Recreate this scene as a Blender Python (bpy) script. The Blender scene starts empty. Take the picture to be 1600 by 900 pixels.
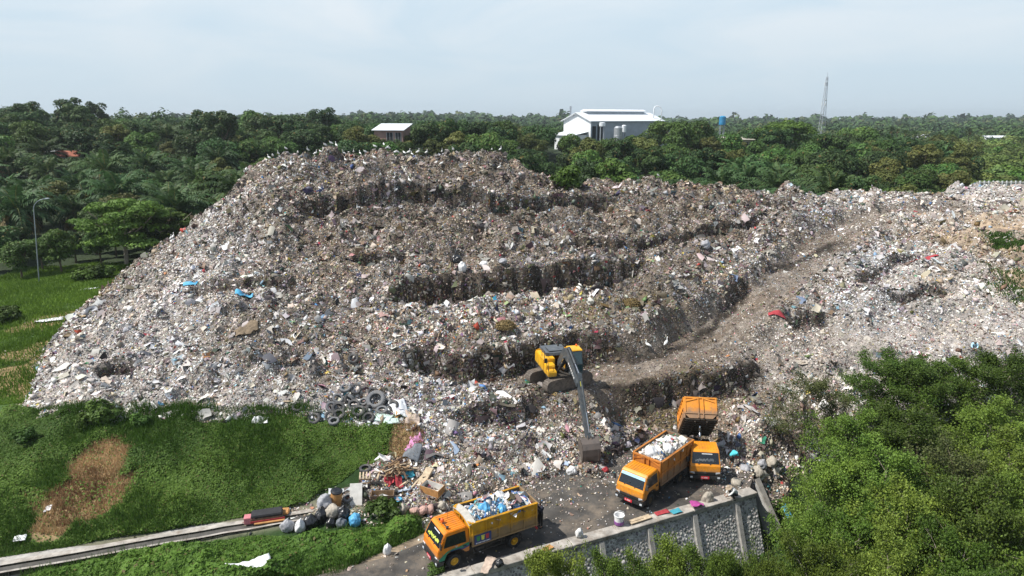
import bpy, bmesh, math, random
import numpy as np
from mathutils import Vector, Matrix
random.seed(11)
rng = np.random.default_rng(11)
D = bpy.data
SC = bpy.context.scene
COL = SC.collection
R = math.radians
# ---------------------------------------------------------------- camera geometry (used to lay out the plan)
H = 23.3
F = 1066.0
CY = 450.0
PITCH = math.atan((CY - 183.0) / F)
cp, sp = math.cos(PITCH), math.sin(PITCH)


def P(u, v, z=0.0):
    """ground-plan point seen at photo pixel (u, v) if it lies at height z"""
    dy = (v - CY) / F
    k = (H - z) / (sp + cp * dy)
    return Vector(((u - 800.0) / F * k, k * (cp - sp * dy), z))


cam = D.cameras.new('camera')
cam.sensor_width = 36.0
cam.lens = F / 1600.0 * 36.0
cam.clip_start = 0.5
cam.clip_end = 20000
camo = D.objects.new('camera', cam)
COL.objects.link(camo)
camo.location = (0, 0, H)
camo.rotation_euler = (math.pi / 2 - PITCH, 0, 0)
SC.camera = camo

# ---------------------------------------------------------------- tagging / linking


def tag(o, label=None, cat=None, group=None, kind=None):
    if label: o['label'] = label
    if cat: o['category'] = cat
    if group: o['group'] = group
    if kind: o['kind'] = kind
    return o


def empty(name, loc=(0, 0, 0), rz=0.0):
    o = D.objects.new(name, None)
    COL.objects.link(o)
    o.location = loc
    o.rotation_euler = (0, 0, rz)
    o.empty_display_size = 0.2
    return o


def link(name, me, parent=None, loc=(0, 0, 0), rot=(0, 0, 0), scale=None):
    o = D.objects.new(name, me)
    COL.objects.link(o)
    o.location = loc
    o.rotation_euler = rot
    if scale is not None:
        o.scale = scale if hasattr(scale, '__len__') else (scale,) * 3
    if parent is not None:
        o.parent = parent
    return o


# ---------------------------------------------------------------- materials
M = {}


def mat(name, col, rough=0.7, var=0.25, scale=3.0, metal=0.0, dirt=None, dirt_amt=0.0, dirt_scale=1.2, bump=0.0, bump_scale=20.0,
        spec=0.5, coat=0.0, mud=0.0, mud_z=1.0):
    m = D.materials.new(name)
    m.use_nodes = True
    nt = m.node_tree
    N, L = nt.nodes, nt.links
    b = N['Principled BSDF']
    b.inputs['Roughness'].default_value = rough
    b.inputs['Metallic'].default_value = metal
    b.inputs['Specular IOR Level'].default_value = spec
    b.inputs['Coat Weight'].default_value = coat
    tc = N.new('ShaderNodeTexCoord')
    nz = N.new('ShaderNodeTexNoise')
    nz.inputs['Scale'].default_value = scale
    nz.inputs['Detail'].default_value = 6
    L.new(tc.outputs['Object'], nz.inputs['Vector'])
    mr = N.new('ShaderNodeMapRange')
    mr.inputs['From Min'].default_value = 0.3
    mr.inputs['From Max'].default_value = 0.7
    mr.inputs['To Min'].default_value = 1 - var
    mr.inputs['To Max'].default_value = 1 + var * 0.6
    L.new(nz.outputs['Fac'], mr.inputs['Value'])
    mx = N.new('ShaderNodeMix')
    mx.data_type = 'RGBA'
    mx.blend_type = 'MULTIPLY'
    mx.inputs[0].default_value = 1.0
    mx.inputs[6].default_value = (*col, 1)
    L.new(mr.outputs['Result'], mx.inputs[7])
    out = mx.outputs[2]
    if dirt is not None:
        n2 = N.new('ShaderNodeTexNoise')
        n2.inputs['Scale'].default_value = dirt_scale
        n2.inputs['Detail'].default_value = 8
        n2.inputs['Roughness'].default_value = 0.7
        L.new(tc.outputs['Object'], n2.inputs['Vector'])
        r2 = N.new('ShaderNodeMapRange')
        r2.inputs['From Min'].default_value = 0.48
        r2.inputs['From Max'].default_value = 0.72
        r2.inputs['To Max'].default_value = dirt_amt
        L.new(n2.outputs['Fac'], r2.inputs['Value'])
        m2 = N.new('ShaderNodeMix')
        m2.data_type = 'RGBA'
        m2.inputs[7].default_value = (*dirt, 1)
        L.new(r2.outputs['Result'], m2.inputs[0])
        L.new(out, m2.inputs[6])
        out = m2.outputs[2]
    if mud:                                     # dried mud splashed up from the ground
        sx = N.new('ShaderNodeSeparateXYZ')
        L.new(tc.outputs['Object'], sx.inputs[0])
        mz = N.new('ShaderNodeMapRange')
        mz.inputs['From Min'].default_value = mud_z
        mz.inputs['From Max'].default_value = mud_z * .25
        mz.inputs['To Max'].default_value = .5
        L.new(sx.outputs['Z'], mz.inputs['Value'])
        n4 = N.new('ShaderNodeTexNoise')
        n4.inputs['Scale'].default_value = 3.5
        n4.inputs['Detail'].default_value = 9
        n4.inputs['Roughness'].default_value = .72
        L.new(tc.outputs['Object'], n4.inputs['Vector'])
        ad = N.new('ShaderNodeMath'); ad.operation = 'ADD'
        L.new(mz.outputs[0], ad.inputs[0]); L.new(n4.outputs['Fac'], ad.inputs[1])
        r4 = N.new('ShaderNodeMapRange')
        r4.inputs['From Min'].default_value = .58
        r4.inputs['From Max'].default_value = .88
        r4.inputs['To Max'].default_value = mud
        L.new(ad.outputs[0], r4.inputs['Value'])
        m4 = N.new('ShaderNodeMix'); m4.data_type = 'RGBA'
        m4.inputs[7].default_value = (.17, .13, .095, 1)
        L.new(r4.outputs[0], m4.inputs[0]); L.new(out, m4.inputs[6])
        out = m4.outputs[2]
    L.new(out, b.inputs['Base Color'])
    if bump:
        n3 = N.new('ShaderNodeTexNoise')
        n3.inputs['Scale'].default_value = bump_scale
        n3.inputs['Detail'].default_value = 5
        L.new(tc.outputs['Object'], n3.inputs['Vector'])
        bp = N.new('ShaderNodeBump')
        bp.inputs['Strength'].default_value = bump
        bp.inputs['Distance'].default_value = 0.05
        L.new(n3.outputs['Fac'], bp.inputs['Height'])
        L.new(bp.outputs['Normal'], b.inputs['Normal'])
    M[name] = m
    return m


def mat_attr(name, rough=0.75, trans=0.0, noise=0.0, nscale=2.0, bump=0.0, bscale=8.0, spec=0.3, objrand=0.0):
    """material whose base colour comes from the mesh's own 'Col' attribute"""
    m = D.materials.new(name)
    m.use_nodes = True
    nt = m.node_tree
    N, L = nt.nodes, nt.links
    b = N['Principled BSDF']
    b.inputs['Roughness'].default_value = rough
    b.inputs['Specular IOR Level'].default_value = spec
    a = N.new('ShaderNodeAttribute')
    a.attribute_name = 'Col'
    out = a.outputs['Color']
    if objrand:
        oi = N.new('ShaderNodeObjectInfo')
        hs = N.new('ShaderNodeHueSaturation')
        for sock, lo, hi in (('Hue', .5 - objrand * .032, .5 + objrand * .020), ('Value', 1 - objrand * .42, 1 + objrand * .62)):
            q = N.new('ShaderNodeMapRange')
            q.inputs['To Min'].default_value = lo
            q.inputs['To Max'].default_value = hi
            if sock == 'Hue':
                w = N.new('ShaderNodeMath'); w.operation = 'MULTIPLY'; w.inputs[1].default_value = 7.13
                w2 = N.new('ShaderNodeMath'); w2.operation = 'FRACT'
                L.new(oi.outputs['Random'], w.inputs[0]); L.new(w.outputs[0], w2.inputs[0]); L.new(w2.outputs[0], q.inputs['Value'])
            else:
                L.new(oi.outputs['Random'], q.inputs['Value'])
            L.new(q.outputs[0], hs.inputs[sock])
        L.new(out, hs.inputs['Color'])
        out = hs.outputs['Color']
    if noise:
        tc = N.new('ShaderNodeTexCoord')
        nz = N.new('ShaderNodeTexNoise')
        nz.inputs['Scale'].default_value = nscale
        nz.inputs['Detail'].default_value = 8
        nz.inputs['Roughness'].default_value = 0.65
        L.new(tc.outputs['Object'], nz.inputs['Vector'])
        mr = N.new('ShaderNodeMapRange')
        mr.inputs['From Min'].default_value = 0.3
        mr.inputs['From Max'].default_value = 0.7
        mr.inputs['To Min'].default_value = 1 - noise
        mr.inputs['To Max'].default_value = 1 + noise
        L.new(nz.outputs['Fac'], mr.inputs['Value'])
        mx = N.new('ShaderNodeMix')
        mx.data_type = 'RGBA'
        mx.blend_type = 'MULTIPLY'
        mx.inputs[0].default_value = 1.0
        L.new(out, mx.inputs[6])
        L.new(mr.outputs['Result'], mx.inputs[7])
        out = mx.outputs[2]
        if bump:
            bp = N.new('ShaderNodeBump')
            bp.inputs['Strength'].default_value = bump
            bp.inputs['Distance'].default_value = 0.15
            n3 = N.new('ShaderNodeTexNoise')
            n3.inputs['Scale'].default_value = bscale
            n3.inputs['Detail'].default_value = 6
            L.new(tc.outputs['Object'], n3.inputs['Vector'])
            L.new(n3.outputs['Fac'], bp.inputs['Height'])
            L.new(bp.outputs['Normal'], b.inputs['Normal'])
    L.new(out, b.inputs['Base Color'])
    if trans:
        t = N.new('ShaderNodeBsdfTranslucent')
        L.new(out, t.inputs['Color'])
        ms = N.new('ShaderNodeMixShader')
        ms.inputs[0].default_value = trans
        L.new(b.outputs['BSDF'], ms.inputs[1])
        L.new(t.outputs['BSDF'], ms.inputs[2])
        L.new(ms.outputs['Shader'], N['Material Output'].inputs['Surface'])
    M[name] = m
    return m


# ---------------------------------------------------------------- mesh helpers


def fast_mesh(name, V, F_, col=None, mats=(), smooth=False):
    """V (n,3); F_ (m,k) constant face size; col (m,3) per face"""
    me = D.meshes.new(name)
    V = np.asarray(V, dtype=np.float32)
    F_ = np.asarray(F_, dtype=np.int32)
    m, k = F_.shape
    me.vertices.add(len(V))
    me.vertices.foreach_set('co', V.ravel())
    me.loops.add(m * k)
    me.loops.foreach_set('vertex_index', F_.ravel())
    me.polygons.add(m)
    me.polygons.foreach_set('loop_start', np.arange(0, m * k, k, dtype=np.int32))
    if smooth:
        me.polygons.foreach_set('use_smooth', np.ones(m, dtype=bool))
    if col is not None:
        a = me.attributes.new('Col', 'FLOAT_COLOR', 'FACE')
        c = np.ones((m, 4), dtype=np.float32)
        c[:, :3] = col
        a.data.foreach_set('color', c.ravel())
    for x in mats:
        me.materials.append(M[x] if isinstance(x, str) else x)
    me.update(calc_edges=True)
    return me


def vert_col(me, col):
    a = me.attributes.new('Col', 'FLOAT_COLOR', 'POINT')
    c = np.ones((len(me.vertices), 4), dtype=np.float32)
    c[:, :3] = col
    a.data.foreach_set('color', c.ravel())


class MB:
    """collects simple solids and links them as one mesh object"""

    def __init__(s):
        s.v, s.f, s.m = [], [], []
        s.cur = 0

    def add(s, vs, fs, mi=None):
        o = len(s.v)
        s.v += [tuple(x) for x in vs]
        s.f += [tuple(i + o for i in f) for f in fs]
        s.m += [s.cur if mi is None else mi] * len(fs)
        return s

    def box(s, c, d, rot=None, mi=None, taper=1.0):
        x, y, z = d[0] / 2, d[1] / 2, d[2] / 2
        t = taper
        vs = [Vector(q) for q in ((-x, -y, -z), (x, -y, -z), (x, y, -z), (-x, y, -z), (-x * t, -y * t, z), (x * t, -y * t, z), (x * t, y * t, z), (-x * t, y * t, z))]
        if rot is not None:
            from mathutils import Euler
            e = Euler(rot).to_matrix()
            vs = [e @ q for q in vs]
        c = Vector(c)
        return s.add([q + c for q in vs], [(0, 3, 2, 1), (4, 5, 6, 7), (0, 1, 5, 4), (1, 2, 6, 5), (2, 3, 7, 6), (3, 0, 4, 7)], mi)

    def prism(s, prof, y0, y1, mi=None, axis='y'):
        """profile in xz (or per axis) extruded between y0 and y1; counter-clockwise seen from -y"""
        n = len(prof)
        if axis == 'y':
            a = [(p[0], y0, p[1]) for p in prof]
            b = [(p[0], y1, p[1]) for p in prof]
        elif axis == 'x':
            a = [(y0, p[0], p[1]) for p in prof]
            b = [(y1, p[0], p[1]) for p in prof]
        else:
            a = [(p[0], p[1], y0) for p in prof]
            b = [(p[0], p[1], y1) for p in prof]
        fs = [tuple(range(n)), tuple(range(2 * n - 1, n - 1, -1))]
        fs += [(i, i + n, (i + 1) % n + n, (i + 1) % n) for i in range(n)]
        return s.add(a + b, fs, mi)

    def tube(s, path, r, n=8, mi=None, cap=True):
        path = [Vector(p) for p in path]
        rs = r if hasattr(r, '__len__') else [r] * len(path)
        vs, fs = [], []
        prev = None
        for i, p in enumerate(path):
            d = (path[min(i + 1, len(path) - 1)] - path[max(i - 1, 0)])
            if d.length < 1e-9: d = Vector((0, 0, 1))
            d.normalize()
            if prev is None:
                a = d.cross(Vector((0, 0, 1)))
                if a.length < 1e-3: a = d.cross(Vector((1, 0, 0)))
                a.normalize()
            else:
                a = prev - d * prev.dot(d)
                if a.length < 1e-6: a = d.orthogonal()
                a.normalize()
            prev = a
            b = d.cross(a)
            for j in range(n):
                t = 2 * math.pi * j / n
                vs.append(p + (a * math.cos(t) + b * math.sin(t)) * rs[i])
        for i in range(len(path) - 1):
            for j in range(n):
                fs.append((i * n + j, i * n + (j + 1) % n, (i + 1) * n + (j + 1) % n, (i + 1) * n + j))
        if cap:
            fs.append(tuple(range(n - 1, -1, -1)))
            fs.append(tuple(range((len(path) - 1) * n, len(path) * n)))
        return s.add(vs, fs, mi)

    def lathe(s, prof, c=(0, 0, 0), axis='z', n=20, mi=None, close=False):
        """prof: (r, h) pairs turned about axis through c"""
        vs, fs = [], []
        k = len(prof)
        for j in range(n):
            t = 2 * math.pi * j / n
            for (r, h) in prof:
                x, y = r * math.cos(t), r * math.sin(t)
                q = {'z': (x, y, h), 'y': (x, h, y), 'x': (h, x, y)}[axis]
                vs.append((q[0] + c[0], q[1] + c[1], q[2] + c[2]))
        for j in range(n):
            a, b = j * k, ((j + 1) % n) * k
            for i in range(k - 1 if not close else k):
                i2 = (i + 1) % k
                fs.append((a + i, b + i, b + i2, a + i2))
        return s.add(vs, fs, mi)

    def quad(s, a, b, c, d, mi=None):
        return s.add([a, b, c, d], [(0, 1, 2, 3)], mi)

    def plate(s, pts, off, mi=None):
        """polygon pts with thickness vector off"""
        n = len(pts)
        o = Vector(off)
        pts = [Vector(p) for p in pts]
        fs = [tuple(range(n - 1, -1, -1)), tuple(range(n, 2 * n))] + [(i, (i + 1) % n, (i + 1) % n + n, i + n) for i in range(n)]
        return s.add(pts + [p + o for p in pts], fs, mi)

    def build(s, name, mats, parent=None, loc=(0, 0, 0), rot=(0, 0, 0), bevel=0.0, seg=1, smooth=False, jit=0.0):
        me = D.meshes.new(name)
        me.from_pydata(s.v, [], s.f)
        if not isinstance(mats, (list, tuple)): mats = [mats]
        for x in mats: me.materials.append(M[x] if isinstance(x, str) else x)
        me.polygons.foreach_set('material_index', s.m)
        bm = bmesh.new()
        bm.from_mesh(me)
        bmesh.ops.recalc_face_normals(bm, faces=bm.faces)
        if jit:
            for v in bm.verts: v.co += Vector((random.uniform(-jit, jit), random.uniform(-jit, jit), random.uniform(-jit, jit)))
        if bevel:
            es = [e for e in bm.edges if len(e.link_faces) == 2 and e.calc_face_angle(0) > 0.6]
            bmesh.ops.bevel(bm, geom=es, offset=bevel, segments=seg, affect='EDGES', clamp_overlap=True)
        if smooth:
            for f in bm.faces: f.smooth = True
        bm.to_mesh(me)
        bm.free()
        return link(name, me, parent, loc, rot)


# ---------------------------------------------------------------- noise
_T = np.random.default_rng(5).random((256, 256)).astype(np.float64)


def vnoise(x, y, seed=0):
    x = np.asarray(x, float) + seed * 17.31
    y = np.asarray(y, float) + seed * 9.77
    i, j = np.floor(x).astype(int), np.floor(y).astype(int)
    fx, fy = x - i, y - j
    fx = fx * fx * (3 - 2 * fx)
    fy = fy * fy * (3 - 2 * fy)
    g = lambda a, b: _T[a & 255, b & 255]
    return ((g(i, j) * (1 - fx) + g(i + 1, j) * fx) * (1 - fy) + (g(i, j + 1) * (1 - fx) + g(i + 1, j + 1) * fx) * fy) * 2 - 1


def fbm(x, y, sc, oct=4, seed=0, gain=0.5):
    o, a = 0, 1.0
    for k in range(oct):
        o = o + a * vnoise(np.asarray(x) / sc, np.asarray(y) / sc, seed + k * 3)
        a *= gain
        sc *= 0.47
    return o


def sstep(a, b, x):
    t = np.clip((np.asarray(x, float) - a) / (b - a), 0, 1)
    return t * t * (3 - 2 * t)


def seg_dist(x, y, pts):
    """distance to polyline, signed side (+ = to the right of the travel direction), parameter 0..1 along it, interpolated 3rd value"""
    pts = [tuple(p) for p in pts]
    best = np.full(np.shape(x), 1e9)
    side = np.zeros(np.shape(x))
    par = np.zeros(np.shape(x))
    val = np.zeros(np.shape(x))
    n = len(pts) - 1
    for i in range(n):
        ax, ay = pts[i][0], pts[i][1]
        bx, by = pts[i + 1][0], pts[i + 1][1]
        dx, dy = bx - ax, by - ay
        L2 = dx * dx + dy * dy + 1e-9
        t = np.clip(((x - ax) * dx + (y - ay) * dy) / L2, 0, 1)
        d = np.hypot(x - ax - t * dx, y - ay - t * dy)
        m = d < best
        best = np.where(m, d, best)
        side = np.where(m, np.sign((x - ax) * dy - (y - ay) * dx), side)
        par = np.where(m, (i + t) / n, par)
        if len(pts[i]) > 2:
            val = np.where(m, pts[i][2] + t * (pts[i + 1][2] - pts[i][2]), val)
    return best, side, par, val


def in_poly(x, y, pts):
    x, y = np.asarray(x, float), np.asarray(y, float)
    c = np.zeros(x.shape, bool)
    n = len(pts)
    for i in range(n):
        x1, y1 = pts[i][0], pts[i][1]
        x2, y2 = pts[(i + 1) % n][0], pts[(i + 1) % n][1]
        m = ((y1 > y) != (y2 > y)) & (x < (x2 - x1) * (y - y1) / (y2 - y1 + 1e-12) + x1)
        c ^= m
    return c


def poly_sd(x, y, pts):
    """signed distance to polygon, + inside"""
    d, _, _, _ = seg_dist(x, y, list(pts) + [pts[0]])
    return np.where(in_poly(x, y, pts), d, -d)


class RBF:
    def __init__(s, pts):
        p = np.array([tuple(q) for q in pts], float)
        s.c = p[:, :2]
        n = len(p)
        A = np.zeros((n + 1, n + 1))
        A[:n, :n] = np.hypot(p[:, None, 0] - p[None, :, 0], p[:, None, 1] - p[None, :, 1]) - np.eye(n) * 0.15
        A[n, :n] = A[:n, n] = 1
        s.w = np.linalg.solve(A, np.append(p[:, 2], 0))

    def __call__(s, x, y):
        x, y = np.asarray(x, float), np.asarray(y, float)
        o = np.full(x.shape, s.w[-1])
        for (cx, cy), w in zip(s.c, s.w[:-1]):
            o += w * np.hypot(x - cx, y - cy)
        return o


class Grid:
    """height grid with bilinear lookup"""

    def __init__(s, xs, ys, Z):
        s.xs, s.ys, s.Z = xs, ys, Z

    def __call__(s, x, y):
        x, y = np.asarray(x, float), np.asarray(y, float)
        i = np.clip(np.searchsorted(s.xs, x) - 1, 0, len(s.xs) - 2)
        j = np.clip(np.searchsorted(s.ys, y) - 1, 0, len(s.ys) - 2)
        fx = np.clip((x - s.xs[i]) / (s.xs[i + 1] - s.xs[i]), 0, 1)
        fy = np.clip((y - s.ys[j]) / (s.ys[j + 1] - s.ys[j]), 0, 1)
        Z = s.Z
        return (Z[j, i] * (1 - fx) + Z[j, i + 1] * fx) * (1 - fy) + (Z[j + 1, i] * (1 - fx) + Z[j + 1, i + 1] * fx) * fy


def grid_mesh(name, xs, ys, Z, mats, col=None, smooth=True):
    X, Y = np.meshgrid(xs, ys)
    V = np.stack([X, Y, Z], -1).reshape(-1, 3)
    nx, ny = len(xs), len(ys)
    a = (np.arange(ny - 1)[:, None] * nx + np.arange(nx - 1)[None, :]).ravel()
    Fq = np.stack([a, a + 1, a + nx + 1, a + nx], -1)
    me = fast_mesh(name, V, Fq, None, mats, smooth)
    if col is not None: vert_col(me, col.reshape(-1, 3))
    return me


def rand_rot(n, g):
    q = g.normal(size=(n, 4))
    q /= np.linalg.norm(q, axis=1)[:, None]
    w, x, y, z = q.T
    return np.stack([np.stack([1 - 2 * (y * y + z * z), 2 * (x * y - z * w), 2 * (x * z + y * w)], -1),
                     np.stack([2 * (x * y + z * w), 1 - 2 * (x * x + z * z), 2 * (y * z - x * w)], -1),
                     np.stack([2 * (x * z - y * w), 2 * (y * z + x * w), 1 - 2 * (x * x + y * y)], -1)], 1)


def basis(nrm, g):
    """tangent frames (n,3,3) with columns t, b, n, spun at random"""
    n = nrm / (np.linalg.norm(nrm, axis=1)[:, None] + 1e-9)
    r = g.normal(size=n.shape)
    t = r - n * np.sum(r * n, 1)[:, None]
    t /= np.linalg.norm(t, axis=1)[:, None] + 1e-9
    b = np.cross(n, t)
    return t, b, n


def cards(pos, nrm, size, g, aspect=1.6, bend=0.25):
    """leaf-like bent rhombus per point: 4 verts, one quad (folded along its length)"""
    t, b, n = basis(nrm, g)
    s = np.asarray(size)[:, None]
    L = s * aspect * 0.5
    W = s * 0.5
    up = n * s * bend
    V = np.stack([pos - t * L, pos + b * W + up * 0.5, pos + t * L - up * 0.4, pos - b * W + up * 0.5], 1).reshape(-1, 3)
    Fq = np.arange(len(pos) * 4).reshape(-1, 4)
    return V, Fq
# ================================================================ TERRAIN
mat_attr('soil', rough=0.95, noise=0.45, nscale=1.3, bump=0.6, bscale=3.0)
mat_attr('waste_soil', rough=0.9, noise=0.5, nscale=2.2, bump=1.0, bscale=5.0)
mat_attr('litter', rough=0.6, spec=0.4)
mat_attr('leaf', rough=0.6, trans=0.22, spec=0.25, objrand=0.7)
mat_attr('leaf_far', rough=0.7, trans=0.12, spec=0.2)
mat_attr('grass_blade', rough=0.65, trans=0.25, spec=0.25)

# ---- retaining wall line (top of coping), from out of frame on the road side to the corner
W0 = P(700, 905, 0)
W1 = P(1172, 770, 0)
wd = (W1 - W0).normalized()
W0 = W1 - wd * 46.0
WN = Vector((wd.y, -wd.x, 0))          # faces the camera
LOW = -4.6                              # ground in front of the wall

gc = [(0, 885, 0), (120, 866, 0), (235, 845, 0), (350, 825, 0), (470, 805, 0),
      (0, 900, -.2), (300, 885, -.1), (500, 880, -.1), (600, 860, 0), (560, 830, 0), (480, 840, 0),
      (0, 862, .15), (100, 842, .2), (300, 808, .2), (450, 790, .3), (560, 760, .6), (620, 722, 1.1),
      (0, 760, 1.6), (200, 740, 1.7), (400, 725, 1.6), (560, 702, 1.9), (100, 800, 1.0), (300, 775, 1.0),
      (0, 655, 3.), (100, 655, 3.), (250, 667, 3.), (400, 667, 3.), (500, 665, 3.05), (610, 665, 3.), (655, 690, 2.2),
      (0, 600, 3.), (30, 560, 3.), (0, 500, 2.4), (100, 480, 2.6), (240, 405, 2.2), (60, 440, 2.2), (0, 450, 1.6), (170, 425, 2.2),
      (100, 420, 1.8), (200, 380, 1.5), (0, 410, 1.0),
      (700, 800, 0), (850, 800, 0), (1000, 760, 0), (1100, 780, 0), (1170, 745, 0), (620, 890, 0), (800, 860, 0), (900, 750, 0),
      (1060, 700, 0), (760, 760, 0), (1200, 725, .2), (1230, 705, .4), (680, 780, .15)]
gpts = [P(*q) for q in gc]
# world points under the dump and beyond
for x, y, z in ((-20, 60, 3), (0, 60, 3), (20, 60, 3), (-20, 85, 3), (0, 90, 3), (30, 80, 3), (55, 75, 3), (-45, 110, 1.8), (0, 120, 2), (40, 115, 2.5),
                (80, 110, 3), (75, 60, 1.5), (-75, 100, 1), (-80, 70, 1.5), (-80, 45, 1.5), (-60, 35, 0), (-40, 20, -1), (0, 22, -1),
                (25, 47, .6), (32, 48, .4), (42, 50, .4), (60, 52, 0)):
    gpts.append(Vector((x, y, z)))
g_up = RBF(gpts)
g_low = RBF([Vector(q) for q in [(0, 25, LOW - .4), (10, 36, LOW), (14, 30, LOW), (18, 39.5, -3.4), (20, 43.5, -1.6), (24, 45.5, -.6), (22, 40, -3.4), (28, 42, -2.8), (34, 46, -1),
                                  (40, 40, -4), (30, 30, LOW - .4), (50, 46, -2), (60, 30, -5), (60, 60, 0), (80, 60, 0), (-30, 5, -5), (16.5, 41.3, -2.6), (17.2, 43.2, -1.2)]])


def g_far(x, y):
    plat = 7.6 + 7.6 * np.exp(-((x + 200) / 115.0) ** 2) - 3.4 * sstep(50, 230, x)
    plat = plat - 4.0 * sstep(320, 700, y) + 1.2 * fbm(x, y, 90, 2, 4)
    plat = plat + 8.0 * np.exp(-((x + 35) / 30.0) ** 2 - ((y - 208) / 30.0) ** 2) + 5.0 * np.exp(-((x - 45) / 45.0) ** 2 - ((y - 268) / 35.0) ** 2)
    rise = sstep(112, 250, y - 0.10 * np.clip(x, -200, 200))
    return 1.8 + (plat - 1.8) * rise


def wall_side(x, y):
    """+ on the low, camera side of the wall line and of the wing wall beyond its corner"""
    s = (x - W1.x) * WN.x + (y - W1.y) * WN.y
    a = (x - W1.x) * wd.x + (y - W1.y) * wd.y
    # beyond the corner the edge turns away from the camera
    s2 = a * 0.93 + s * 0.37 - 0.4
    return np.where(a > 0, np.maximum(s, s2), s)


def g_fn(x, y):
    x, y = np.asarray(x, float), np.asarray(y, float)
    near = g_up(x, y)
    lo = g_low(x, y)
    s = wall_side(x, y)
    lo = np.minimum(lo, near)
    near = near + (lo - near) * sstep(0.0, 0.9, s)
    far = g_far(x, y)
    w = np.maximum(sstep(100, 138, y), sstep(66, 95, np.abs(x)))
    w = np.maximum(w, sstep(24, 8, y) * 0)
    h = near * (1 - w) + far * w
    h = h + 0.10 * fbm(x, y, 3.0, 3, 9) * sstep(0.05, 0.6, np.abs(h))
    return h


def axis(pieces):
    out = [pieces[0][0]]
    for a, b, st in pieces:
        n = max(1, int(round((b - a) / st)))
        out += list(np.linspace(a, b, n + 1)[1:])
    return np.array(out)


gxs = axis([(-5000, -1000, 400), (-1000, -300, 50), (-300, -75, 8), (-75, -50, 1.5), (-50, 30, .5), (30, 75, 1.2), (75, 300, 8), (300, 1000, 50), (1000, 5000, 400)])
gys = axis([(-60, 15, 8), (15, 27, 2), (27, 60, .5), (60, 120, 1.2), (120, 300, 6), (300, 1000, 35), (1000, 7000, 500)])
GX, GY = np.meshgrid(gxs, gys)
GZ = g_fn(GX, GY)
# yard bed stays below the asphalt
road_px = [(1166, 774), (1178, 742), (1150, 690), (1060, 664), (960, 680), (860, 730), (760, 745), (715, 790), (690, 826), (664, 846), (600, 872)]
YARD = [P(u, v, 0) for u, v in road_px]
rd = Vector((-wd.x, -wd.y, 0))
left_end = YARD[-1] + rd * 30
YARD = [W1 + wd * 0.2 - WN * 0.3] + YARD[1:] + [left_end, W0 - WN * 0.3]
ysd = poly_sd(GX, GY, [(p.x, p.y) for p in YARD])
GZ = np.where(ysd > -0.8, np.minimum(GZ, -0.06) * sstep(-0.8, 0.3, ysd) + GZ * (1 - sstep(-0.8, 0.3, ysd)), GZ)
GZ = np.where((wall_side(GX, GY) > 0.0) & (wall_side(GX, GY) < 3) & (GY < 44), np.minimum(GZ, -0.2), GZ)
G = Grid(gxs, gys, GZ)

# ---- ground colours (albedo): lush bank, dry patch, bare earth
grass_c = np.array([.045, .085, .018])
lush_c = np.array([.022, .05, .012])
dry_c = np.array([.42, .30, .16])
earth_c = np.array([.30, .19, .10])
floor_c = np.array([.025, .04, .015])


def blob(x, y, cx, cy, rx, ry, seed=0, nz=0.35):
    d = np.sqrt(((x - cx) / rx) ** 2 + ((y - cy) / ry) ** 2) + nz * fbm(x, y, 2.2, 3, seed)
    return 1 - sstep(0.75, 1.15, d)


dryc = P(150, 765, 1.2)


def dry_mask(x, y):
    a = P(165, 725, 2.0)
    b = P(120, 785, .9)
    c = P(90, 820, .4)
    m = np.maximum(blob(x, y, a.x, a.y, 1.9, 2.3, 1), blob(x, y, b.x, b.y, 3.0, 2.1, 2))
    m = np.maximum(m, blob(x, y, c.x, c.y, 1.0, 1.6, 3))
    d = P(635, 690, 2.2)
    m = np.maximum(m, blob(x, y, d.x, d.y, .9, 1.3, 5))
    return m


def earth_mask(x, y):
    m = np.zeros(np.shape(x))
    for u, v, rx, ry, s in ((50, 580, 2.4, 4.5, 1), (70, 545, 1.6, 3, 2), (75, 500, 2.5, 3.5, 3), (40, 610, 2, 2.5, 4), (110, 490, 1.6, 2.5, 6), (210, 425, 1.6, 4, 7), (10, 555, 2.0, 2.0, 8)):
        q = P(u, v, 2.8)
        m = np.maximum(m, .8 * blob(x, y, q.x, q.y, rx, ry, s, .5))
    return m


strip_px = [(-160, 916), (0, 887), (120, 867), (235, 846), (350, 826), (470, 806), (560, 790)]
STRIP = [P(u, v, 0) for u, v in strip_px]
sd_, ss_, _, _ = seg_dist(GX, GY, [(p.x, p.y) for p in STRIP])
gcol = grass_c[None, None] * np.ones(GX.shape + (1,))
mixc = lambda c, new, m: c + (new - c) * m[..., None]
gcol = mixc(gcol, lush_c, sstep(44.5, 42, GY - 0.08 * GX) * (GX < -5))
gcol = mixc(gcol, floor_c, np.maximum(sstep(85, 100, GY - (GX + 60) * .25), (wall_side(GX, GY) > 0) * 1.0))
gcol = mixc(gcol, np.array([.11, .15, .055]), sstep(60, 120, GX) * sstep(110, 140, GY))
for u_, k_, rx_, ry_ in ((1484, 322, 9, 13), (1583, 352, 9, 10), (1530, 300, 5, 5)):
    gcol = mixc(gcol, np.array([.40, .31, .20]), blob(GX, GY, (u_ - 800) / F * k_, k_ * cp, rx_, ry_, 3, .4) * (GY > 150))
gcol = mixc(gcol, earth_c, earth_mask(GX, GY) * .9)
gcol = mixc(gcol, dry_c * .8, dry_mask(GX, GY))
gcol = mixc(gcol, np.array([.22, .20, .15]), (1 - sstep(.4, 1.3, sd_)) * .8)
ym = 1 - sstep(0.2, 1.6, -ysd)
gcol = mixc(gcol, np.array([.27, .21, .15]), ym * (wall_side(GX, GY) < 0.1))
me = grid_mesh('ground', gxs, gys, GZ, ['soil'], gcol)
tag(link('ground', me), kind='structure')

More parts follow.
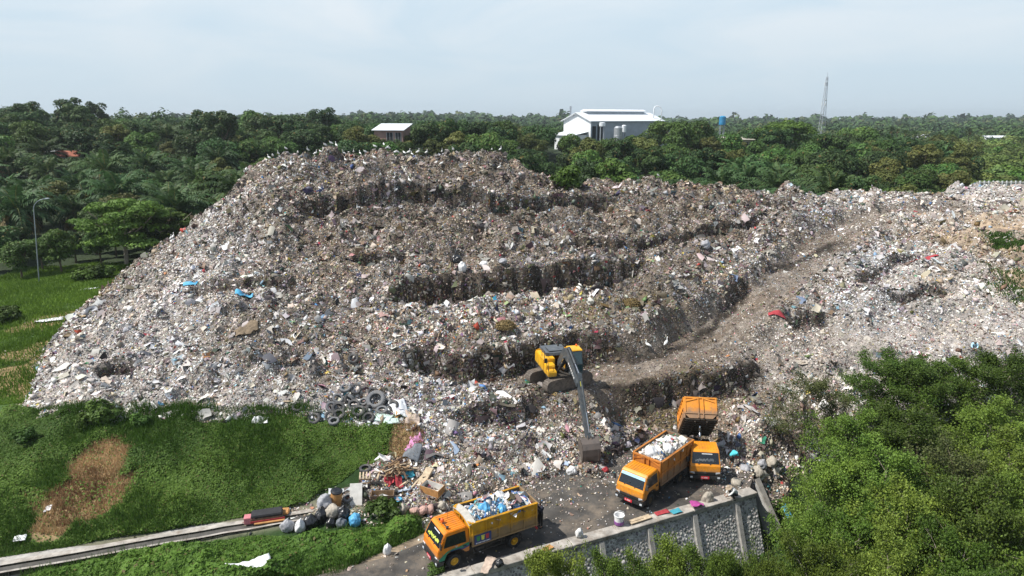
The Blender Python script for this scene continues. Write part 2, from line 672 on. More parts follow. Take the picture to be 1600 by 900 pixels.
# ================================================================ THE DUMP
foot_px = [(45, 640, 3), (60, 652, 3), (110, 655, 3), (170, 662, 3), (240, 660, 3), (300, 664, 3), (420, 658, 3), (500, 664, 3.05), (565, 666, 3.05), (630, 662, 3), (652, 690, 2.2),
           (640, 715, 1.2), (600, 722, 1.1), (575, 745, .7), (530, 770, .4), (520, 792, .3), (575, 790, .1), (640, 806, .05), (700, 800, 0), (765, 768, 0), (850, 755, 0), (890, 742, 0), (935, 746, 0), (958, 722, 0),
           (1010, 690, 0), (1060, 672, 0), (1128, 700, 0), (1140, 735, 0), (1168, 752, 0), (1205, 742, 0), (1260, 715, 0), (1330, 690, 0), (1430, 660, 0), (1600, 610, 0)]
FOOT = [P(*q) for q in foot_px] + [Vector(q) for q in ((75, 60, 0), (110, 75, 0), (125, 110, 0), (100, 118, 0), (60, 112, 0), (40, 108, 0), (20, 110, 0), (5, 116, 0), (-25, 118, 0), (-45, 112, 0))]
FOOT += [P(*q) for q in ((240, 405, 2.2), (170, 455, 2.5), (110, 500, 2.6), (72, 545, 2.8), (55, 585, 3))]
FOOTXY = [(p.x, p.y) for p in FOOT]

mc = [  # (u, v, z) on the visible surface
    (290, 365, 7.5), (340, 325, 11.2), (390, 275, 15.2), (440, 252, 17.2), (520, 240, 18.2), (600, 238, 18.4), (700, 238, 18.3), (790, 241, 18.1), (830, 268, 15.8), (858, 292, 13.8),
    (925, 300, 13.3), (975, 288, 14.0), (1025, 278, 14.7), (1080, 290, 13.9), (1150, 296, 13.4), (1230, 300, 12.9), (1275, 304, 12.2), (1330, 302, 11.9), (1400, 300, 12.0), (1490, 288, 12.9), (1600, 290, 12.4),
    (440, 300, 14.3), (560, 300, 14.2), (700, 298, 14.3), (830, 303, 13.4), (520, 318, 12.7), (700, 312, 13.1), (950, 311, 12.8), (1100, 318, 12.1), (1200, 325, 11.2),
    (380, 360, 10.6), (480, 350, 11.2), (600, 352, 10.9), (760, 350, 10.9), (900, 345, 11.1), (1050, 345, 10.8), (1180, 345, 10.3),
    (330, 420, 8.4), (420, 410, 9.0), (520, 395, 9.4), (640, 398, 9.2), (760, 395, 9.3), (900, 385, 9.6), (1020, 385, 9.4), (1130, 380, 9.3), (1230, 385, 9.0), (1310, 372, 8.7),
    (250, 470, 6.2), (340, 480, 6.8), (450, 470, 7.2), (560, 455, 7.6), (600, 450, 7.7), (700, 432, 8.1), (800, 425, 8.4), (900, 415, 8.7), (1020, 408, 8.9), (1100, 420, 8.2),
    (180, 540, 4.9), (260, 550, 5.2), (350, 555, 5.4), (450, 540, 5.8), (550, 520, 6.2), (640, 515, 6.0), (760, 500, 6.3), (880, 490, 6.6), (980, 475, 6.9), (1080, 460, 7.2),
    (120, 600, 3.9), (220, 610, 4.0), (330, 615, 4.0), (450, 605, 4.2), (560, 590, 4.4), (640, 556, 5.0), (720, 550, 5.1), (800, 540, 5.3), (840, 530, 5.4), (930, 525, 5.6), (1040, 512, 6.0), (1075, 500, 6.2), (1110, 475, 6.8), (1145, 445, 7.4), (1165, 425, 7.9),
    (650, 612, 3.8), (720, 600, 3.6), (870, 590, 3.3), (820, 605, 3.3), (950, 588, 3.4), (1050, 575, 3.6), (1130, 560, 3.9),
    (690, 680, 2.0), (730, 640, 3.0), (800, 628, 3.1), (870, 610, 3.2), (930, 600, 3.3), (1000, 595, 3.4), (1060, 590, 3.4), (1130, 583, 3.4), (1195, 565, 3.4),
    (660, 740, .9), (720, 745, .8), (780, 720, 1.0), (850, 700, 1.3), (900, 715, .7), (960, 680, 1.0), (1040, 655, 1.2), (1000, 640, 2.0), (1100, 640, 1.8), (900, 660, 1.7), (800, 680, 1.8), (1150, 640, 1.9),
    (600, 760, .7), (620, 785, .3), (560, 775, .5),
    (1180, 690, 1.0), (1220, 650, 1.8), (1260, 600, 2.6), (1320, 570, 3.0), (1400, 560, 3.0), (1500, 545, 3.3), (1600, 520, 3.9), (1350, 640, 1.4), (1450, 610, 1.7),
    (1250, 520, 4.6), (1330, 500, 5.2), (1420, 490, 5.5), (1520, 480, 5.6), (1600, 470, 5.7), (1340, 440, 7.2), (1430, 415, 7.6), (1520, 420, 7.2), (1600, 420, 6.9),
    (1400, 370, 9.0), (1480, 365, 9.2), (1560, 365, 9.0), (1600, 370, 8.8), (1420, 335, 10.4), (1520, 325, 10.7), (1600, 325, 10.5),
    (1400, 455, 6.4), (1500, 450, 6.3)]
mp = [P(*q) for q in mc]
for p in FOOT:
    mp.append(Vector((p.x, p.y, float(G(p.x, p.y)) + .12)))
for x, y, z in ((-30, 100, 16.5), (-14, 104, 16), (2, 102, 15), (10, 100, 13), (28, 102, 13), (45, 100, 12), (60, 104, 11.5), (75, 105, 12), (85, 100, 11), (90, 85, 8.5), (80, 70, 5), (100, 100, 9)):
    mp.append(Vector((x, y, z)))
m_rbf = RBF(mp)

SCARPS = [  # top edge (u, v, z), height, recovery length
    ([(625, 562, 4.8), (650, 553, 5.0), (720, 551, 5.1), (800, 541, 5.3), (840, 531, 5.4), (930, 525, 5.6), (985, 520, 5.8)], 1.9, 4.5),
    ([(955, 525, 5.7), (1040, 512, 6.0), (1075, 500, 6.2), (1110, 475, 6.8), (1145, 445, 7.4), (1170, 422, 8.0)], 1.5, 3.5),
    ([(590, 458, 7.5), (640, 442, 7.8), (700, 432, 8.1), (800, 425, 8.4), (900, 415, 8.7), (1030, 407, 8.9)], 2.6, 6.0),
    ([(455, 326, 12.3), (540, 318, 12.6), (650, 312, 13.0), (800, 311, 13.1), (1000, 307, 12.9)], 2.5, 6.0),
    ([(545, 402, 9.1), (640, 398, 9.2)], 1.2, 4.0),
    ([(880, 372, 10.1), (1000, 372, 10.0), (1110, 352, 10.5), (1195, 338, 10.6)], 1.2, 4.0),
    ([(1190, 408, 8.3), (1250, 388, 8.9), (1322, 368, 8.9)], 1.5, 3.5),
    ([(700, 650, 2.7), (740, 638, 3.0), (800, 628, 3.1), (870, 609, 3.2)], 1.1, 3.5),
    ([(925, 602, 3.3), (1000, 595, 3.4), (1060, 590, 3.4), (1130, 583, 3.4), (1198, 563, 3.5)], 1.8, 4.0),
    ([(140, 585, 4.2), (170, 572, 4.5), (215, 562, 4.8)], .9, 3.0),
    ([(280, 447, 7.6), (380, 440, 7.9), (470, 436, 8.0)], .8, 3.5),
    ([(1330, 442, 7.2), (1390, 405, 7.9), (1425, 392, 8.2)], .8, 2.5),
    ([(1225, 505, 5.0), (1290, 492, 5.3)], .9, 3.0),
    ([(420, 345, 11.4), (520, 338, 11.6), (620, 340, 11.4)], .8, 3.5),
    ([(1150, 316, 12.1), (1245, 312, 12.2)], 1.0, 3.5),
    ([(1380, 462, 6.2), (1480, 452, 6.2)], .7, 3.0)]
TRACK = [P(*q) for q in ((900, 600, 3.25), (960, 585, 3.3), (1050, 560, 3.7), (1120, 522, 4.5), (1180, 480, 5.5), (1240, 425, 7.1), (1300, 373, 8.5), (1350, 347, 9.6), (1420, 333, 10.4), (1500, 328, 10.6))]
TRACK2 = [P(*q) for q in ((1080, 562, 3.8), (1180, 548, 3.7), (1300, 545, 3.5), (1420, 530, 3.7), (1600, 505, 4.4))]

mxs = axis([(-56, -36, .4), (-36, 32, .24), (32, 62, .4), (62, 128, 1.0)])
mys = axis([(34, 62, .2), (62, 74, .22), (74, 92, .28), (92, 120, .5)])
MX, MY = np.meshgrid(mxs, mys)
MZ = m_rbf(MX, MY)
scarp_face = np.zeros(MX.shape)
wob = .34 * fbm(MX, MY, 2.2, 3, 31) + .26 * fbm(MX, MY, .7, 2, 33)
near_sc = np.zeros(MX.shape)
for pts, h, wlen in SCARPS:
    q = [P(*a) for a in pts]
    d, s, par, _ = seg_dist(MX, MY, [(p.x, p.y) for p in q])
    s_ = d * s + wob
    ends = sstep(0, .12, par) * sstep(1, .88, par)
    capd = np.where((par < 1e-6) | (par > 1 - 1e-6), 0, 1)
    prof = sstep(-.05, 0.32, s_) * (1 - sstep(.8, wlen, s_))
    hh = h * (1.05 + .18 * fbm(MX, MY, 5, 2, 77))
    near_sc = np.maximum(near_sc, np.exp(-((s_ - .3) / 1.5) ** 2) * ends * capd)
    MZ = MZ - hh * prof * ends * capd
    MZ = MZ + .25 * h * np.exp(-((s_ + .5) / 1.2) ** 2) * ends * capd * .6
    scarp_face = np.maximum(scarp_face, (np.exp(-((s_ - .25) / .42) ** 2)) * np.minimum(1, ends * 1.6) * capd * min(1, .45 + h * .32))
fsd = poly_sd(MX, MY, FOOTXY)
inn = sstep(0, 4, fsd)
td, _, _, tz = seg_dist(MX, MY, TRACK)
td2, _, _, tz2 = seg_dist(MX, MY, TRACK2)
td = td + .35 * fbm(MX, MY, 3, 2, 15)
tr = 1 - sstep(1.5, 3.1, td)
tr2 = 1 - sstep(1.6, 4.2, td2)
MZ = MZ + (tz - MZ) * tr * .9
MZ = MZ + (tz2 - MZ) * tr2 * .5
trk = np.maximum(tr, tr2 * .45)
exc = P(872, 596, 3.25)
ex = 1 - sstep(2.6, 4.5, np.hypot(MX - exc.x, MY - exc.y))
MZ = MZ + (3.25 - MZ) * ex * .95
rough = (1 - .62 * near_sc) * (1 - .75 * trk) * (1 - .6 * ex) * (.35 + .65 * inn)
lump = .45 * fbm(MX, MY, 4.5, 2, 3) + .52 * fbm(MX, MY, 2.0, 2, 8) + .34 * fbm(MX, MY, .85, 2, 12)
lump = lump + .75 * np.maximum(0, vnoise(MX / 2.4, MY / 1.7, 41)) ** 1.4 - .45 * np.maximum(0, vnoise(MX / 2.1, MY / 1.5, 47)) ** 1.5
zbr = np.zeros(MX.shape)
for (u_, v_, z_, rx_, ry_) in ((600, 265, 16, 30, 9), (800, 262, 15.5, 10, 8), (950, 330, 12, 30, 9), (650, 350, 11, 30, 8), (1150, 320, 11.5, 14, 8), (1000, 480, 6.8, 7, 4)):
    q_ = P(u_, v_, z_)
    zbr = np.maximum(zbr, np.exp(-((MX - q_.x) / rx_) ** 2 - ((MY - q_.y) / ry_) ** 2))
MZ = MZ + lump * rough * (1 + .55 * zbr)
# tyre ruts along the haul track
for rc, rw, rdp in ((.45, .18, .14), (1.05, .24, .24), (1.65, .18, .14)):
    MZ = MZ - rdp * np.exp(-((td - rc) / rw) ** 2) * (1 - ex) * (1 + .5 * fbm(MX, MY, 2, 2, 16))
GM = G(MX, MY)
edge = sstep(-.5, .3, fsd + .5 * fbm(MX, MY, 1.5, 2, 21))
MZ = np.where(fsd > 0, np.maximum(MZ, GM + .05), MZ)
MZ = MZ * edge + (GM - .9) * (1 - edge)
MG = Grid(mxs, mys, MZ)


def S(x, y):
    """height of the highest surface at x, y"""
    x, y = np.asarray(x, float), np.asarray(y, float)
    m = np.where((x > mxs[0]) & (x < mxs[-1]) & (y > mys[0]) & (y < mys[-1]), MG(x, y), -99)
    return np.maximum(m, G(x, y))


def Sz(x, y):
    return float(S(np.array([x]), np.array([y]))[0])


def on(u, v, z0=2.0, it=25, lift=0.0):
    """point of the scene's surface seen at photo pixel (u, v): march the ray"""
    d = P(u, v, 0) - Vector((0, 0, H))
    ts = np.linspace(.25, 1.6, 2600) if d.length < 300 else np.linspace(.02, 1.0, 6000)
    xs, ys, zs = d.x * ts, d.y * ts, H + d.z * ts
    below = np.nonzero(zs <= S(xs, ys))[0]
    i = below[0] if len(below) else len(ts) - 1
    return Vector((xs[i], ys[i], float(S(xs[i:i + 1], ys[i:i + 1])[0]) + lift))


# ---- zone weights of the waste
def gblob(u, v, z, rx, ry):
    q = P(u, v, z)
    return np.exp(-(((MX - q.x) / rx) ** 2 + ((MY - q.y) / ry) ** 2))


def gsum(lst):
    o = np.zeros(MX.shape)
    for a in lst: o = np.maximum(o, a[5] * gblob(*a[:5]))
    return o


z_fresh = gsum([(740, 715, 1.0, 6, 4, 1.), (850, 690, 1.4, 6, 3, 1.), (960, 690, .8, 3, 3, .9), (700, 610, 3.7, 5, 3, .8), (740, 495, 6.3, 6, 4, .9), (850, 480, 6.6, 5, 3, .7), (650, 520, 6, 4, 3, .6), (590, 760, .7, 4, 3, .7),
                (1170, 690, .9, 2.5, 3, .7), (560, 600, 4.3, 5, 4, .6)])
z_white = gsum([(1500, 300, 12, 26, 10, 1.), (1550, 345, 10, 22, 9, .9), (1450, 420, 7.5, 13, 9, 1.), (1540, 470, 5.7, 12, 10, 1.), (1420, 500, 5.2, 9, 6, .8), (1500, 545, 3.5, 14, 6, 1.), (1380, 590, 2.5, 9, 5, .9), (1250, 590, 2.7, 4, 5, .7),
                (1320, 310, 11.8, 9, 8, .9), (90, 620, 3.5, 6, 8, 1.), (200, 630, 3.6, 9, 4, .95), (350, 640, 3.4, 8, 3, .9), (470, 645, 3.3, 6, 2.5, .85), (150, 560, 4.5, 8, 9, .75), (240, 480, 5.8, 8, 16, .7), (300, 400, 7.5, 6, 20, .6), (560, 640, 3.3, 5, 2.5, .8)])
z_brown = gsum([(600, 265, 16, 30, 9, 1.), (800, 262, 15.5, 10, 8, 1.), (950, 330, 12, 30, 9, .8), (650, 350, 11, 30, 8, .8), (1150, 320, 11.5, 14, 8, .8), (1000, 480, 6.8, 7, 4, .9), (850, 400, 9.2, 18, 5, .6), (1070, 600, 3.2, 7, 2.5, .9), (860, 640, 2.4, 5, 2, .7), (980, 560, 3.7, 5, 3, .7)])
z_earth = gsum([(1570, 352, 9.6, 7, 5, 1.), (1520, 372, 9.0, 6, 3.5, .9), (1600, 385, 8.3, 5, 3, .9), (1595, 432, 6.8, 2.5, 3, 1.), (1500, 350, 9.8, 4, 3, .6), (1490, 300, 12.3, 4, 2.5, .5)])
z_straw = gsum([(915, 488, 6.7, 1.6, 1.3, 1.), (990, 474, 7.0, 2.2, 1.4, 1.), (1060, 610, 2.9, 4.0, 1.5, .7), (1100, 600, 3.1, 3, 1.4, .5)])
nzb = fbm(MX, MY, 6, 3, 55)
z_fresh = np.clip(z_fresh * (1 + .4 * nzb), 0, 1)
z_white = np.clip(z_white * (1 + .35 * nzb), 0, 1)
z_brown = np.clip(z_brown + .25 * nzb + .15, 0, 1)

base = np.array([.150, .124, .098])[None, None] * np.ones(MX.shape + (1,))
base = mixc(base, np.array([.42, .39, .37]), z_white * .85)
base = mixc(base, np.array([.110, .088, .066]), z_brown * .6)
base = mixc(base, np.array([.20, .18, .16]), z_fresh * .5)
base = mixc(base, np.array([.37, .28, .19]), z_earth)
base = mixc(base, np.array([.20, .15, .06]), z_straw * .9)
streak = .5 + .5 * vnoise(td * 3.1, MX * .35 + MY * .35, 71)
base = mixc(base, np.array([.150, .118, .090]), tr * .9)
base = mixc(base, np.array([.27, .235, .20]), tr * np.clip(streak * 1.8 - .7, 0, 1) * .9)
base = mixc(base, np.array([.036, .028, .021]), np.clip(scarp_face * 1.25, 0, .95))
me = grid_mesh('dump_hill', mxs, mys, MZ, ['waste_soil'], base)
tag(link('dump_hill', me), kind='structure')

# ---- loose waste lying over it
PAL = dict(white=(.76, .74, .72), off=(.59, .53, .47), grey=(.335, .305, .28), mauve=(.45, .38, .36), dgrey=(.14, .125, .11), black=(.028, .027, .026), brown=(.145, .102, .068), tan=(.34, .255, .175), beige=(.50, .42, .335),
           red=(.44, .055, .055), blue=(.08, .19, .40), lblue=(.27, .42, .53), green=(.06, .24, .13), lgreen=(.22, .33, .11), yellow=(.54, .44, .10), pink=(.54, .27, .31), orange=(.50, .23, .08), purple=(.22, .11, .25), teal=(.07, .29, .32))
PN = list(PAL)
PC = np.array([PAL[k] for k in PN])


def wv(**k): return np.array([k.get(n, 0) for n in PN], float) / sum(k.values())


W_mid = wv(white=6.5, off=15, grey=17, mauve=11, dgrey=14, black=4.5, brown=21, tan=16, beige=10, red=.9, blue=1.0, lblue=.9, green=.4, lgreen=.3, yellow=.4, pink=.9, orange=.5, teal=.35)
W_fresh = wv(white=22, off=19, grey=12, mauve=4, dgrey=8, black=4, brown=9, tan=8, beige=8, red=2.9, blue=2.1, lblue=2.4, green=1.1, lgreen=.9, yellow=1.5, pink=2.4, orange=1.3, purple=.6, teal=.8)
W_white = wv(white=52, off=32, grey=13, mauve=12, dgrey=5, brown=3, tan=4, beige=7, red=.5, blue=1.2, lblue=1.6, green=.3, yellow=.3, pink=1.0, orange=.2, teal=.3)
W_brown = wv(white=4, off=11, grey=16, mauve=8, dgrey=17, black=5, brown=28, tan=18, beige=9, red=.8, blue=.6, lblue=.6, green=.2, yellow=.2, pink=.6, orange=.3)
W_straw = wv(brown=40, tan=40, yellow=1, lgreen=8, off=5)
W_earth = wv(tan=60, beige=20, brown=15, off=5)
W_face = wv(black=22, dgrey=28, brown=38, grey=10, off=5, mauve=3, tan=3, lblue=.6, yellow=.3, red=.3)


def template(kind, g):
    if kind == 0:   # crumpled lump (octahedron)
        v = np.array([(1, 0, 0), (-1, 0, 0), (0, 1, 0), (0, -1, 0), (0, 0, 1), (0, 0, -1)], float)
        f = np.array([(0, 2, 4), (2, 1, 4), (1, 3, 4), (3, 0, 4), (2, 0, 5), (1, 2, 5), (3, 1, 5), (0, 3, 5)])
    elif kind == 1:  # crumpled sheet 3x3
        v = np.array([(x, y, 0) for y in (-1, 0, 1) for x in (-1, 0, 1)], float)
        f = []
        for j in range(2):
            for i in range(2):
                a = j * 3 + i
                f += [(a, a + 1, a + 4), (a, a + 4, a + 3)]
        f = np.array(f)
    else:            # hanging strip
        v = np.array([(x * (.5 if k else 1), 0, -k) for k in range(4) for x in (-1, 1)], float)
        f = []
        for k in range(3):
            a = 2 * k
            f += [(a, a + 1, a + 3), (a, a + 3, a + 2)]
        f = np.array(f)
    return v, f


def pieces(pos, nrm, size, col, kind, g):
    n = len(pos)
    v, f = template(kind, g)
    k = len(v)
    if kind == 0:
        sc = np.stack([g.uniform(.5, 1.25, n), g.uniform(.4, .9, n), g.uniform(.28, .7, n)], -1)
        loc = v[None] * sc[:, None] + g.normal(0, .20, (n, k, 3))
    elif kind == 1:
        sc = np.stack([g.uniform(.6, 1.4, n), g.uniform(.4, 1.0, n), np.ones(n)], -1)
        loc = v[None] * sc[:, None]
        loc = loc + g.normal(0, .16, (n, k, 3))
        loc[:, :, 2] += g.normal(0, .28, (n, k))
    else:
        sc = np.stack([g.uniform(.25, .7, n), np.ones(n), g.uniform(.6, 1.6, n)], -1)
        loc = v[None] * sc[:, None] + g.normal(0, .12, (n, k, 3))
    loc = loc * size[:, None, None]
    if kind == 2:
        n0 = nrm.copy()
        n0[:, 2] = 0.0
        n0 /= np.linalg.norm(n0, axis=1)[:, None] + 1e-6
        zz = np.array([0, 0, 1.0])[None] * np.ones((n, 1))
        t = np.cross(n0, zz)
        Rm = np.stack([t, n0, zz], -1)
    else:
        tilt = nrm + g.normal(0, .38, (n, 3))
        t, b, nn = basis(tilt, g)
        Rm = np.stack([t, b, nn], -1)
    W = np.einsum('nij,nkj->nki', Rm, loc) + pos[:, None]
    idx = f[None] + (np.arange(n) * k)[:, None, None]
    c = np.repeat(col, len(f), 0)
    return W.reshape(-1, 3), idx.reshape(-1, 3), c


def pick_cols(wts, g, xy=None):
    cum = np.cumsum(wts, 1)
    u = g.random(len(wts))
    if xy is not None:                          # like lies with like: bags burst and drag out in patches
        u = (u * .62 + 1.9 * (.5 + .5 * vnoise(xy[0] / .75, xy[1] / .6, 97)) + .9 * (.5 + .5 * vnoise(xy[0] / 2.3, xy[1] / 1.8, 99))) % 1.0
    r = u[:, None] * cum[:, -1:]
    i = (cum < r).sum(1)
    c = PC[np.clip(i, 0, len(PC) - 1)]
    c = c * g.uniform(.62, 1.12, (len(c), 1)) + g.normal(0, .018, c.shape)
    return np.clip(c, .012, .82)


def scatter_litter():
    g = np.random.default_rng(3)
    dzx = np.gradient(MZ, mxs, axis=1)
    dzy = np.gradient(MZ, mys, axis=0)
    area = np.outer(np.gradient(mys), np.gradient(mxs)) * np.sqrt(1 + np.minimum(dzx ** 2 + dzy ** 2, 16))
    vis = (fsd > -.4) & (MX > -.80 * MY - 4) & (MX < .80 * MY + 6) & (MY < 118)
    dist = np.hypot(MX, MY)
    dens = 86 * (50 / np.clip(dist, 42, 130)) ** 1.15
    dens = dens * (1 + 1.1 * scarp_face) * (1 - .25 * trk) * (1 - .85 * z_earth) * (1 + .35 * z_fresh)
    w = area * dens * vis
    n = int(w.sum())
    p = (w / w.sum()).ravel()
    idx = g.choice(p.size, n, p=p)
    j, i = np.unravel_index(idx, MX.shape)
    stx, sty = np.gradient(mxs)[i], np.gradient(mys)[j]
    x = mxs[i] + (g.random(n) - .5) * stx
    y = mys[j] + (g.random(n) - .5) * sty
    z = MG(x, y)
    nr = np.stack([-dzx[j, i], -dzy[j, i], np.ones(n)], -1)
    nr /= np.linalg.norm(nr, axis=1)[:, None]
    pos = np.stack([x, y, z], -1)
    zf, zw, zb, zs, ze, sf, tk = (a[j, i] for a in (z_fresh, z_white, z_brown, z_straw, z_earth, scarp_face, trk))
    wts = W_mid[None] * .6
    wts = wts + W_fresh[None] * (zf * 2.2)[:, None] + W_white[None] * (zw * 3.6)[:, None] + W_brown[None] * (zb * 2.2 * (1 - .8 * zf) * (1 - .85 * zw))[:, None]
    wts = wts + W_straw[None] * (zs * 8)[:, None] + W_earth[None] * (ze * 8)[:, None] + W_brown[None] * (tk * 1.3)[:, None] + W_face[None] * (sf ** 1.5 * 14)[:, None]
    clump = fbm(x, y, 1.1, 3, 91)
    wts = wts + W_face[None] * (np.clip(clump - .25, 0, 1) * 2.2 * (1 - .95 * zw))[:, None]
    col = pick_cols(wts, g, (x, y))
    tone = np.clip(1 + .30 * fbm(x, y, 3.2, 3, 93), .55, 1.35)[:, None]
    warm = fbm(x, y, 5.0, 2, 95)[:, None] * np.array([.05, 0.0, -.07])
    col = np.clip(col * tone * (1 + warm) * (1 - .22 * zb * (1 - zw) * (1 - zf))[:, None], .012, .82)
    ds = np.hypot(x, y)
    size = (.046 + .064 * g.random(n) ** 2.2 + .24 * (g.random(n) < .025) * g.random(n)) * (np.clip(ds, 42, 115) / 48) ** .75
    size *= (1 - .45 * tk) * (1 + .22 * zf)
    pos[:, 2] += size * g.uniform(-.1, .45, n)
    kinds = np.where(g.random(n) < .55, 0, 1)
    tp = P(555, 635, 3.2)
    big = (g.random(n) < .0075 * (50 / np.clip(ds, 42, 115))) & (tk < .4) & (np.hypot((x - tp.x) / 3.6, (y - tp.y) / 2.2) > 1)       # torn film, cloth and burst bags
    size = np.where(big, g.uniform(.20, .46, n), size)
    kinds = np.where(big, 1, kinds)
    lum_ = col.mean(1, keepdims=True)
    col = np.where(big[:, None], lum_ + (col - lum_) * .45, col)
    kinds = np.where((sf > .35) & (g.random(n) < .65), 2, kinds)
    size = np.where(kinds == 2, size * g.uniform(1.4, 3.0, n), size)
    Vs, Fs, Cs = [], [], []
    off = 0
    for k in (0, 1, 2):
        m = kinds == k
        V, Fq, C = pieces(pos[m], nr[m], size[m], col[m], k, g)
        Vs.append(V); Fs.append(Fq + off); Cs.append(C)
        off += len(V)
    print('litter pieces', n, 'tris', sum(len(f) for f in Fs))
    return fast_mesh('garbage', np.concatenate(Vs), np.concatenate(Fs), np.concatenate(Cs), ['litter'])


tag(link('garbage', scatter_litter()), kind='stuff')
# ================================================================ VEGETATION
mat('bark', (.16, .125, .09), .9, .4, 6, bump=.5)
mat('pale_bark', (.30, .26, .21), .9, .35, 5, bump=.4)
mat('palm_bark', (.10, .08, .06), .95, .5, 4, bump=.8)


def crown_mesh(name, seed, rx, h, z0, nl, per, leaf, c0, c1, flat=0.0, lobe=.42, mat_='leaf', warm=0.0):
    g = np.random.default_rng(seed)
    d = g.normal(size=(nl, 3))
    d[:, 2] = d[:, 2] * .8 + .25
    d /= np.linalg.norm(d, axis=1)[:, None]
    rad = g.uniform(.35, .82, nl)[:, None]
    ctr = d * rad * np.array([rx, rx, h * .5]) + np.array([0, 0, z0 + h * .5])
    if flat:
        ctr[:, 2] = z0 + h * (.35 + .6 * (1 - (np.hypot(ctr[:, 0], ctr[:, 1]) / rx) ** 2 * .7)) * g.choice([1.0, 1.0, .72, .45], nl) * g.uniform(.88, 1.05, nl)
    lr = g.uniform(.6, 1.25, nl) * lobe * rx
    li = g.integers(0, nl, nl * per)
    n = len(li)
    dd = g.normal(size=(n, 3))
    dd[:, 2] = np.abs(dd[:, 2]) * np.where(g.random(n) < .78, 1, -.7)
    dd /= np.linalg.norm(dd, axis=1)[:, None]
    sq = np.array([1, 1, .75 if not flat else .35])
    pos = ctr[li] + dd * lr[li][:, None] * (.62 + .42 * g.random(n) ** .6)[:, None] * sq
    nrm = dd * np.array([.8, .8, 1.0]) + g.normal(0, .42, (n, 3)) + np.array([0, 0, .35])
    size = leaf * g.uniform(.55, 1.25, n)
    V, Fq = cards(pos, nrm, size, g)
    lobt = g.random(nl)
    t = np.clip(lobt[li] * .65 + g.random(n) * .45, 0, 1)[:, None]
    col = np.array(c0) * (1 - t) + np.array(c1) * t
    col = col * g.uniform(.75, 1.2, (n, 1))
    if warm:
        w = (g.random(n) < warm)[:, None]
        col = np.where(w, np.array([.14, .11, .03]), col)
    return fast_mesh(name, V, Fq, np.clip(col, .008, .3), [mat_])


def trunk_mesh(name, seed, h, r, spread, limbs=6, m='bark'):
    rnd = random.Random(seed)
    b = MB()
    top = Vector((rnd.uniform(-.3, .3), rnd.uniform(-.3, .3), h * .55))
    b.tube([(0, 0, -.6), (0, 0, .15), (top.x * .4, top.y * .5, h * .3), top], [r * 1.3, r * 1.05, r * .85, r * .65], 7)
    for k in range(limbs):
        a = 2 * math.pi * (k + rnd.random() * .6) / limbs
        e = Vector((math.cos(a) * spread * rnd.uniform(.5, .9), math.sin(a) * spread * rnd.uniform(.5, .9), h * rnd.uniform(.7, .98)))
        s0 = Vector((top.x, top.y, h * rnd.uniform(.32, .55)))
        b.tube([s0, s0.lerp(e, .5) + Vector((0, 0, -.15 * spread * .3)), e], [r * .5, r * .32, r * .1], 5)
    ob = b.build(name, m)
    me = ob.data
    D.objects.remove(ob)
    return me


def palm_crown(name, seed, nf, L_, leaf, droop, c0, c1, up=0.5):
    g = np.random.default_rng(seed)
    pos, tip, wid, col, nr = [], [], [], [], []
    Vs, Fs, Cs = [], [], []
    off = 0
    for k in range(nf):
        age = (k + .5) / nf
        a = k * 2.39996 + g.uniform(-.15, .15)
        el = R(84 - 96 * age + g.uniform(-6, 6))
        ln = L_ * g.uniform(.85, 1.1) * (.75 + .5 * math.sin(math.pi * min(1, age * 1.1)))
        hd = np.array([math.cos(a), math.sin(a), 0])
        nseg = 9
        p = np.array([0, 0, 0.0])
        pts = [p]
        e = el
        for s_ in range(nseg):
            e -= droop * (.5 + age * .6) * (1.2 / nseg) * (1 + s_ * .28)
            p = p + (hd * math.cos(e) + np.array([0, 0, math.sin(e)])) * ln / nseg
            pts.append(p)
        pts = np.array(pts)
        side = np.cross(hd, [0, 0, 1.0])
        cc = np.array(c0) * (1 - age) + np.array(c1) * age if age < .82 else (np.array([.16, .12, .05]) if g.random() < .45 else np.array(c1))
        # rachis
        for s_ in range(nseg):
            w = .05 * (1 - s_ / nseg) + .015
            V = np.array([pts[s_] - side * w, pts[s_] + side * w, pts[s_ + 1] + side * w * .8, pts[s_ + 1] - side * w * .8])
            Vs.append(V); Fs.append(np.arange(4)[None] + off); Cs.append(np.array([[.12, .13, .04]])); off += 4
        # leaflets
        nlf = 17
        for s_ in range(2, nlf):
            f = s_ / nlf * nseg
            i = min(int(f), nseg - 1)
            q = pts[i] + (pts[i + 1] - pts[i]) * (f - i)
            dr = pts[i + 1] - pts[i]
            dr = dr / np.linalg.norm(dr)
            upv = np.cross(side, dr) * -1
            ll = leaf * (math.sin(math.pi * min(.98, .12 + s_ / nlf * .9)) ** .6) * g.uniform(.8, 1.15)
            for sg in (-1, 1):
                o = sg * side * .85 + dr * .55 + upv * g.uniform(-.1, .35)
                o = o / np.linalg.norm(o) * ll
                m_ = q + o * .55
                t_ = q + o + np.array([0, 0, -ll * .35])
                w = dr * .085 * (leaf / .9)
                V = np.array([q, m_ - w * 1.6, t_, m_ + w * 1.6])
                Vs.append(V); Fs.append(np.arange(4)[None] + off); Cs.append((cc * g.uniform(.75, 1.25))[None]); off += 4
    return fast_mesh(name, np.concatenate(Vs), np.concatenate(Fs), np.clip(np.concatenate(Cs), .01, .3), ['leaf'])


def palm_trunk(name, seed, h, r, lean=.3):
    b = MB()
    rnd = random.Random(seed)
    path, rs = [], []
    n = 10
    for i in range(n + 1):
        t = i / n
        path.append((lean * t * t * h * .12, 0, -.5 + t * (h + .5)))
        rs.append(r * (1.25 - .3 * t) * (1 + .12 * (i % 2)))
    b.tube(path, rs, 8)
    ob = b.build(name, 'palm_bark')
    me = ob.data
    D.objects.remove(ob)
    return me


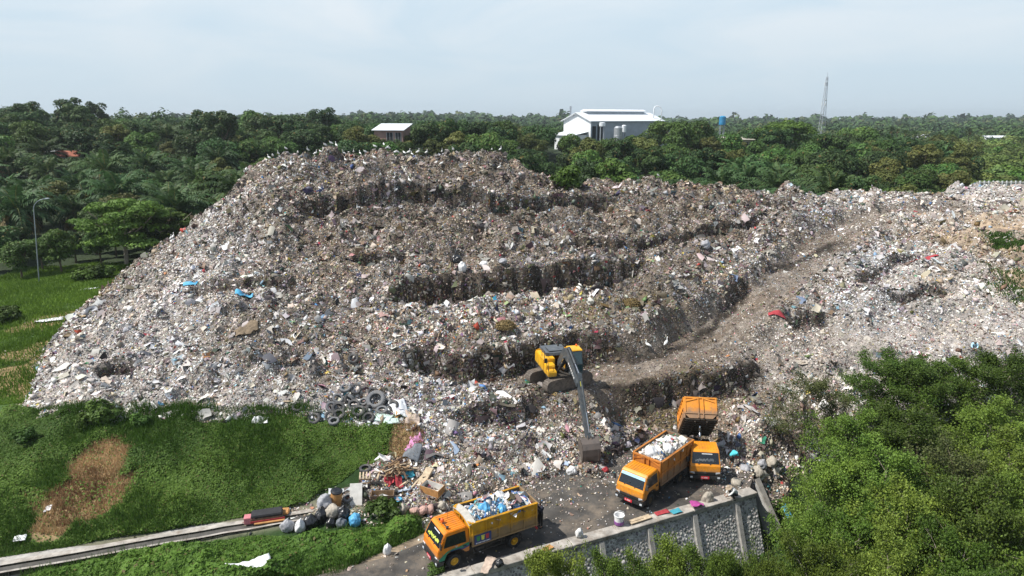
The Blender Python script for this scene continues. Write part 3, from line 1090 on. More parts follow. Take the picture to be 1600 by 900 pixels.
SPEC = {}
kinds = dict(
    dark=dict(c0=(.023, .054, .017), c1=(.059, .110, .031), lab='dark green rounded broadleaf tree'),
    mid=dict(c0=(.038, .084, .019), c1=(.092, .164, .036), lab='mid green lumpy broadleaf tree'),
    olive=dict(c0=(.051, .072, .018), c1=(.128, .141, .038), lab='olive brown tinged broadleaf tree'),
    light=dict(c0=(.056, .115, .023), c1=(.122, .205, .041), lab='light green airy broadleaf tree'))
for k, (nm, q) in enumerate(kinds.items()):
    cr = [crown_mesh('crown', 100 + k * 10 + j, rx, h, z0, nl, int(per * 1.9), .36, q['c0'], q['c1'], lobe=lb, warm=.02) for j, (rx, h, z0, nl, per, lb) in enumerate(((4.6, 8.2, 1.4, 22, 120, .40), (4.0, 9.2, 1.6, 24, 105, .36), (5.2, 7.6, 1.2, 30, 90, .33)))]
    tr_ = [trunk_mesh('trunk', 200 + k * 10 + j, 8.5, .24, 3.6) for j in range(3)]
    SPEC[nm] = (cr, tr_)
SPEC['spread'] = ([crown_mesh('crown', 300 + j, 7.2, 8.6, .6, 95, 130, .30, (.051, .109, .018), (.109, .198, .033), flat=1.0, lobe=.19) for j in range(2)], [trunk_mesh('trunk', 310 + j, 8.5, .3, 6.0, 9, 'pale_bark') for j in range(2)])
SPEC['palm'] = ([palm_crown('crown', 330 + j, 30, 4.6, 1.15, .75, (.050, .100, .030), (.034, .072, .026)) for j in range(3)], [palm_trunk('trunk', 340 + j, 4.6, .32) for j in range(3)])
SPEC['coco'] = ([palm_crown('crown', 350 + j, 20, 3.0, .8, .7, (.05, .09, .025), (.04, .07, .02)) for j in range(2)], [palm_trunk('trunk', 360 + j, 11.5, .16, .9) for j in range(2)])
SPEC['bush'] = ([crown_mesh('crown', 370 + j, 1.6, 2.0, 0.0, 16, 75, .26, (.032, .074, .013), (.083, .160, .026), lobe=.42) for j in range(3)], [trunk_mesh('trunk', 380 + j, 1.6, .07, 1.0, 5) for j in range(3)])
SPEC['scrub'] = ([crown_mesh('crown', 390 + j, 1.7, 1.9, 0.0, 16, 85, .26, (.070, .115, .030), (.150, .205, .052), lobe=.42) for j in range(3)], SPEC['bush'][1])
NAMES = dict(scrub='bush', dark='broadleaf_tree', mid='broadleaf_tree', olive='broadleaf_tree', light='broadleaf_tree', spread='spreading_tree', palm='oil_palm', coco='coconut_palm', bush='bush')
COCO_H = {'palm': 4.6, 'coco': 11.5}
tree_rnd = random.Random(8)


def tree(sp, x, y, s, label, group, z=None, rz=None, sz=None):
    j = tree_rnd.randrange(len(SPEC[sp][0]))
    z = Sz(x, y) if z is None else z
    root = empty(NAMES[sp], (x, y, z), tree_rnd.uniform(0, 6.28) if rz is None else rz)
    root.scale = (s, s, s * (sz or tree_rnd.uniform(.88, 1.12)))
    tag(root, label, 'palm tree' if sp in ('palm', 'coco') else ('bush' if sp in ('bush', 'scrub') else 'tree'), group)
    link('trunk', SPEC[sp][1][j], root)
    c = link('crown', SPEC[sp][0][j], root)
    if sp in COCO_H: c.location = ({'palm': .55 * .12 * 0 + .3 * .12 * 4.6, 'coco': .9 * .12 * 11.5}[sp] if False else 0, 0, COCO_H[sp])
    if sp == 'coco': c.location.x = .9 * .12 * 11.5
    if sp == 'palm': c.location.x = .3 * .12 * 4.6
    return root


# ---- forest behind the dump. keep-out discs: (x, y, r)
KEEP = []


def pix_xy(u, k):
    """plan point in the direction of pixel column u at depth k"""
    return ((u - 800) / F * k, k * (1.027 if k >= 120 else .992))


def in_view(x, y, m=4):
    return abs(x) < .765 * y + m


taken = []


def free(x, y, r):
    for (a, b, c) in KEEP:
        if (x - a) ** 2 + (y - b) ** 2 < (c + r * .6) ** 2: return False
    for (a, b, c) in taken:
        if abs(x - a) < r + c and abs(y - b) < r + c and (x - a) ** 2 + (y - b) ** 2 < ((r + c) * .80) ** 2: return False
    return True


def top_at(x, y, v):
    """height of a point above plan x,y that shows at photo row v"""
    dy = (v - CY) / F
    # ray: z = H - k(sp+cp dy), y = k(cp - sp dy)
    k = y / (cp - sp * dy)
    return H - k * (sp + cp * dy)


# buildings get their places first (plan x, y, clear radius), built later
WARE = Vector((38.0, 262.0, 0)); HOUSE = Vector((-35.0, 205.0, 0)); RED = Vector((-97, 148.0, 0)); GREYR = Vector((-118, 160, 0)); BEIGE = Vector((82, 252, 0)); TOWER = Vector((222, 490, 0))
KEEP += [(34, 266, 15), (48, 276, 15), (58, 284, 12), (24, 262, 9), (-35, 205, 7), (-35, 198, 3), (-97, 148, 6), (-97, 142, 4), (82, 252, 8), (82, 244, 6), (-112, 152, 4)]
hand = [  # species, u, depth k, scale, label, top-row
    ('spread', 190, 99, 1.08, 'wide flat topped light green tree behind the lamp post'),
    ('spread', 255, 108, .9, 'flat topped light green tree beside the foot of the dump slope'),
    ('mid', 20, 92, .62, 'small bright green tree at the grass edge near the lamp post'),
    ('light', 85, 95, .6, 'feathery light green small tree just behind the lamp post'),
    ('mid', 150, 100, .55, 'low green tree under the wide flat topped tree'),
    ('dark', 230, 103, .5, 'low dark tree in the shade beside the dump slope'),
    ('dark', -20, 98, .8, 'dark tree at the grass edge, partly cut by the picture edge'),
    ('mid', 55, 97, .55, 'bright leafy small tree between the two small trees at the lamp post'),
    ('dark', 110, 104, .62, 'dense dark tree deep in the shade behind the feathery light green tree'),
    ('dark', 175, 107, .60, 'dense dark tree in the shade right under the wide flat topped tree'),
    ('dark', 5, 104, .7, 'dense dark tree behind the dark tree at the grass edge'),
    ('mid', 280, 112, .5, 'low green tree touching the foot of the dump slope'),
]
for sp_, u, k, s, lab in hand:
    x, y = pix_xy(u, k)
    tree(sp_, x, y, s, lab, None)
    taken.append((x, y, 4.0 * s))
for u, k, v, sp_ in ((586, 198, 211, 'mid'), (601, 196, 212, 'dark'), (618, 197, 213, 'mid'), (634, 197, 212, 'olive'), (646, 200, 206, 'dark'), (574, 201, 207, 'dark')):
    x, y = pix_xy(u, k)
    hs_ = max(.4, (top_at(x, y, v) - Sz(x, y)) / 9.6)
    tree(sp_, x, y, hs_, 'tree screening the lower walls of the small red house', 'trees round the small red house', sz=1.0)
    taken.append((x, y, 3.0 * hs_))
for u, k, v, sp_, wz_, lab in ((1090, 225, 178, 'mid', .8, 'tall bushy tree rising beyond the warehouse, nearest the blue tank'), (1062, 215, 184, 'mid', .85, 'bushy tree between the warehouse and the tall bushy tree'), (1228, 235, 188, 'spread', 1, 'broad flat topped tree on the skyline beyond the middle ridge'),
                             (1185, 250, 187, 'dark', 1, 'dark tree on the skyline just before the broad flat topped one'), (478, 262, 163, 'dark', .9, 'tall dark tree standing out on the skyline behind the dump slope'), (508, 258, 171, 'dark', .9, 'round dark tree beside the tall dark one on the skyline'),
                             (152, 275, 161, 'dark', .8, 'wide dark tree highest on the hill skyline'), (60, 270, 161, 'mid', .9, 'leafy tree on the hill skyline near the picture edge'), (395, 268, 168, 'mid', .9, 'grey green tree on the hill skyline, before it drops'), (842, 225, 184, 'dark', .9, 'dark tree just before the warehouse gable'),
                             (690, 232, 183, 'mid', 1, 'green tree on the skyline between the red house and the warehouse'), (1412, 190, 222, 'dark', 1, 'big round dark tree at the edge of the scrubby hollow'), (1340, 240, 190, 'mid', 1, 'tall tree on the skyline past the mast')):
    x, y = pix_xy(u, k)
    hs_ = max(.5, (top_at(x, y, v) - Sz(x, y)) / (9.8 if sp_ != 'spread' else 9.2))
    r_ = tree(sp_, x, y, hs_ * wz_, lab, None, sz=1.0 / wz_)
    taken.append((x, y, 4.2 * hs_ * wz_))
bx, by = pix_xy(135, 88)
for i, (du, dk, s) in enumerate(((-16, 0, .9), (0, 1.5, 1.1), (18, 2.5, .9))):
    x, y = pix_xy(135 + du, 88 + dk)
    tree('bush', x, y, s, 'dark leafy bush in the row beside the grass slope', 'row of bushes beside the grass slope')
x, y = pix_xy(212, 80)
FOREST = []
gt = random.Random(21)
cand = []
yy = 104.0
while yy < 300:
    r0 = 3.7 + (yy - 104) * .010
    xw = .78 * yy + 8
    xx = -xw + gt.uniform(0, r0)
    while xx < xw:
        cand.append((xx + gt.uniform(-1.6, 1.6), yy + gt.uniform(-1.6, 1.6), r0))
        xx += r0 * 1.65
    yy += r0 * 1.45


def shows(x, y, ztop):
    """is the top of a tree above the dump's skyline as the camera sees it"""
    ts = np.linspace(.25, .97, 60)
    zz = H + (ztop - H) * ts
    return bool(np.all(zz > S(x * ts, y * ts) - .3))


def region(u):
    if u < 250: return 'beyond the grass field and lamp post'
    if u < 560: return 'beyond the steep end slope of the dump'
    if u < 860: return 'beyond the highest top of the dump'
    if u < 1060: return 'below the white warehouse'
    if u < 1260: return 'beyond the middle ridge of the dump'
    return 'beyond the pale ridge of the dump'


def pick_species(u, y, rr):
    n = vnoise(np.array([u / 90.0]), np.array([y / 25.0]), 7)[0]
    r = rr.random()
    if u < 420:
        if y < 165: return 'palm' if r < .62 + .25 * n else ('dark' if r < .8 else ('olive' if r < .88 else 'mid'))
        return 'dark' if r < .55 else ('mid' if r < .85 else ('palm' if r < .93 else 'olive'))
    if u < 860:
        if y < 140: return 'mid' if r < .45 else ('dark' if r < .8 else 'palm')
        return 'dark' if r < .5 else ('mid' if r < .85 else 'olive')
    if u < 1060: return 'mid' if r < .42 else ('dark' if r < .72 else ('light' if r < .88 else ('palm' if y < 150 else 'olive')))
    if u < 1250: return 'palm' if (y < 172 and r < .80) else ('mid' if r < .72 else ('dark' if r < .88 else 'olive'))
    return 'olive' if r < .40 else ('dark' if r < .66 else ('mid' if r < .92 else 'palm'))


count = {'tree': 0, 'palm': 0}
rest = []
for (x, y, r0) in cand:
    u = 800 + F * x / (y * 1.03)
    if in_poly(np.array([x]), np.array([y]), FOOTXY)[0] or poly_sd(np.array([x]), np.array([y]), FOOTXY)[0] > -2.5: continue
    if x < -40 and y < 104 + (x + 60) * .3: continue
    if u > 1475 and y > 118:               # open scrub hollow on this side
        if y < 415: continue
    if u > 1475 and y <= 118: continue
    if not free(x, y, r0): continue
    sp_ = pick_species(u, y, gt)
    s = r0 / 4.1 * gt.uniform(.72, 1.22)
    if sp_ == 'palm': s = gt.uniform(1.1, 1.5)
    z = Sz(x, y)
    ht = (9.8 if sp_ != 'palm' else 8.0) * s
    # crowns must not hide the buildings that stand clear in the photo
    cap = 158 if u < 470 else 186
    if 855 < u < 1055 and y < 262: cap = 214 if not (1000 < u < 1040) else 188
    if 575 < u < 650 and y < 206: cap = 219
    if 1120 < u < 1185 and y < 256: cap = 222
    if 20 < u < 125 and y < 156: cap = 252
    if cap:
        s = min(s, max(0, (top_at(x, y, cap) - z) / (9.8 if sp_ != 'palm' else 8.0)))
        if s < .45: continue
        ht = (9.8 if sp_ != 'palm' else 8.0) * s
    if not shows(x, y, z + ht): continue
    key = 'palm' if sp_ == 'palm' else 'tree'
    lim = 290 if key == 'tree' else 160
    if count[key] >= lim:
        rest.append((x, y, min(s, 1.15) * .85)); continue
    count[key] += 1
    taken.append((x, y, r0 * .9))
    d = 'front rank' if y < 150 else 'far rank'
    nm = kinds[sp_]['lab'] if sp_ in kinds else 'oil palm with arching fronds'
    lab = nm + ' ' + region(u) + ', ' + d
    tree(sp_, x, y, s, lab, lab)
print('forest individuals', count, 'rest', len(rest))


# ---- distant wood: one mass
def far_forest():
    g = np.random.default_rng(12)
    P_, S_ = [(a, b, c * 4.2) for a, b, c in rest], None
    yy = 292.0
    while yy < 1900:
        r0 = 4.6 + (yy - 290) * .006
        n = int((.80 * yy + 10) * 2 / (r0 * 2.1))
        xs = np.linspace(-.80 * yy - 10, .80 * yy + 10, n) + g.uniform(-r0, r0, n)
        for x in xs: P_.append((x, yy + g.uniform(-r0, r0), r0 * (g.uniform(.62, 1.05) + .28 * (g.random() < .05))))
        yy += r0 * (1.35 + yy / 900)
    Vs, Fs, Cs = [], [], []
    off = 0
    pr = np.array([[a, b, c] for a, b, c in P_])
    # leave clearings
    keep = np.ones(len(pr), bool)
    for (a, b, c) in KEEP: keep &= np.hypot(pr[:, 0] - a, pr[:, 1] - b) > c
    keep &= ~((pr[:, 0] > .615 * pr[:, 1]) & (pr[:, 1] < 415))
    keep &= ~((vnoise(pr[:, 0] / 80, pr[:, 1] / 60, 3) > .62) & (pr[:, 1] > 320))
    pr = pr[keep]
    z = G(pr[:, 0], pr[:, 1])
    n = len(pr)
    per = np.where(pr[:, 1] < 330, 520, np.where(pr[:, 1] < 520, 260, np.where(pr[:, 1] < 900, 90, 36)))
    ti = np.repeat(np.arange(n), per)
    m = len(ti)
    d = g.normal(size=(m, 3)); d[:, 2] = np.abs(d[:, 2]) * .9 - .25
    d /= np.linalg.norm(d, axis=1)[:, None]
    # lobes: bulge radius by a hash of direction
    hsh = vnoise(d[:, 0] * 2.2 + ti * 3.1, d[:, 1] * 2.2 + d[:, 2] * 2.0 + ti * 1.7, 2)
    r = pr[ti, 2]
    hgt = (g.uniform(.70, 1.12, n) + .30 * (g.random(n) < .05))[ti]
    rr = r * (.82 + .30 * hsh) * g.uniform(.85, 1.05, m)
    pos = np.stack([pr[ti, 0] + d[:, 0] * rr, pr[ti, 1] + d[:, 1] * rr, z[ti] + r * hgt * .95 + d[:, 2] * rr * hgt * 1.0], -1)
    nrm = d + g.normal(0, .4, (m, 3)) + np.array([0, 0, .3])
    size = r * np.where(per[ti] > 400, .13, np.where(per[ti] > 200, .20, np.where(per[ti] > 50, .38, .62))) * g.uniform(.6, 1.2, m)
    V, Fq = cards(pos, nrm, size, g, 1.4)
    tone = g.random(n)
    base_ = np.where((tone < .5)[:, None], np.array([.038, .078, .026]), np.where((tone < .85)[:, None], np.array([.064, .118, .034]), np.array([.090, .112, .038])))
    col = base_[ti] * g.uniform(.7, 1.3, (m, 1))
    # emergent palms on the skyline
    return fast_mesh('forest', V, Fq, col, ['leaf_far'])


tag(link('forest', far_forest()), kind='stuff')
cr_ = random.Random(4)
for i in range(34):
    y = cr_.uniform(300, 520)
    u = cr_.choice([cr_.uniform(1270, 1600), cr_.uniform(690, 830), cr_.uniform(30, 560), cr_.uniform(1330, 1600)])
    x = (u - 800) / F * y * 1.03
    lab = 'slim coconut palm standing above the far treeline ' + region(u)
    tree('coco', x, y, cr_.uniform(.72, 1.0), lab, lab)

# ---- scrub hollow at the far end: bushes
sr = random.Random(31)
nb = 0
for i in range(1500):
    y = sr.uniform(130, 415) if sr.random() < .8 else sr.uniform(130, 250)
    u = sr.uniform(1468, 1650)
    x = (u - 800) / F * y * 1.03
    if poly_sd(np.array([x]), np.array([y]), FOOTXY)[0] > -3: continue
    s = sr.uniform(.9, 2.6) * (1 + (y - 130) / 400)
    if not free(x, y, s * .9): continue
    if not shows(x, y, Sz(x, y) + 2.2 * s): continue
    taken.append((x, y, s * .9))
    nb += 1
    if nb > 270: break
    lab = 'round green bush in the scrubby hollow beyond the pale ridge'
    tree('scrub' if sr.random() < .72 else 'bush', x, y, s, lab, 'bushes in the scrubby hollow')


# ---- feathery trees this side of the dump
def feathery(seed, h, spread, limbs, leaf, c0, c1, sprays=1.0, tilt=.25):
    rnd = random.Random(seed)
    g = np.random.default_rng(seed)
    b = MB()
    lean = Vector((rnd.uniform(-.1, .1) * h, rnd.uniform(-.1, .1) * h, 0))
    tp = [Vector((0, 0, -.6)), Vector((0, 0, .2)), lean * .3 + Vector((0, 0, h * .35)), lean * .7 + Vector((0, 0, h * .68)), lean + Vector((0, 0, h * .95))]
    r0 = h * .016
    b.tube(tp, [r0 * 1.3, r0, r0 * .8, r0 * .5, r0 * .12], 7)
    ctr, rad = [], []

    def tpos(f):
        f = f * (len(tp) - 2) + 1
        i = min(int(f), len(tp) - 2)
        return tp[i].lerp(tp[i + 1], f - i)
    for k in range(limbs):
        f = .28 + .70 * (k + .5) / limbs
        a = k * 2.39996 + rnd.uniform(-.3, .3)
        ln = spread * (1.12 - .85 * max(0, f - .45) / .55) * rnd.uniform(.75, 1.1)
        s0 = tpos(f)
        dr = Vector((math.cos(a), math.sin(a), tilt + rnd.uniform(-.25, .75)))
        p1 = s0 + dr * ln * .5
        p2 = s0 + dr * ln + Vector((0, 0, -.08 * ln))
        rb = r0 * .42 * (1.2 - f)
        b.tube([s0, p1, p2], [rb + .012, rb * .6 + .008, .006], 5)
        for q in range(5):
            ff = .25 + .75 * (q + rnd.random() * .6) / 5
            base = s0.lerp(p1, ff * 2) if ff < .5 else p1.lerp(p2, (ff - .5) * 2)
            for sg in (-1, 1):
                aa = a + sg * rnd.uniform(.5, 1.2)
                sl = ln * rnd.uniform(.18, .42) * (1.15 - ff * .5)
                e = base + Vector((math.cos(aa), math.sin(aa), rnd.uniform(-.1, .8))) * sl
                b.tube([base, e], [.014, .006], 3, cap=False)
                for w in (.45, .8, 1.05):
                    if rnd.random() < .92 * sprays:
                        ctr.append(base.lerp(e, w)); rad.append(rnd.uniform(.30, .55))
        ctr.append(p2); rad.append(.45)
    ob = b.build('trunk', 'pale_bark' if seed % 2 else 'bark')
    tm = ob.data
    D.objects.remove(ob)
    ctr = np.array([tuple(c) for c in ctr]); rad = np.array(rad)
    per = 50
    ci = np.repeat(np.arange(len(ctr)), per)
    m = len(ci)
    d = g.normal(size=(m, 3)) * np.array([.58, .58, .46])
    pos = ctr[ci] + d * rad[ci][:, None]
    nrm = g.normal(0, .6, (m, 3)) + np.array([0, 0, .9])
    V, Fq = cards(pos, nrm, leaf * g.uniform(.6, 1.25, m), g, 1.9, .2)
    lt = g.random(len(ctr))
    t = np.clip(lt[ci] * .7 + g.random(m) * .4, 0, 1)[:, None]
    col = (np.array(c0) * (1 - t) + np.array(c1) * t) * g.uniform(.58, 1.02, (m, 1)) * np.array([1.10, .98, 1.10])
    return tm, fast_mesh('crown', V, Fq, np.clip(col, .01, .3), ['leaf'])


FT = [feathery(401, 9.0, 4.0, 19, .090, (.060, .129, .017), (.138, .240, .032)),
      feathery(402, 8.5, 4.3, 20, .095, (.036, .081, .011), (.088, .157, .020)),
      feathery(403, 7.5, 3.8, 17, .090, (.078, .148, .020), (.167, .271, .036)),
      feathery(404, 8.0, 3.6, 15, .080, (.065, .091, .026), (.124, .152, .042), sprays=.5),
      feathery(405, 9.5, 4.4, 21, .095, (.042, .095, .011), (.101, .180, .021))]
FTREES = [  # variant, u, depth, top row, width, label
    (3, 1262, 47, 592, .9, 'thin sparse feathery tree with a visible bare trunk at the dump edge'),
    (1, 1395, 50, 566, 1, 'dark bushy tree standing against the pale waste'),
    (1, 1455, 48, 580, .9, 'dark green tree beside the dark bushy one, in front of the waste'),
    (4, 1522, 50, 568, .9, 'layered green tree below the crouched pale blue person on the waste'),
    (4, 1595, 47, 556, 1, 'tall layered tree cut by the picture edge at the waste foot'),
    (0, 1335, 44, 655, .9, 'yellow green feathery tree between the sparse tree and the dark trees'),
    (4, 1440, 44, 640, 1, 'deep green layered tree in the middle of the grove'),
    (0, 1550, 43, 640, 1, 'broad feathery tree near the picture edge, middle of the grove'),
    (2, 1322, 39, 722, .9, 'light green feathery tree just past the wing wall'),
    (0, 1390, 38, 712, 1, 'feathery green tree with fine grey twigs in the grove'),
    (3, 1480, 38, 700, 1, 'greyish thin leaved tree with bare branches in the grove'),
    (0, 1580, 38, 700, 1, 'green feathery tree with pale branches at the grove edge'),
    (2, 1268, 35, 812, .62, 'bright leafy tree at the foot of the stone wall corner'),
    (4, 1330, 35, 790, .8, 'bright green tree in the lower grove, near the wall corner'),
    (0, 1425, 34, 780, .9, 'feathery tree in the lower grove with open crown'),
    (1, 1515, 34, 770, .9, 'darker feathery tree in the lower grove'),
    (0, 1610, 34, 775, .9, 'feathery tree in the lower corner of the picture'),
    (2, 1196, 31, 880, .36, 'light green treetop below the stone wall, next to the wall corner tree'),
    (2, 1042, 33, 852, .50, 'light green treetop with pale twigs in front of the stone wall middle'),
    (0, 950, 32, 880, .42, 'low light green treetop in front of the stone wall'),
    (2, 856, 33, 862, .46, 'light green treetop in front of the stone wall, nearest the loaded truck'),
    (4, 1000, 31.5, 886, .42, 'low leafy treetop at the bottom edge below the white bucket'),
    (0, 1100, 32, 878, .5, 'leafy treetop at the bottom edge below the stone wall pilasters'),
    (2, 1136, 31.5, 866, .40, 'yellow green treetop at the bottom edge, left of the wall corner tree'),
    (4, 1290, 31, 868, .6, 'leafy treetop at the bottom picture edge below the wall corner tree'),
    (0, 1390, 31, 858, .7, 'feathery treetop at the bottom picture edge in the grove'),
    (4, 1500, 30.5, 856, .7, 'green treetop at the bottom picture edge, near the corner'),
    (3, 1318, 47, 632, .7, 'small grey green tree beside the thin sparse tree')]
for i, (vi, u, k, vt, wf_, lab) in enumerate(FTREES):
    x, y = (u - 800) / F * k, 0
    dy = (vt - CY) / F
    y = k * (cp - sp * dy)
    zt = H - k * (sp + cp * dy)
    zg = Sz(x, y)
    if wall_side(np.array([x]), np.array([y]))[0] > 0: zg = min(zg, float(G(x, y)))
    s = (zt - zg) / ((9.0, 8.5, 7.5, 8.0, 9.5)[vi] * 1.0)
    sw = wf_ * (.84 if u > 1200 else 1)
    root = empty('feathery_tree', (x, y, zg), tree_rnd.uniform(0, 6.28))
    root.scale = (sw, sw, s)
    tag(root, lab, 'tree')
    link('trunk', FT[vi][0], root)
    link('crown', FT[vi][1], root)


# ---- grass and creepers
def grass_region():
    g = np.random.default_rng(77)
    Vs, Fs, Cs = [], [], []
    off = 0

    def put(V, Fq, C):
        nonlocal off
        Vs.append(V); Fs.append(Fq + off); Cs.append(C); off += len(V)
    # (1) creeper clad bank: leaf cards
    n = 620000
    x = g.uniform(-36, 0, n); y = g.uniform(28, 47.5, n)
    sdist, sside, _, _ = seg_dist(x, y, [(p.x, p.y) for p in STRIP])
    fs = poly_sd(x, y, FOOTXY)
    ok = (np.abs(x) < .78 * y + 3) & (fs < .15) & (poly_sd(x, y, [(p.x, p.y) for p in YARD]) < -.6)
    up = (sside < 0)
    q = [P(*a) for a in ((-200, 900, 0), (-200, 640, 3), (640, 655, 3), (655, 700, 2), (600, 735, 1), (560, 745, .6), (535, 762, .4), (505, 778, .2), (478, 795, 0), (420, 806, 0), (230, 838, 0), (0, 874, 0))]
    on_bank = in_poly(x, y, [(p.x, p.y) for p in q])
    q2 = [P(*a) for a in ((-260, 955, 0), (0, 900, 0), (130, 878, 0), (260, 856, 0), (400, 836, 0), (470, 838, 0), (560, 832, 0), (610, 818, 0), (655, 815, 0), (664, 832, 0), (610, 856, 0), (545, 888, 0), (420, 960, 0), (300, 1040, 0), (-260, 1040, 0))]
    on_hedge = in_poly(x, y, [(p.x, p.y) for p in q2])
    dm = dry_mask(x, y)
    ok &= (on_bank | on_hedge) & (sdist > .55)
    x, y, on_hedge, dm, fs = x[ok], y[ok], on_hedge[ok], dm[ok], fs[ok]
    keep = g.random(len(x)) > dm * .96
    x, y, on_hedge, fs = x[keep], y[keep], on_hedge[keep], fs[keep]
    n = len(x)
    lum = fbm(x, y, 1.6, 3, 61)
    hh = np.where(on_hedge, .55 + .55 * lum, .22 + .32 * lum)
    hh = np.clip(hh, .05, 1.4)
    if True:
        e2 = -poly_sd(x, y, [(p.x, p.y) for p in q2])
        hh = np.where(on_hedge, hh * sstep(0, .6, -e2), hh)
    t = g.random(n) ** .45
    z = S(x, y) + hh * t
    hill = np.stack([-np.gradient(np.zeros(1) if False else hh) * 0, hh * 0, hh * 0 + 1], -1)
    e = .25
    gx_ = (fbm(x + e, y, 1.6, 3, 61) - fbm(x - e, y, 1.6, 3, 61)) / (2 * e) * .45
    gy_ = (fbm(x, y + e, 1.6, 3, 61) - fbm(x, y - e, 1.6, 3, 61)) / (2 * e) * .45
    nrm = np.stack([-gx_, -gy_ - .35, np.ones(n)], -1) + g.normal(0, .45, (n, 3))
    big = fbm(x, y, 5, 2, 66)
    size = np.where(on_hedge, .135, .082) * g.uniform(.6, 1.3, n) * (1 + .35 * (big > .2))
    V, Fq = cards(np.stack([x, y, z], -1), nrm, size, g, 1.5)
    tn = np.clip(.5 + .5 * big + g.normal(0, .22, n), 0, 1)[:, None]
    c = np.array([.052, .108, .015]) * (1 - tn) + np.array([.130, .218, .032]) * tn
    c = np.where(on_hedge[:, None], c * np.array([.9, 1.0, .9]), c)
    c = np.where((g.random(n) < .03)[:, None], np.array([.13, .11, .04]), c)
    put(V, Fq, c)
    # (1b) creepers and seedlings on the low ground before the wall and under the grove
    n = 110000
    x = g.uniform(-4, 44, n); y = g.uniform(22, 50, n)
    ok = (wall_side(x, y) > .9) & (poly_sd(x, y, FOOTXY) < -.2) & (np.abs(x) < .8 * y + 3)
    x, y = x[ok], y[ok]
    n = len(x)
    lum = fbm(x, y, 1.8, 3, 69)
    z = G(x, y) + np.clip(.25 + .4 * lum, .03, 1) * g.random(n) ** .5
    V, Fq = cards(np.stack([x, y, z], -1), g.normal(0, .5, (n, 3)) + np.array([0, -.2, 1]), .14 * g.uniform(.6, 1.4, n), g, 1.5)
    put(V, Fq, np.array([.040, .080, .015]) * g.uniform(.6, 1.6, (n, 1)) * np.where(g.random((n, 1)) < .06, np.array([2.2, 1.2, 1.2]), 1))
    # (2) upright blades on the field, the bank and the dry patch
    def blades(x, y, hgt, wid, col):
        n = len(x)
        a = g.uniform(0, 6.28, n)
        ln = g.normal(0, .30, (n, 2)) * hgt[:, None]
        z = S(x, y)
        w = np.stack([np.cos(a), np.sin(a), a * 0], -1) * wid[:, None] * .5
        b0 = np.stack([x, y, z - .03], -1)
        tp = b0 + np.stack([ln[:, 0], ln[:, 1], hgt], -1)
        V = np.stack([b0 - w, b0 + w, tp + w * .25, tp - w * .25], 1).reshape(-1, 3)
        put(V, np.arange(n * 4).reshape(-1, 4), col)
    n = 260000
    y = 46 + (100 - 46) * g.random(n) ** 1.4
    x = g.uniform(-72, -20, n)
    fs = poly_sd(x, y, FOOTXY)
    ok = (fs < .2) & (x > -.80 * y - 3) & (g.random(n) > earth_mask(x, y) * .93)
    x, y = x[ok], y[ok]
    n = len(x)
    tn = np.clip(.5 + .6 * fbm(x, y, 7, 3, 62) + g.normal(0, .2, n), 0, 1)[:, None]
    col = np.array([.085, .155, .018]) * (1 - tn) + np.array([.175, .285, .04]) * tn
    blades(x, y, .30 * g.uniform(.5, 1.4, n) * (1 + .6 * fbm(x, y, 4, 2, 63)), np.full(n, .09) * (y / 55), col)
    n = 90000
    x = g.uniform(-30, -4, n); y = g.uniform(34, 47, n)
    ok = g.random(n) < dry_mask(x, y)
    x, y = x[ok], y[ok]
    n = len(x)
    tn = np.clip(.5 + .7 * fbm(x, y, .9, 3, 64) + g.normal(0, .2, n), 0, 1)[:, None]
    blades(x, y, .32 * g.uniform(.4, 1.3, n), np.full(n, .05), np.array([.24, .14, .07]) * (1 - tn) + np.array([.56, .39, .21]) * tn)
    n = 210000
    x = g.uniform(-34, 0, n); y = g.uniform(31, 47, n)
    ok = (in_poly(x, y, [(p.x, p.y) for p in q]) | in_poly(x, y, [(p.x, p.y) for p in q2])) & (fbm(x, y, 4, 2, 68) + g.normal(0, .25, n) > -.12) & (dry_mask(x, y) < .3)
    x, y = x[ok], y[ok]
    n = len(x)
    blades(x, y, .50 * g.uniform(.4, 1.3, n) * (1 + .5 * fbm(x, y, 1.6, 2, 61)), np.full(n, .045), np.array([.058, .118, .018]) * g.uniform(.7, 1.4, (n, 1)))
    # tufts on the earth banks at the far end of the dump
    n = 5000
    x = np.zeros(0); y = np.zeros(0)
    for (u, v, r) in ((1575, 385, 1.2), (1560, 372, .9), (1592, 445, 1.8), (1585, 455, 1.6), (1565, 388, .8), (1598, 380, 1.2), (880, 600, .01)):
        p = on(u, v)
        m = 900
        x = np.append(x, p.x + g.normal(0, r, m)); y = np.append(y, p.y + g.normal(0, r * .7, m))
    n = len(x)
    blades(x, y, .35 * g.uniform(.5, 1.3, n), np.full(n, .12), np.array([.05, .10, .016]) * g.uniform(.7, 1.4, (n, 1)))
    print('grass', off // 4)
    return fast_mesh('grass', np.concatenate(Vs), np.concatenate(Fs), np.clip(np.concatenate(Cs), .008, .6), ['grass_blade'])


tag(link('grass', grass_region()), kind='stuff')
for (u, v, s, lab) in ((165, 660, .75, 'leafy bush at the foot of the waste slope, the larger of two'), (142, 668, .55, 'small bush beside the larger leafy bush at the waste foot'), (222, 664, .45, 'low bush on the bank top where the waste begins'),
                       (598, 812, .62, 'broad leaved bush among the rubbish beside the black sacks'), (8, 505, 1.0, 'dark shrub in the grass at the picture edge'), (40, 690, .5, 'low shrub on the bank near the picture edge'),
                       (682, 898, .35, 'small shrub at the road edge below the loaded truck'), (882, 298, 1.6, 'pale flowering shrub in the dip between the two tops of the dump')):
    p = on(u, v)
    tree('bush', p.x, p.y, s, lab, None, z=p.z - .05)
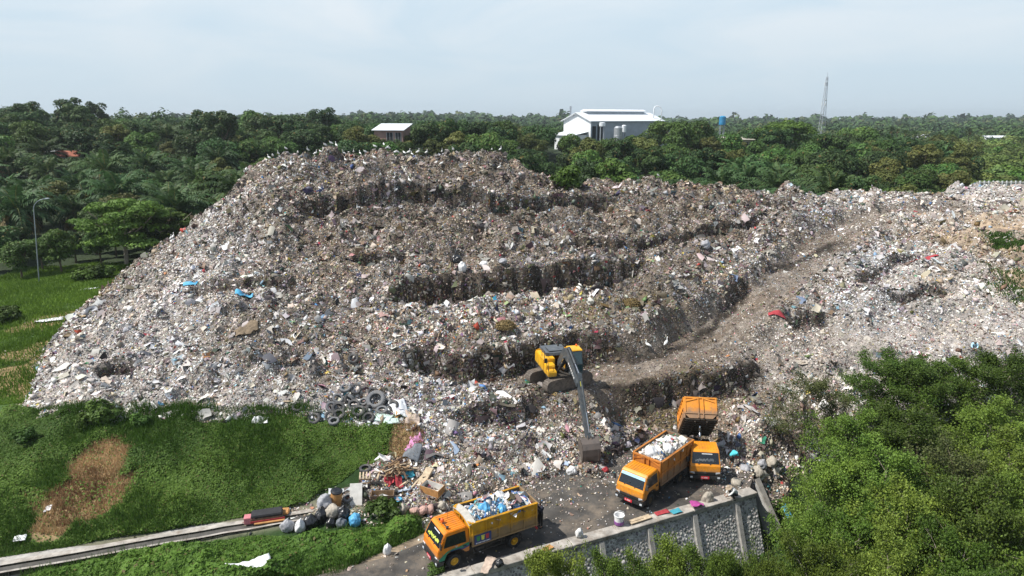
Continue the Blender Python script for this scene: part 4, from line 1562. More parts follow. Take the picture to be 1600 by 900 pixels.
# ================================================================ YARD, WALL, DRAIN, BUILDINGS
mat('asphalt', (.070, .064, .057), .9, .5, .9, dirt=(.24, .19, .14), dirt_amt=.8, dirt_scale=.55, bump=.5, bump_scale=9)
mat('concrete', (.42, .40, .37), .85, .3, 2.5, dirt=(.16, .14, .12), dirt_amt=.7, dirt_scale=1.4, bump=.3)
mat('coping', (.40, .37, .33), .85, .4, 2.0, dirt=(.17, .13, .095), dirt_amt=.95, dirt_scale=1.6, bump=.3)
mat('mortar', (.46, .45, .43), .95, .35, 2.0, dirt=(.50, .49, .47), dirt_amt=.5, dirt_scale=.6, bump=.7, bump_scale=14)
mat_attr('river_stone', rough=.85, noise=.3, nscale=6)
mat('channel_bed', (.085, .08, .072), .9, .4, 2)
mat('white_sheet', (.72, .75, .78), .45, .08, .3)
mat('white_wall', (.70, .72, .74), .8, .1, .3)
mat('grey_clad', (.36, .40, .45), .6, .15, .5)
mat('dark_gap', (.02, .022, .025), .9, .2, 1)
mat('galv', (.42, .44, .46), .45, .2, 2, metal=.5)
mat('red_roof', (.30, .10, .06), .85, .35, 1.0)
mat('red_wall', (.32, .20, .17), .85, .25, .5)
mat('grey_roof', (.30, .30, .30), .8, .3, .5)
mat('beige_wall', (.45, .42, .36), .85, .2, .4)
mat('tank_blue', (.03, .22, .42), .5, .15, 1)
mat('steel_grey', (.33, .36, .40), .5, .15, 1, metal=.4)
mat('tower_paint', (.36, .38, .42), .6, .15, 1)

# ---- yard asphalt: sheet with a little thickness
b = MB()
b.prism([(p.x, p.y) for p in YARD], -.05, .012, axis='z')
o = b.build('road', 'asphalt')
tag(o, kind='structure')

# ---- retaining wall
wt = math.atan2(wd.y, wd.x)
wl = 46.0                                  # local x along the wall towards the corner (corner at 0), -y faces the camera
root = empty('retaining_wall', (W1.x, W1.y, 0), wt)
tag(root, 'high battered wall of round river stones in mortar holding up the yard', 'wall')
BAT = .36                                  # batter: metres out per metre down
HT = 5.2
yb = lambda z: -.15 + BAT * z              # z negative -> towards the camera
prof = [(-.15, 0.0), (.45, 0.0), (.45, -HT), (yb(-HT), -HT)]
b = MB()
b.prism(prof, -wl, 0.25, axis='x')
b.build('wall_body', 'mortar', root)
b = MB()
x0 = -wl
while x0 < .3:
    x1 = min(.3, x0 + random.uniform(2.6, 3.4))
    b.prism([(-.34, .14 + random.uniform(-.012, .012)), (-.34, -.14), (.42, -.14), (.42, .14)], x0, x1 - .012, axis='x')
    x0 = x1
b.build('coping', 'coping', root, bevel=.03, jit=.012)


def stones():
    g = np.random.default_rng(19)
    pts = []
    cell = {}
    for _ in range(42000):
        x, d = g.uniform(-22, .2), g.uniform(.12, 5.0)
        r = g.choice([.065, .08, .095, .115, .15], p=[.27, .3, .25, .13, .05]) * g.uniform(.85, 1.1)
        if min(abs((x + 1.35) % 3.3), 3.3 - abs((x + 1.35) % 3.3)) < .26 + r * .6: continue
        k = (int(x / .5), int(d / .5))
        bad = False
        for i in (-1, 0, 1):
            for j in (-1, 0, 1):
                for (a, c, q) in cell.get((k[0] + i, k[1] + j), ()):
                    if (a - x) ** 2 + (c - d) ** 2 < ((q + r) * 1.05) ** 2: bad = True
        if bad: continue
        cell.setdefault(k, []).append((x, d, r))
        pts.append((x, d, r))
    bm = bmesh.new()
    bmesh.ops.create_icosphere(bm, subdivisions=1, radius=1)
    sv = np.array([v.co[:] for v in bm.verts])
    sf = np.array([[v.index for v in f.verts] for f in bm.faces])
    bm.free()
    n = len(pts)
    p = np.array(pts)
    V = sv[None] * np.stack([p[:, 2] * g.uniform(.85, 1.25, n), p[:, 2] * .36, p[:, 2] * g.uniform(.8, 1.15, n)], -1)[:, None]
    V = V * (1 + g.normal(0, .05, (n, len(sv), 1)))
    ang = g.uniform(-.6, .6, n)
    c, s = np.cos(ang)[:, None], np.sin(ang)[:, None]
    X, Z = V[..., 0] * c - V[..., 2] * s, V[..., 0] * s + V[..., 2] * c
    V = np.stack([X, V[..., 1], Z], -1)
    zz = -p[:, 1]
    V[..., 0] += p[:, 0, None]
    V[..., 1] += (yb(zz) - .015)[:, None] + BAT * V[..., 2]
    V[..., 2] += zz[:, None]
    idx = sf[None] + (np.arange(n) * len(sv))[:, None, None]
    col = np.array([.30, .292, .28])[None] * g.uniform(.5, 1.45, (n, 1)) + g.normal(0, .008, (n, 3))
    return fast_mesh('stone_facing', V.reshape(-1, 3), idx.reshape(-1, 3), np.repeat(col, len(sf), 0), ['river_stone'], True)


link('stone_facing', stones(), root)
k = 0
x = -1.35
while x > -24:
    b = MB()
    b.prism([(yb(-.17) - .16, -.17), (yb(-.17) + .1, -.17), (yb(-HT) + .1, -HT), (yb(-HT) - .16, -HT)], x - .17, x + .17, axis='x')
    b.build('pilaster', 'concrete', root, bevel=.02)
    x -= 3.3

# wing wall stepping down past the corner
wA, wB = P(1181, 749, .1), P(1218, 836, -2.9)
root = empty('wing_wall', (wA.x, wA.y, 0))
tag(root, 'short sloping concrete wing wall running down from the yard corner', 'wall')
d = Vector((wB.x - wA.x, wB.y - wA.y, 0))
nn = Vector((-d.y, d.x, 0)).normalized() * .32
b = MB()
A, B = Vector((0, 0, .0)), Vector((d.x, d.y, -2.95))
b.plate([A, B, Vector((B.x, B.y, -5.5)), Vector((0, 0, -5.5))], nn)
b.build('wall_body', 'mortar', root)
b = MB()
o1 = nn * -.25
b.plate([A + o1 + Vector((0, 0, .14)), B + o1 + Vector((0, 0, .14)), B + o1 - Vector((0, 0, .005)), A + o1 - Vector((0, 0, .005))], nn * 1.5)
b.build('coping', 'coping', root, bevel=.02)

# ---- drain channel with its two kerbs
def ribbon(name, line, o0, o1, z0, z1, m):
    b = MB()
    pts = [Vector((p.x, p.y, 0)) for p in line]
    L_, R_ = [], []
    for i, p in enumerate(pts):
        t = (pts[min(i + 1, len(pts) - 1)] - pts[max(i - 1, 0)]).normalized()
        nrm = Vector((t.y, -t.x, 0))
        L_.append(p + nrm * o0); R_.append(p + nrm * o1)
    for i in range(len(pts) - 1):
        vs = [L_[i] + Vector((0, 0, z0)), R_[i] + Vector((0, 0, z0)), R_[i + 1] + Vector((0, 0, z0)), L_[i + 1] + Vector((0, 0, z0)),
              L_[i] + Vector((0, 0, z1)), R_[i] + Vector((0, 0, z1)), R_[i + 1] + Vector((0, 0, z1)), L_[i + 1] + Vector((0, 0, z1))]
        b.add(vs, [(0, 3, 2, 1), (4, 5, 6, 7), (0, 1, 5, 4), (2, 3, 7, 6)] + ([(3, 0, 4, 7)] if i == 0 else []) + ([(1, 2, 6, 5)] if i == len(pts) - 2 else []))
    ob = b.build(name, m)
    tag(ob, kind='structure')


fine = []
for i in range(len(STRIP) - 1):
    for t in range(6):
        p = STRIP[i].lerp(STRIP[i + 1], t / 6)
        j = .05 * vnoise(np.array([p.x * .8]), np.array([p.y * .8]), 4)[0]
        fine.append(Vector((p.x, p.y + j, 0)))
ribbon('kerb', fine, -.32, .06, -.2, .17, 'coping')
ribbon('drain_road_surface', fine, .06, .58, -.25, .05, 'channel_bed')
ribbon('kerb', fine, .58, .74, -.2, .14, 'coping')
ribbon('pavement', fine, -.95, -.32, -.2, .11, 'concrete')

# ---- white warehouse on the rise behind the dump
C0 = pix_xy(923, 252)
wz = float(G(C0[0], C0[1])) - .2
root = empty('warehouse', (C0[0], C0[1], wz), R(36))
tag(root, 'long white roofed warehouse with a raised ridge, on the rise behind the dump', 'warehouse')
eav = top_at(C0[0], C0[1], 189) - wz
L_, W_, rid = 38.5, 15.5, 2.9
b = MB()
b.prism([(0, 0), (W_, 0), (W_, eav), (W_ / 2, eav + rid), (0, eav)], 0, L_, axis='x')
b.build('wall', 'white_wall', root)
b = MB()
b.box((L_ / 2, -.04, eav / 2), (L_ - .4, .06, eav - .1))
for i in range(60): b.box((.5 + i * .6, -.09, eav / 2), (.12, .06, eav - .15))
b.build('side_cladding', 'grey_clad', root)
b = MB()
for s_ in (0, 1):
    a, c = ((-.8, eav - .28) if s_ == 0 else (W_ + .8, eav - .28)), (W_ / 2, eav + rid + .02)
    b.plate([(-.9, a[0], a[1] + .02), (L_ + .9, a[0], a[1] + .02), (L_ + .9, c[0], c[1]), (-.9, c[0], c[1])], (0, 0, .22))
ro = b.build('roof', 'white_sheet', root)
b = MB()
b.prism([(W_ / 2 - 1.7, eav + rid + .5), (W_ / 2 + 1.7, eav + rid + .5), (W_ / 2 + 1.9, eav + rid + .7), (W_ / 2, eav + rid + 1.4), (W_ / 2 - 1.9, eav + rid + .7)], 3, L_ - 3, axis='x')
b.box((L_ / 2, W_ / 2, eav + rid + .25), (L_ - 8, 2.6, .9), mi=1)
b.build('ridge_vent', ['white_sheet', 'grey_clad'], ro)
b = MB()
b.box((1.6, -.16, eav * .42), (1.8, .1, eav * .8)); b.box((4.6, -.16, eav * .45), (2.6, .1, eav * .86))
b.build('door', 'dark_gap', root)
b = MB()
b.prism([(2, 0), (13, 0), (13, eav * .52), (2, eav * .52)], -6.5, -.02, axis='x')
le = b.build('lean_to_wall', 'white_wall', root)
b = MB()
b.plate([(-7.2, 1.2, eav * .50), (.0, 1.2, eav * .62), (.0, 14, eav * .62), (-7.2, 14, eav * .50)], (0, 0, .2))
b.build('roof', 'white_sheet', le)
b = MB()
b.prism([(-2, 0), (9, 0), (9, eav * .55), (3, eav * .85), (-2, eav * .55)], L_ + .02, L_ + 8, axis='x')
ex_ = b.build('annex_wall', 'white_wall', root)
b = MB()
b.plate([(L_, -2.4, eav * .53), (L_ + 8.6, -2.4, eav * .53), (L_ + 8.6, 3, eav * .87), (L_, 3, eav * .87)], (0, 0, .2))
b.plate([(L_, 9.4, eav * .53), (L_ + 8.6, 9.4, eav * .53), (L_ + 8.6, 3, eav * .872), (L_, 3, eav * .872)], (0, 0, .2))
b.build('roof', 'grey_clad', ex_)
b = MB()
px = L_ - 3
b.tube([(px, 2, eav), (px, 2, eav + 4.6), (px + .4, 1.8, eav + 5.4), (px + 1.2, 1.3, eav + 5.7), (px + 2.2, .6, eav + 5.2), (px + 2.6, .2, eav + 4), (px + 2.6, .2, eav + .4)], .22, 10)
b.build('duct', 'white_sheet', root, smooth=True)


def tank(u, k, v_top, dia, hgt, lab, m, legs=0.0, name='water_tank'):
    x, y = pix_xy(u, k)
    z = float(G(x, y))
    zt = top_at(x, y, v_top)
    r_ = empty(name, (x, y, z))
    tag(r_, lab, 'tank')
    b = MB()
    r = dia / 2
    b.lathe([(0.01, zt - z - hgt), (r, zt - z - hgt), (r, zt - z - hgt * .66), (r * 1.03, zt - z - hgt * .64), (r, zt - z - hgt * .62), (r, zt - z - hgt * .12), (r * .6, zt - z - .05), (.01, zt - z)], n=20)
    b.build('vessel', m, r_, smooth=False)
    for a in range(4):
        b = MB()
        c, s = math.cos(a * 1.571 + .78) * r * .8, math.sin(a * 1.571 + .78) * r * .8
        b.tube([(c, s, -.2), (c, s, zt - z - hgt + .02)], .14, 6)
        b.build('leg', 'steel_grey', r_)


tank(966, 242, 197, 3.0, 5.2, 'pale round tank standing before the long warehouse wall', 'galv')
tank(941, 244, 191, 2.2, 1.4, 'small white tank on tall legs by the warehouse doors', 'white_sheet')
tank(975, 244, 195, 1.6, 2.6, 'narrow white tank tucked beside the pale round tank', 'white_sheet')
tank(1128, 285, 181, 2.7, 3.6, 'bright blue water tank above the trees', 'tank_blue')
x, y = pix_xy(891, 270)
b = MB()
z = float(G(x, y))
zt = top_at(x, y, 166) - z
b.tube([(0, 0, -.3), (0, 0, zt * .9), (0, 0, zt)], [.34, .30, .42], 10)
tag(b.build('chimney_stack', 'steel_grey', None, (x, y, z)), 'thin grey chimney stack rising behind the warehouse gable', 'chimney')

# ---- house with pale roof
def house(x, y, rz, w, d_, h, rise, lab, walls, roof, name='house', wins=(), gable=False, zoff=0.0, over=.6):
    z = float(G(x, y)) + zoff
    r_ = empty(name, (x, y, z), R(rz))
    tag(r_, lab, 'house')
    b = MB()
    if gable:
        b.prism([(-d_ / 2, -1), (d_ / 2, -1), (d_ / 2, h), (0, h + rise), (-d_ / 2, h)], -w / 2, w / 2, axis='x')
    else:
        b.prism([(-d_ / 2, -1), (d_ / 2, -1), (d_ / 2, h + rise), (-d_ / 2, h)], -w / 2, w / 2, axis='x')
    b.build('wall', walls, r_)
    b = MB()
    if gable:
        for s_ in (-1, 1):
            b.plate([(-w / 2 - over, s_ * (d_ / 2 + over), h - rise * over / d_ * 2 + .02), (w / 2 + over, s_ * (d_ / 2 + over), h - rise * over / d_ * 2 + .02), (w / 2 + over, 0, h + rise + .03), (-w / 2 - over, 0, h + rise + .03)], (0, 0, .15))
    else:
        k_ = rise / d_
        b.plate([(-w / 2 - over, -d_ / 2 - over, h - k_ * over + .02), (w / 2 + over, -d_ / 2 - over, h - k_ * over + .02), (w / 2 + over, d_ / 2 + over, h + rise + k_ * over + .02), (-w / 2 - over, d_ / 2 + over, h + rise + k_ * over + .02)], (0, 0, .16))
    b.build('roof', roof, r_)
    for (wx, wz, ww, wh) in wins:
        b = MB()
        b.box((wx, -d_ / 2 - .03, wz), (ww, .1, wh))
        f = b.build('window', 'dark_gap', r_)
        b = MB()
        for q in (-1, 1): b.box((wx + q * ww / 2, -d_ / 2 - .09, wz), (.12, .05, wh + .12))
        b.box((wx, -d_ / 2 - .09, wz - wh / 2), (ww, .05, .12)); b.box((wx, -d_ / 2 - .09, wz), (.1, .05, wh))
        b.build('frame', 'galv', f)
    return r_


def rayk(u, v, h, k0=110, k1=900):
    """depth in direction u where a thing h tall standing on the ground tops out at row v"""
    for k in np.arange(k0, k1, 1.0):
        x, y = pix_xy(u, k)
        if float(G(x, y)) + h >= top_at(x, y, v): return k
    return k1


hz = float(G(HOUSE.x, HOUSE.y))
ht_ = top_at(HOUSE.x, HOUSE.y, 203) - hz
house(HOUSE.x, HOUSE.y, -10, 8.6, 7.0, ht_, 1.5, 'small red walled house with a pale sloping roof above the highest top of the dump', 'red_wall', 'white_sheet', wins=((.4, ht_ - 1.9, 1.9, 2.4), (2.9, ht_ - 1.9, 1.7, 2.4)))
x, y = pix_xy(103, rayk(103, 241, 4.2)); zz = top_at(x, y, 241) - float(G(x, y))
house(x, y, 10, 5.4, 4.5, zz - .3, 1.1, 'small house with a red tiled roof half hidden in the trees', 'grey_clad', 'red_roof', gable=True, wins=((-.8, zz - 1.4, 1, 1), (1.2, zz - 1.4, 1, 1)))
x, y = pix_xy(74, rayk(103, 241, 4.2) + 3); zz = top_at(x, y, 238) - float(G(x, y))
house(x, y, 0, 2.6, 3, zz, .3, 'small shed with a pale tin roof next to the red tiled house', 'beige_wall', 'white_sheet', 'shed', over=.3)
x, y = pix_xy(35, rayk(35, 254, 3.4)); zz = top_at(x, y, 254) - float(G(x, y))
house(x, y, 5, 9, 4, zz, .5, 'low building with a long flat grey roof near the red tiled house', 'beige_wall', 'grey_roof', over=.4)
x, y = pix_xy(298, rayk(298, 263, 2.6)); zz = top_at(x, y, 263) - float(G(x, y))
house(x, y, 0, 1.4, 1.6, zz, .2, 'tiny white roofed hut among the palms beyond the dump slope', 'beige_wall', 'white_sheet', 'hut', over=.25)
x, y = pix_xy(1152, 248); zz = top_at(x, y, 218) - float(G(x, y))
house(x, y, -4, 10.5, 6, zz, .6, 'low beige building with a long pale roof among the trees', 'beige_wall', 'beige_wall', wins=((-3, zz - 1.4, 1.2, 1.1), (0, zz - 1.4, 1.2, 1.1), (3, zz - 1.4, 1.2, 1.1)))
x, y = pix_xy(1438, 420); zz = top_at(x, y, 211) - float(G(x, y))
house(x, y, 8, 9, 6, zz - 1, 1.4, 'far small house with a white and red roof at the edge of the hollow', 'white_wall', 'white_sheet', gable=True)
x, y = pix_xy(1556, 430); zz = top_at(x, y, 213) - float(G(x, y))
house(x, y, -6, 12, 6, zz - .6, .9, 'far pale shed in the trees above the bare earth cut', 'white_wall', 'white_sheet', 'shed', gable=True)
x, y = pix_xy(818, 330); zz = top_at(x, y, 203) - float(G(x, y))
house(x, y, 8, 9, 6, zz - 1, 1.2, 'far house with a dull pink roof between the trees', 'beige_wall', 'red_wall', gable=True)

# ---- posts and wall beyond the pale ridge
for (u0, u1, k, v, n, lab) in ((1540, 1640, 150, 284, 14, 'grey wall with a row of white posts beyond the pale ridge'), (1476, 1496, 150, 281, 3, 'short piece of grey wall with white posts behind the dark round tree')):
    p0, p1 = pix_xy(u0, k), pix_xy(u1, k)
    z = float(G(*p0))
    zt = top_at(p0[0], p0[1], v) - z
    r_ = empty('boundary_wall', (p0[0], p0[1], z))
    tag(r_, lab, 'wall')
    ln = p1[0] - p0[0]
    b = MB()
    b.box((ln / 2, 0, zt / 2 - .5), (ln, .25, zt + 1))
    b.box((ln / 2, -.2, zt - .2), (ln, .3, .22))
    b.build('wall_body', 'concrete', r_)
    for i in range(n):
        b = MB()
        b.box((ln * (i + .5) / n, -.3, zt / 2 - .2), (.22, .22, zt + .9))
        b.build('post', 'white_wall', r_)

# ---- lattice mast
x, y = pix_xy(1284, 480)
z = float(G(x, y))
ht = top_at(x, y, 120) - z
root = empty('radio_mast', (x, y, z), R(20))
tag(root, 'tall grey lattice radio mast standing above the treeline', 'mast')
b = MB()
wf = lambda t: 1.5 * (1 - t) ** 1.0 + .40
nb_ = 14
for i in range(nb_):
    t0, t1 = i / nb_, (i + 1) / nb_
    c0 = [Vector((sx * wf(t0), sy * wf(t0), ht * t0)) for sx, sy in ((-1, -1), (1, -1), (1, 1), (-1, 1))]
    c1 = [Vector((sx * wf(t1), sy * wf(t1), ht * t1)) for sx, sy in ((-1, -1), (1, -1), (1, 1), (-1, 1))]
    for j in range(4):
        b.tube([c0[j], c1[j]], .13, 4)
        b.tube([c0[j], c1[(j + 1) % 4]], .07, 4)
        b.tube([c0[(j + 1) % 4], c1[j]], .07, 4)
        b.tube([c1[j], c1[(j + 1) % 4]], .07, 4)
b.tube([(0, 0, ht), (0, 0, ht + 3)], .1, 5)
b.build('lattice', 'tower_paint', root)
for (t, a) in ((.62, 0), (.62, 2.1), (.62, 4.2), (.9, .5), (.9, 2.6)):
    b = MB()
    w = wf(t) + .5
    b.box((math.cos(a) * w, math.sin(a) * w, ht * t), (.35, .35, 2.4))
    b.build('antenna', 'white_sheet', root)
b = MB()
b.lathe([(.02, 0), (.7, .25), (.75, .3)], (0, -wf(.68) - .4, ht * .68), 'y', 14)
b.build('dish', 'white_sheet', root)

# ---- street lamp at the grass edge
mat('lamp_paint', (.26, .30, .33), .5, .15, 3, metal=.3)
lp = on(61, 441)
root = empty('street_lamp', tuple(lp))
tag(root, 'tall thin leaning street lamp with a curved arm at the grass edge', 'street lamp')
path = []
for i in range(9):
    t = i / 8
    path.append((.95 * t, 0, -.3 + 10.1 * t))
for i in range(1, 8):
    a = math.pi * .5 * i / 7 * .92
    path.append((.95 + .08 * i + 1.25 * (1 - math.cos(a)), 0, 9.8 + 1.15 * math.sin(a)))
b = MB()
b.tube(path, [.075 - .035 * i / (len(path) - 1) for i in range(len(path))], 8)
b.build('pole', 'lamp_paint', root, smooth=True)
e = Vector(path[-1])
b = MB()
b.box((e.x + .25, 0, e.z + .03), (.62, .24, .13), rot=(0, -.12, 0), taper=.7)
b.build('lamp_head', 'lamp_paint', root, bevel=.02)
b = MB()
b.box((0, 0, 0), (.34, .34, .1))
b.build('base_plate', 'steel_grey', root)
# ================================================================ VEHICLES
mat('paint_orange', (.70, .215, .010), .42, .2, 1.5, dirt=(.26, .12, .05), dirt_amt=.6, dirt_scale=2.5, spec=.5, mud=.75, mud_z=1.5)
mat('paint_amber', (.72, .265, .010), .42, .2, 1.5, dirt=(.28, .13, .05), dirt_amt=.6, dirt_scale=2.5, spec=.5, mud=.75, mud_z=1.5)
mat('bed_yellow', (.58, .29, .010), .5, .3, 1.5, dirt=(.20, .11, .04), dirt_amt=.8, dirt_scale=2.2, mud=.8, mud_z=.9)
mat('bed_rust', (.50, .185, .03), .6, .3, 1.5, dirt=(.20, .10, .05), dirt_amt=.8, dirt_scale=2.0, mud=.8, mud_z=.9)
mat('bed_orange', (.68, .25, .015), .55, .25, 1.5, dirt=(.25, .13, .05), dirt_amt=.6, dirt_scale=2.0, mud=.8, mud_z=.9)
mat('glass_dark', (.012, .016, .022), .08, .1, 1, spec=.6)
mat('black_plastic', (.022, .023, .025), .55, .3, 4, dirt=(.16, .13, .10), dirt_amt=.4, dirt_scale=3)
mat('chassis', (.03, .028, .026), .8, .4, 4, dirt=(.14, .11, .08), dirt_amt=.6, dirt_scale=3)
mat('tyre', (.022, .022, .023), .9, .3, 6, dirt=(.12, .10, .08), dirt_amt=.4, dirt_scale=4)
mat('rim_yellow', (.55, .30, .02), .5, .25, 5)
mat('rim_dark', (.10, .07, .04), .6, .3, 5)
mat('lamp_glass', (.62, .66, .70), .12, .1, 5, spec=.8)
mat('plate_red', (.62, .03, .05), .5, .1, 5)
mat('plain_white', (.78, .78, .78), .5, .08, 5)
mat('sky_strip', (.40, .66, .80), .4, .15, 3)
mat('chrome', (.65, .66, .68), .18, .1, 5, metal=1)
mat('sign_blue', (.03, .05, .16), .5, .1, 5)
mat('sign_green', (.04, .25, .08), .5, .1, 5)
mat('sign_yellow', (.65, .62, .10), .5, .1, 5)
mat('sign_red', (.45, .04, .05), .5, .1, 5)
mat('band_green', (.02, .20, .12), .5, .15, 3)
mat('band_blue', (.015, .04, .16), .5, .15, 3)
mat('beacon', (.75, .12, .02), .3, .1, 5)
mat('hood_grey', (.10, .115, .13), .5, .2, 2, dirt=(.2, .18, .15), dirt_amt=.3, dirt_scale=2)
mat('lime_stuff', (.50, .58, .10), .8, .3, 8)
mat('grey_tarp', (.42, .40, .36), .8, .25, 3)
mat('bed_inside', (.055, .042, .030), .8, .4, 3)
mat('tail_light', (.5, .02, .02), .3, .1, 5)


def cab_y(z): return .97 * (1 - .10 * max(0.0, z - 1.3) / .9)


def side_poly(b, pts, sy, off, mi=None):
    """thin plate following the cab's tumblehome on side sy (+1 left)"""
    q = [Vector((x, sy * (cab_y(z) + .002), z)) for x, z in pts]
    b.plate(q if sy < 0 else q[::-1], (0, sy * off, 0), mi)


def wheel(root, x, y, r, w, rim_m, dual=False):
    b = MB()
    ws = (0,) if not dual else (-w * .56, w * .56)
    for o_ in ws:
        b.lathe([(r * .56, -w / 2), (r * .80, -w / 2 * 1.05), (r * .96, -w / 2 * .9), (r, -w / 2 * .6), (r, w / 2 * .6), (r * .96, w / 2 * .9), (r * .80, w / 2 * 1.05), (r * .56, w / 2)], (0, o_, 0), 'y', 24, close=True)
    wo = b.build('wheel', 'tyre', root, (x, y, r))
    sy = 1 if y > 0 else -1
    f = sy * (w / 2 * .72 + (w * .56 if dual else 0))
    b = MB()
    b.lathe([(r * .57, f), (r * .52, f - sy * .02), (r * .45, f - sy * .10 if dual else f - sy * .03), (r * .22, f - sy * (.10 if dual else -.005)), (r * .20, f + sy * .03), (.01, f + sy * .035)], (0, 0, 0), 'y', 20)
    for k in range(6):
        a = k * math.pi / 3
        b.lathe([(.022, f - sy * (.10 if dual else 0)), (.022, f - sy * (.07 if dual else -.03)), (.001, f - sy * (.065 if dual else -.035))], (math.cos(a) * r * .33, 0, math.sin(a) * r * .33), 'y', 6)
    b.build('rim', rim_m, wo)


def dump_bed(root, m, L_, Wd, Ht, hinge, ang, sign=False, visor=False, tail_open=False, inner='bed_inside'):
    """bed in hinge space: x forward from the hinge, z up from the bed floor"""
    t = .06
    b = MB()
    w = Wd / 2
    b.box((L_ / 2, 0, -.04), (L_, Wd - .1, .08), mi=1)
    for sy in (-1, 1):
        b.box((L_ / 2, sy * (w - t / 2), Ht / 2), (L_, t, Ht))
        b.box((L_ / 2, sy * (w - .10), Ht / 2), (L_ - .1, .02, Ht - .06), mi=1)
        yo = sy * (w + .035)
        for zz in (.05, Ht * .5, Ht - .05): b.box((L_ / 2, yo, zz), (L_ + .04, .07, .085))
        n = 5
        for i in range(n + 1):
            xx = .05 + (L_ - .1) * i / n
            b.box((xx, sy * (w + .03), Ht / 2), (.075, .058, Ht - .18))
    # front wall with clipped lower corners, frame and twin ram channels
    c = .32
    fp = [(-w + c, 0), (w - c, 0), (w, c), (w, Ht), (-w, Ht), (-w, c)]
    b.prism(fp, L_, L_ + t, axis='x')
    for sy in (-1, 1):
        b.box((L_ + .10, sy * .16, Ht / 2), (.12, .07, Ht - .04))
        b.box((L_ + .085, sy * (w - .06), Ht / 2 + .15), (.07, .10, Ht - .35))
        b.add([(L_ + .065, sy * .2, Ht - .02), (L_ + .065, sy * (w - .05), Ht - .28), (L_ + .065, sy * (w - .05), Ht - .38), (L_ + .065, sy * .2, Ht - .12),
               (L_ + .13, sy * .2, Ht - .02), (L_ + .13, sy * (w - .05), Ht - .28), (L_ + .13, sy * (w - .05), Ht - .38), (L_ + .13, sy * .2, Ht - .12)],
              [(0, 1, 2, 3), (7, 6, 5, 4), (0, 4, 5, 1), (1, 5, 6, 2), (2, 6, 7, 3), (3, 7, 4, 0)])
    b.box((L_ + .09, 0, Ht - .04), (.10, Wd, .09))
    b.box((L_ + .09, 0, .34), (.08, Wd - .08, .07))
    # longitudinal bearers under the floor
    for sy in (-1, 1): b.box((L_ / 2, sy * .40, -.15), (L_ - .2, .10, .14), mi=1)
    for i in range(7): b.box((.2 + i * (L_ - .4) / 6, 0, -.12), (.08, Wd - .15, .08), mi=1)
    bed = b.build('dump_bed', [m, inner], root, hinge, (0, -ang, 0))
    b = MB()
    b.box((0, 0, -Ht / 2 + .04), (.06, Wd - .02, Ht - .08))
    for zz in (-.06, -Ht * .5, -Ht + .12): b.box((-.05, 0, zz), (.06, Wd - .02, .08))
    for i in range(4): b.box((-.05, -w + .1 + i * (Wd - .2) / 3, -Ht / 2), (.055, .07, Ht - .1))
    tg = b.build('tailgate', m, bed, (-.03, 0, Ht - .02), (0, (ang + .25 if tail_open else 0), 0))
    if visor:
        b = MB()
        n = 8
        for i in range(n):
            y0, y1 = -w - .03 + (Wd + .06) * i / n, -w - .03 + (Wd + .06) * (i + 1) / n
            z0, z1 = [Ht + .02 + .16 * math.sin(math.pi * (q + w) / Wd) for q in (y0, y1)]
            b.add([(L_ + .16, y0, z0 - .10), (L_ - .22, y0, z0), (L_ - .22, y1, z1), (L_ + .16, y1, z1 - .10), (L_ + .16, y0, z0 - .14), (L_ - .22, y0, z0 - .04), (L_ - .22, y1, z1 - .04), (L_ + .16, y1, z1 - .14)],
                  [(0, 1, 2, 3), (7, 6, 5, 4), (0, 4, 5, 1), (2, 6, 7, 3), (1, 5, 6, 2), (3, 7, 4, 0)])
        b.build('visor', 'grey_tarp', bed)
    if sign:
        # picture board: three little bins and a line of lettering
        x0, x1, z0, z1 = L_ - 1.12, L_ - .12, .10, .66
        y = w + .078
        b = MB()
        b.box(((x0 + x1) / 2, y, (z0 + z1) / 2), (x1 - x0, .02, z1 - z0), mi=0)
        for i, mi in enumerate((3, 2, 1)):
            cx = x0 + .24 + i * .27
            zc = z0 + .32
            b.plate([(cx - .075, y + .012, zc - .13), (cx + .075, y + .012, zc - .13), (cx + .10, y + .012, zc + .10), (cx - .10, y + .012, zc + .10)], (0, .006, 0), mi)
            b.box((cx, y + .015, zc + .135), (.22, .008, .035), mi=mi)
        for i in range(11): b.box((x0 + .10 + i * .08, y + .014, z0 + .07), (.055 if i % 3 else .03, .008, .05), mi=4)
        b.build('picture_board', ['sign_blue', 'sign_green', 'sign_yellow', 'sign_red', 'plain_white'], bed)
    return bed


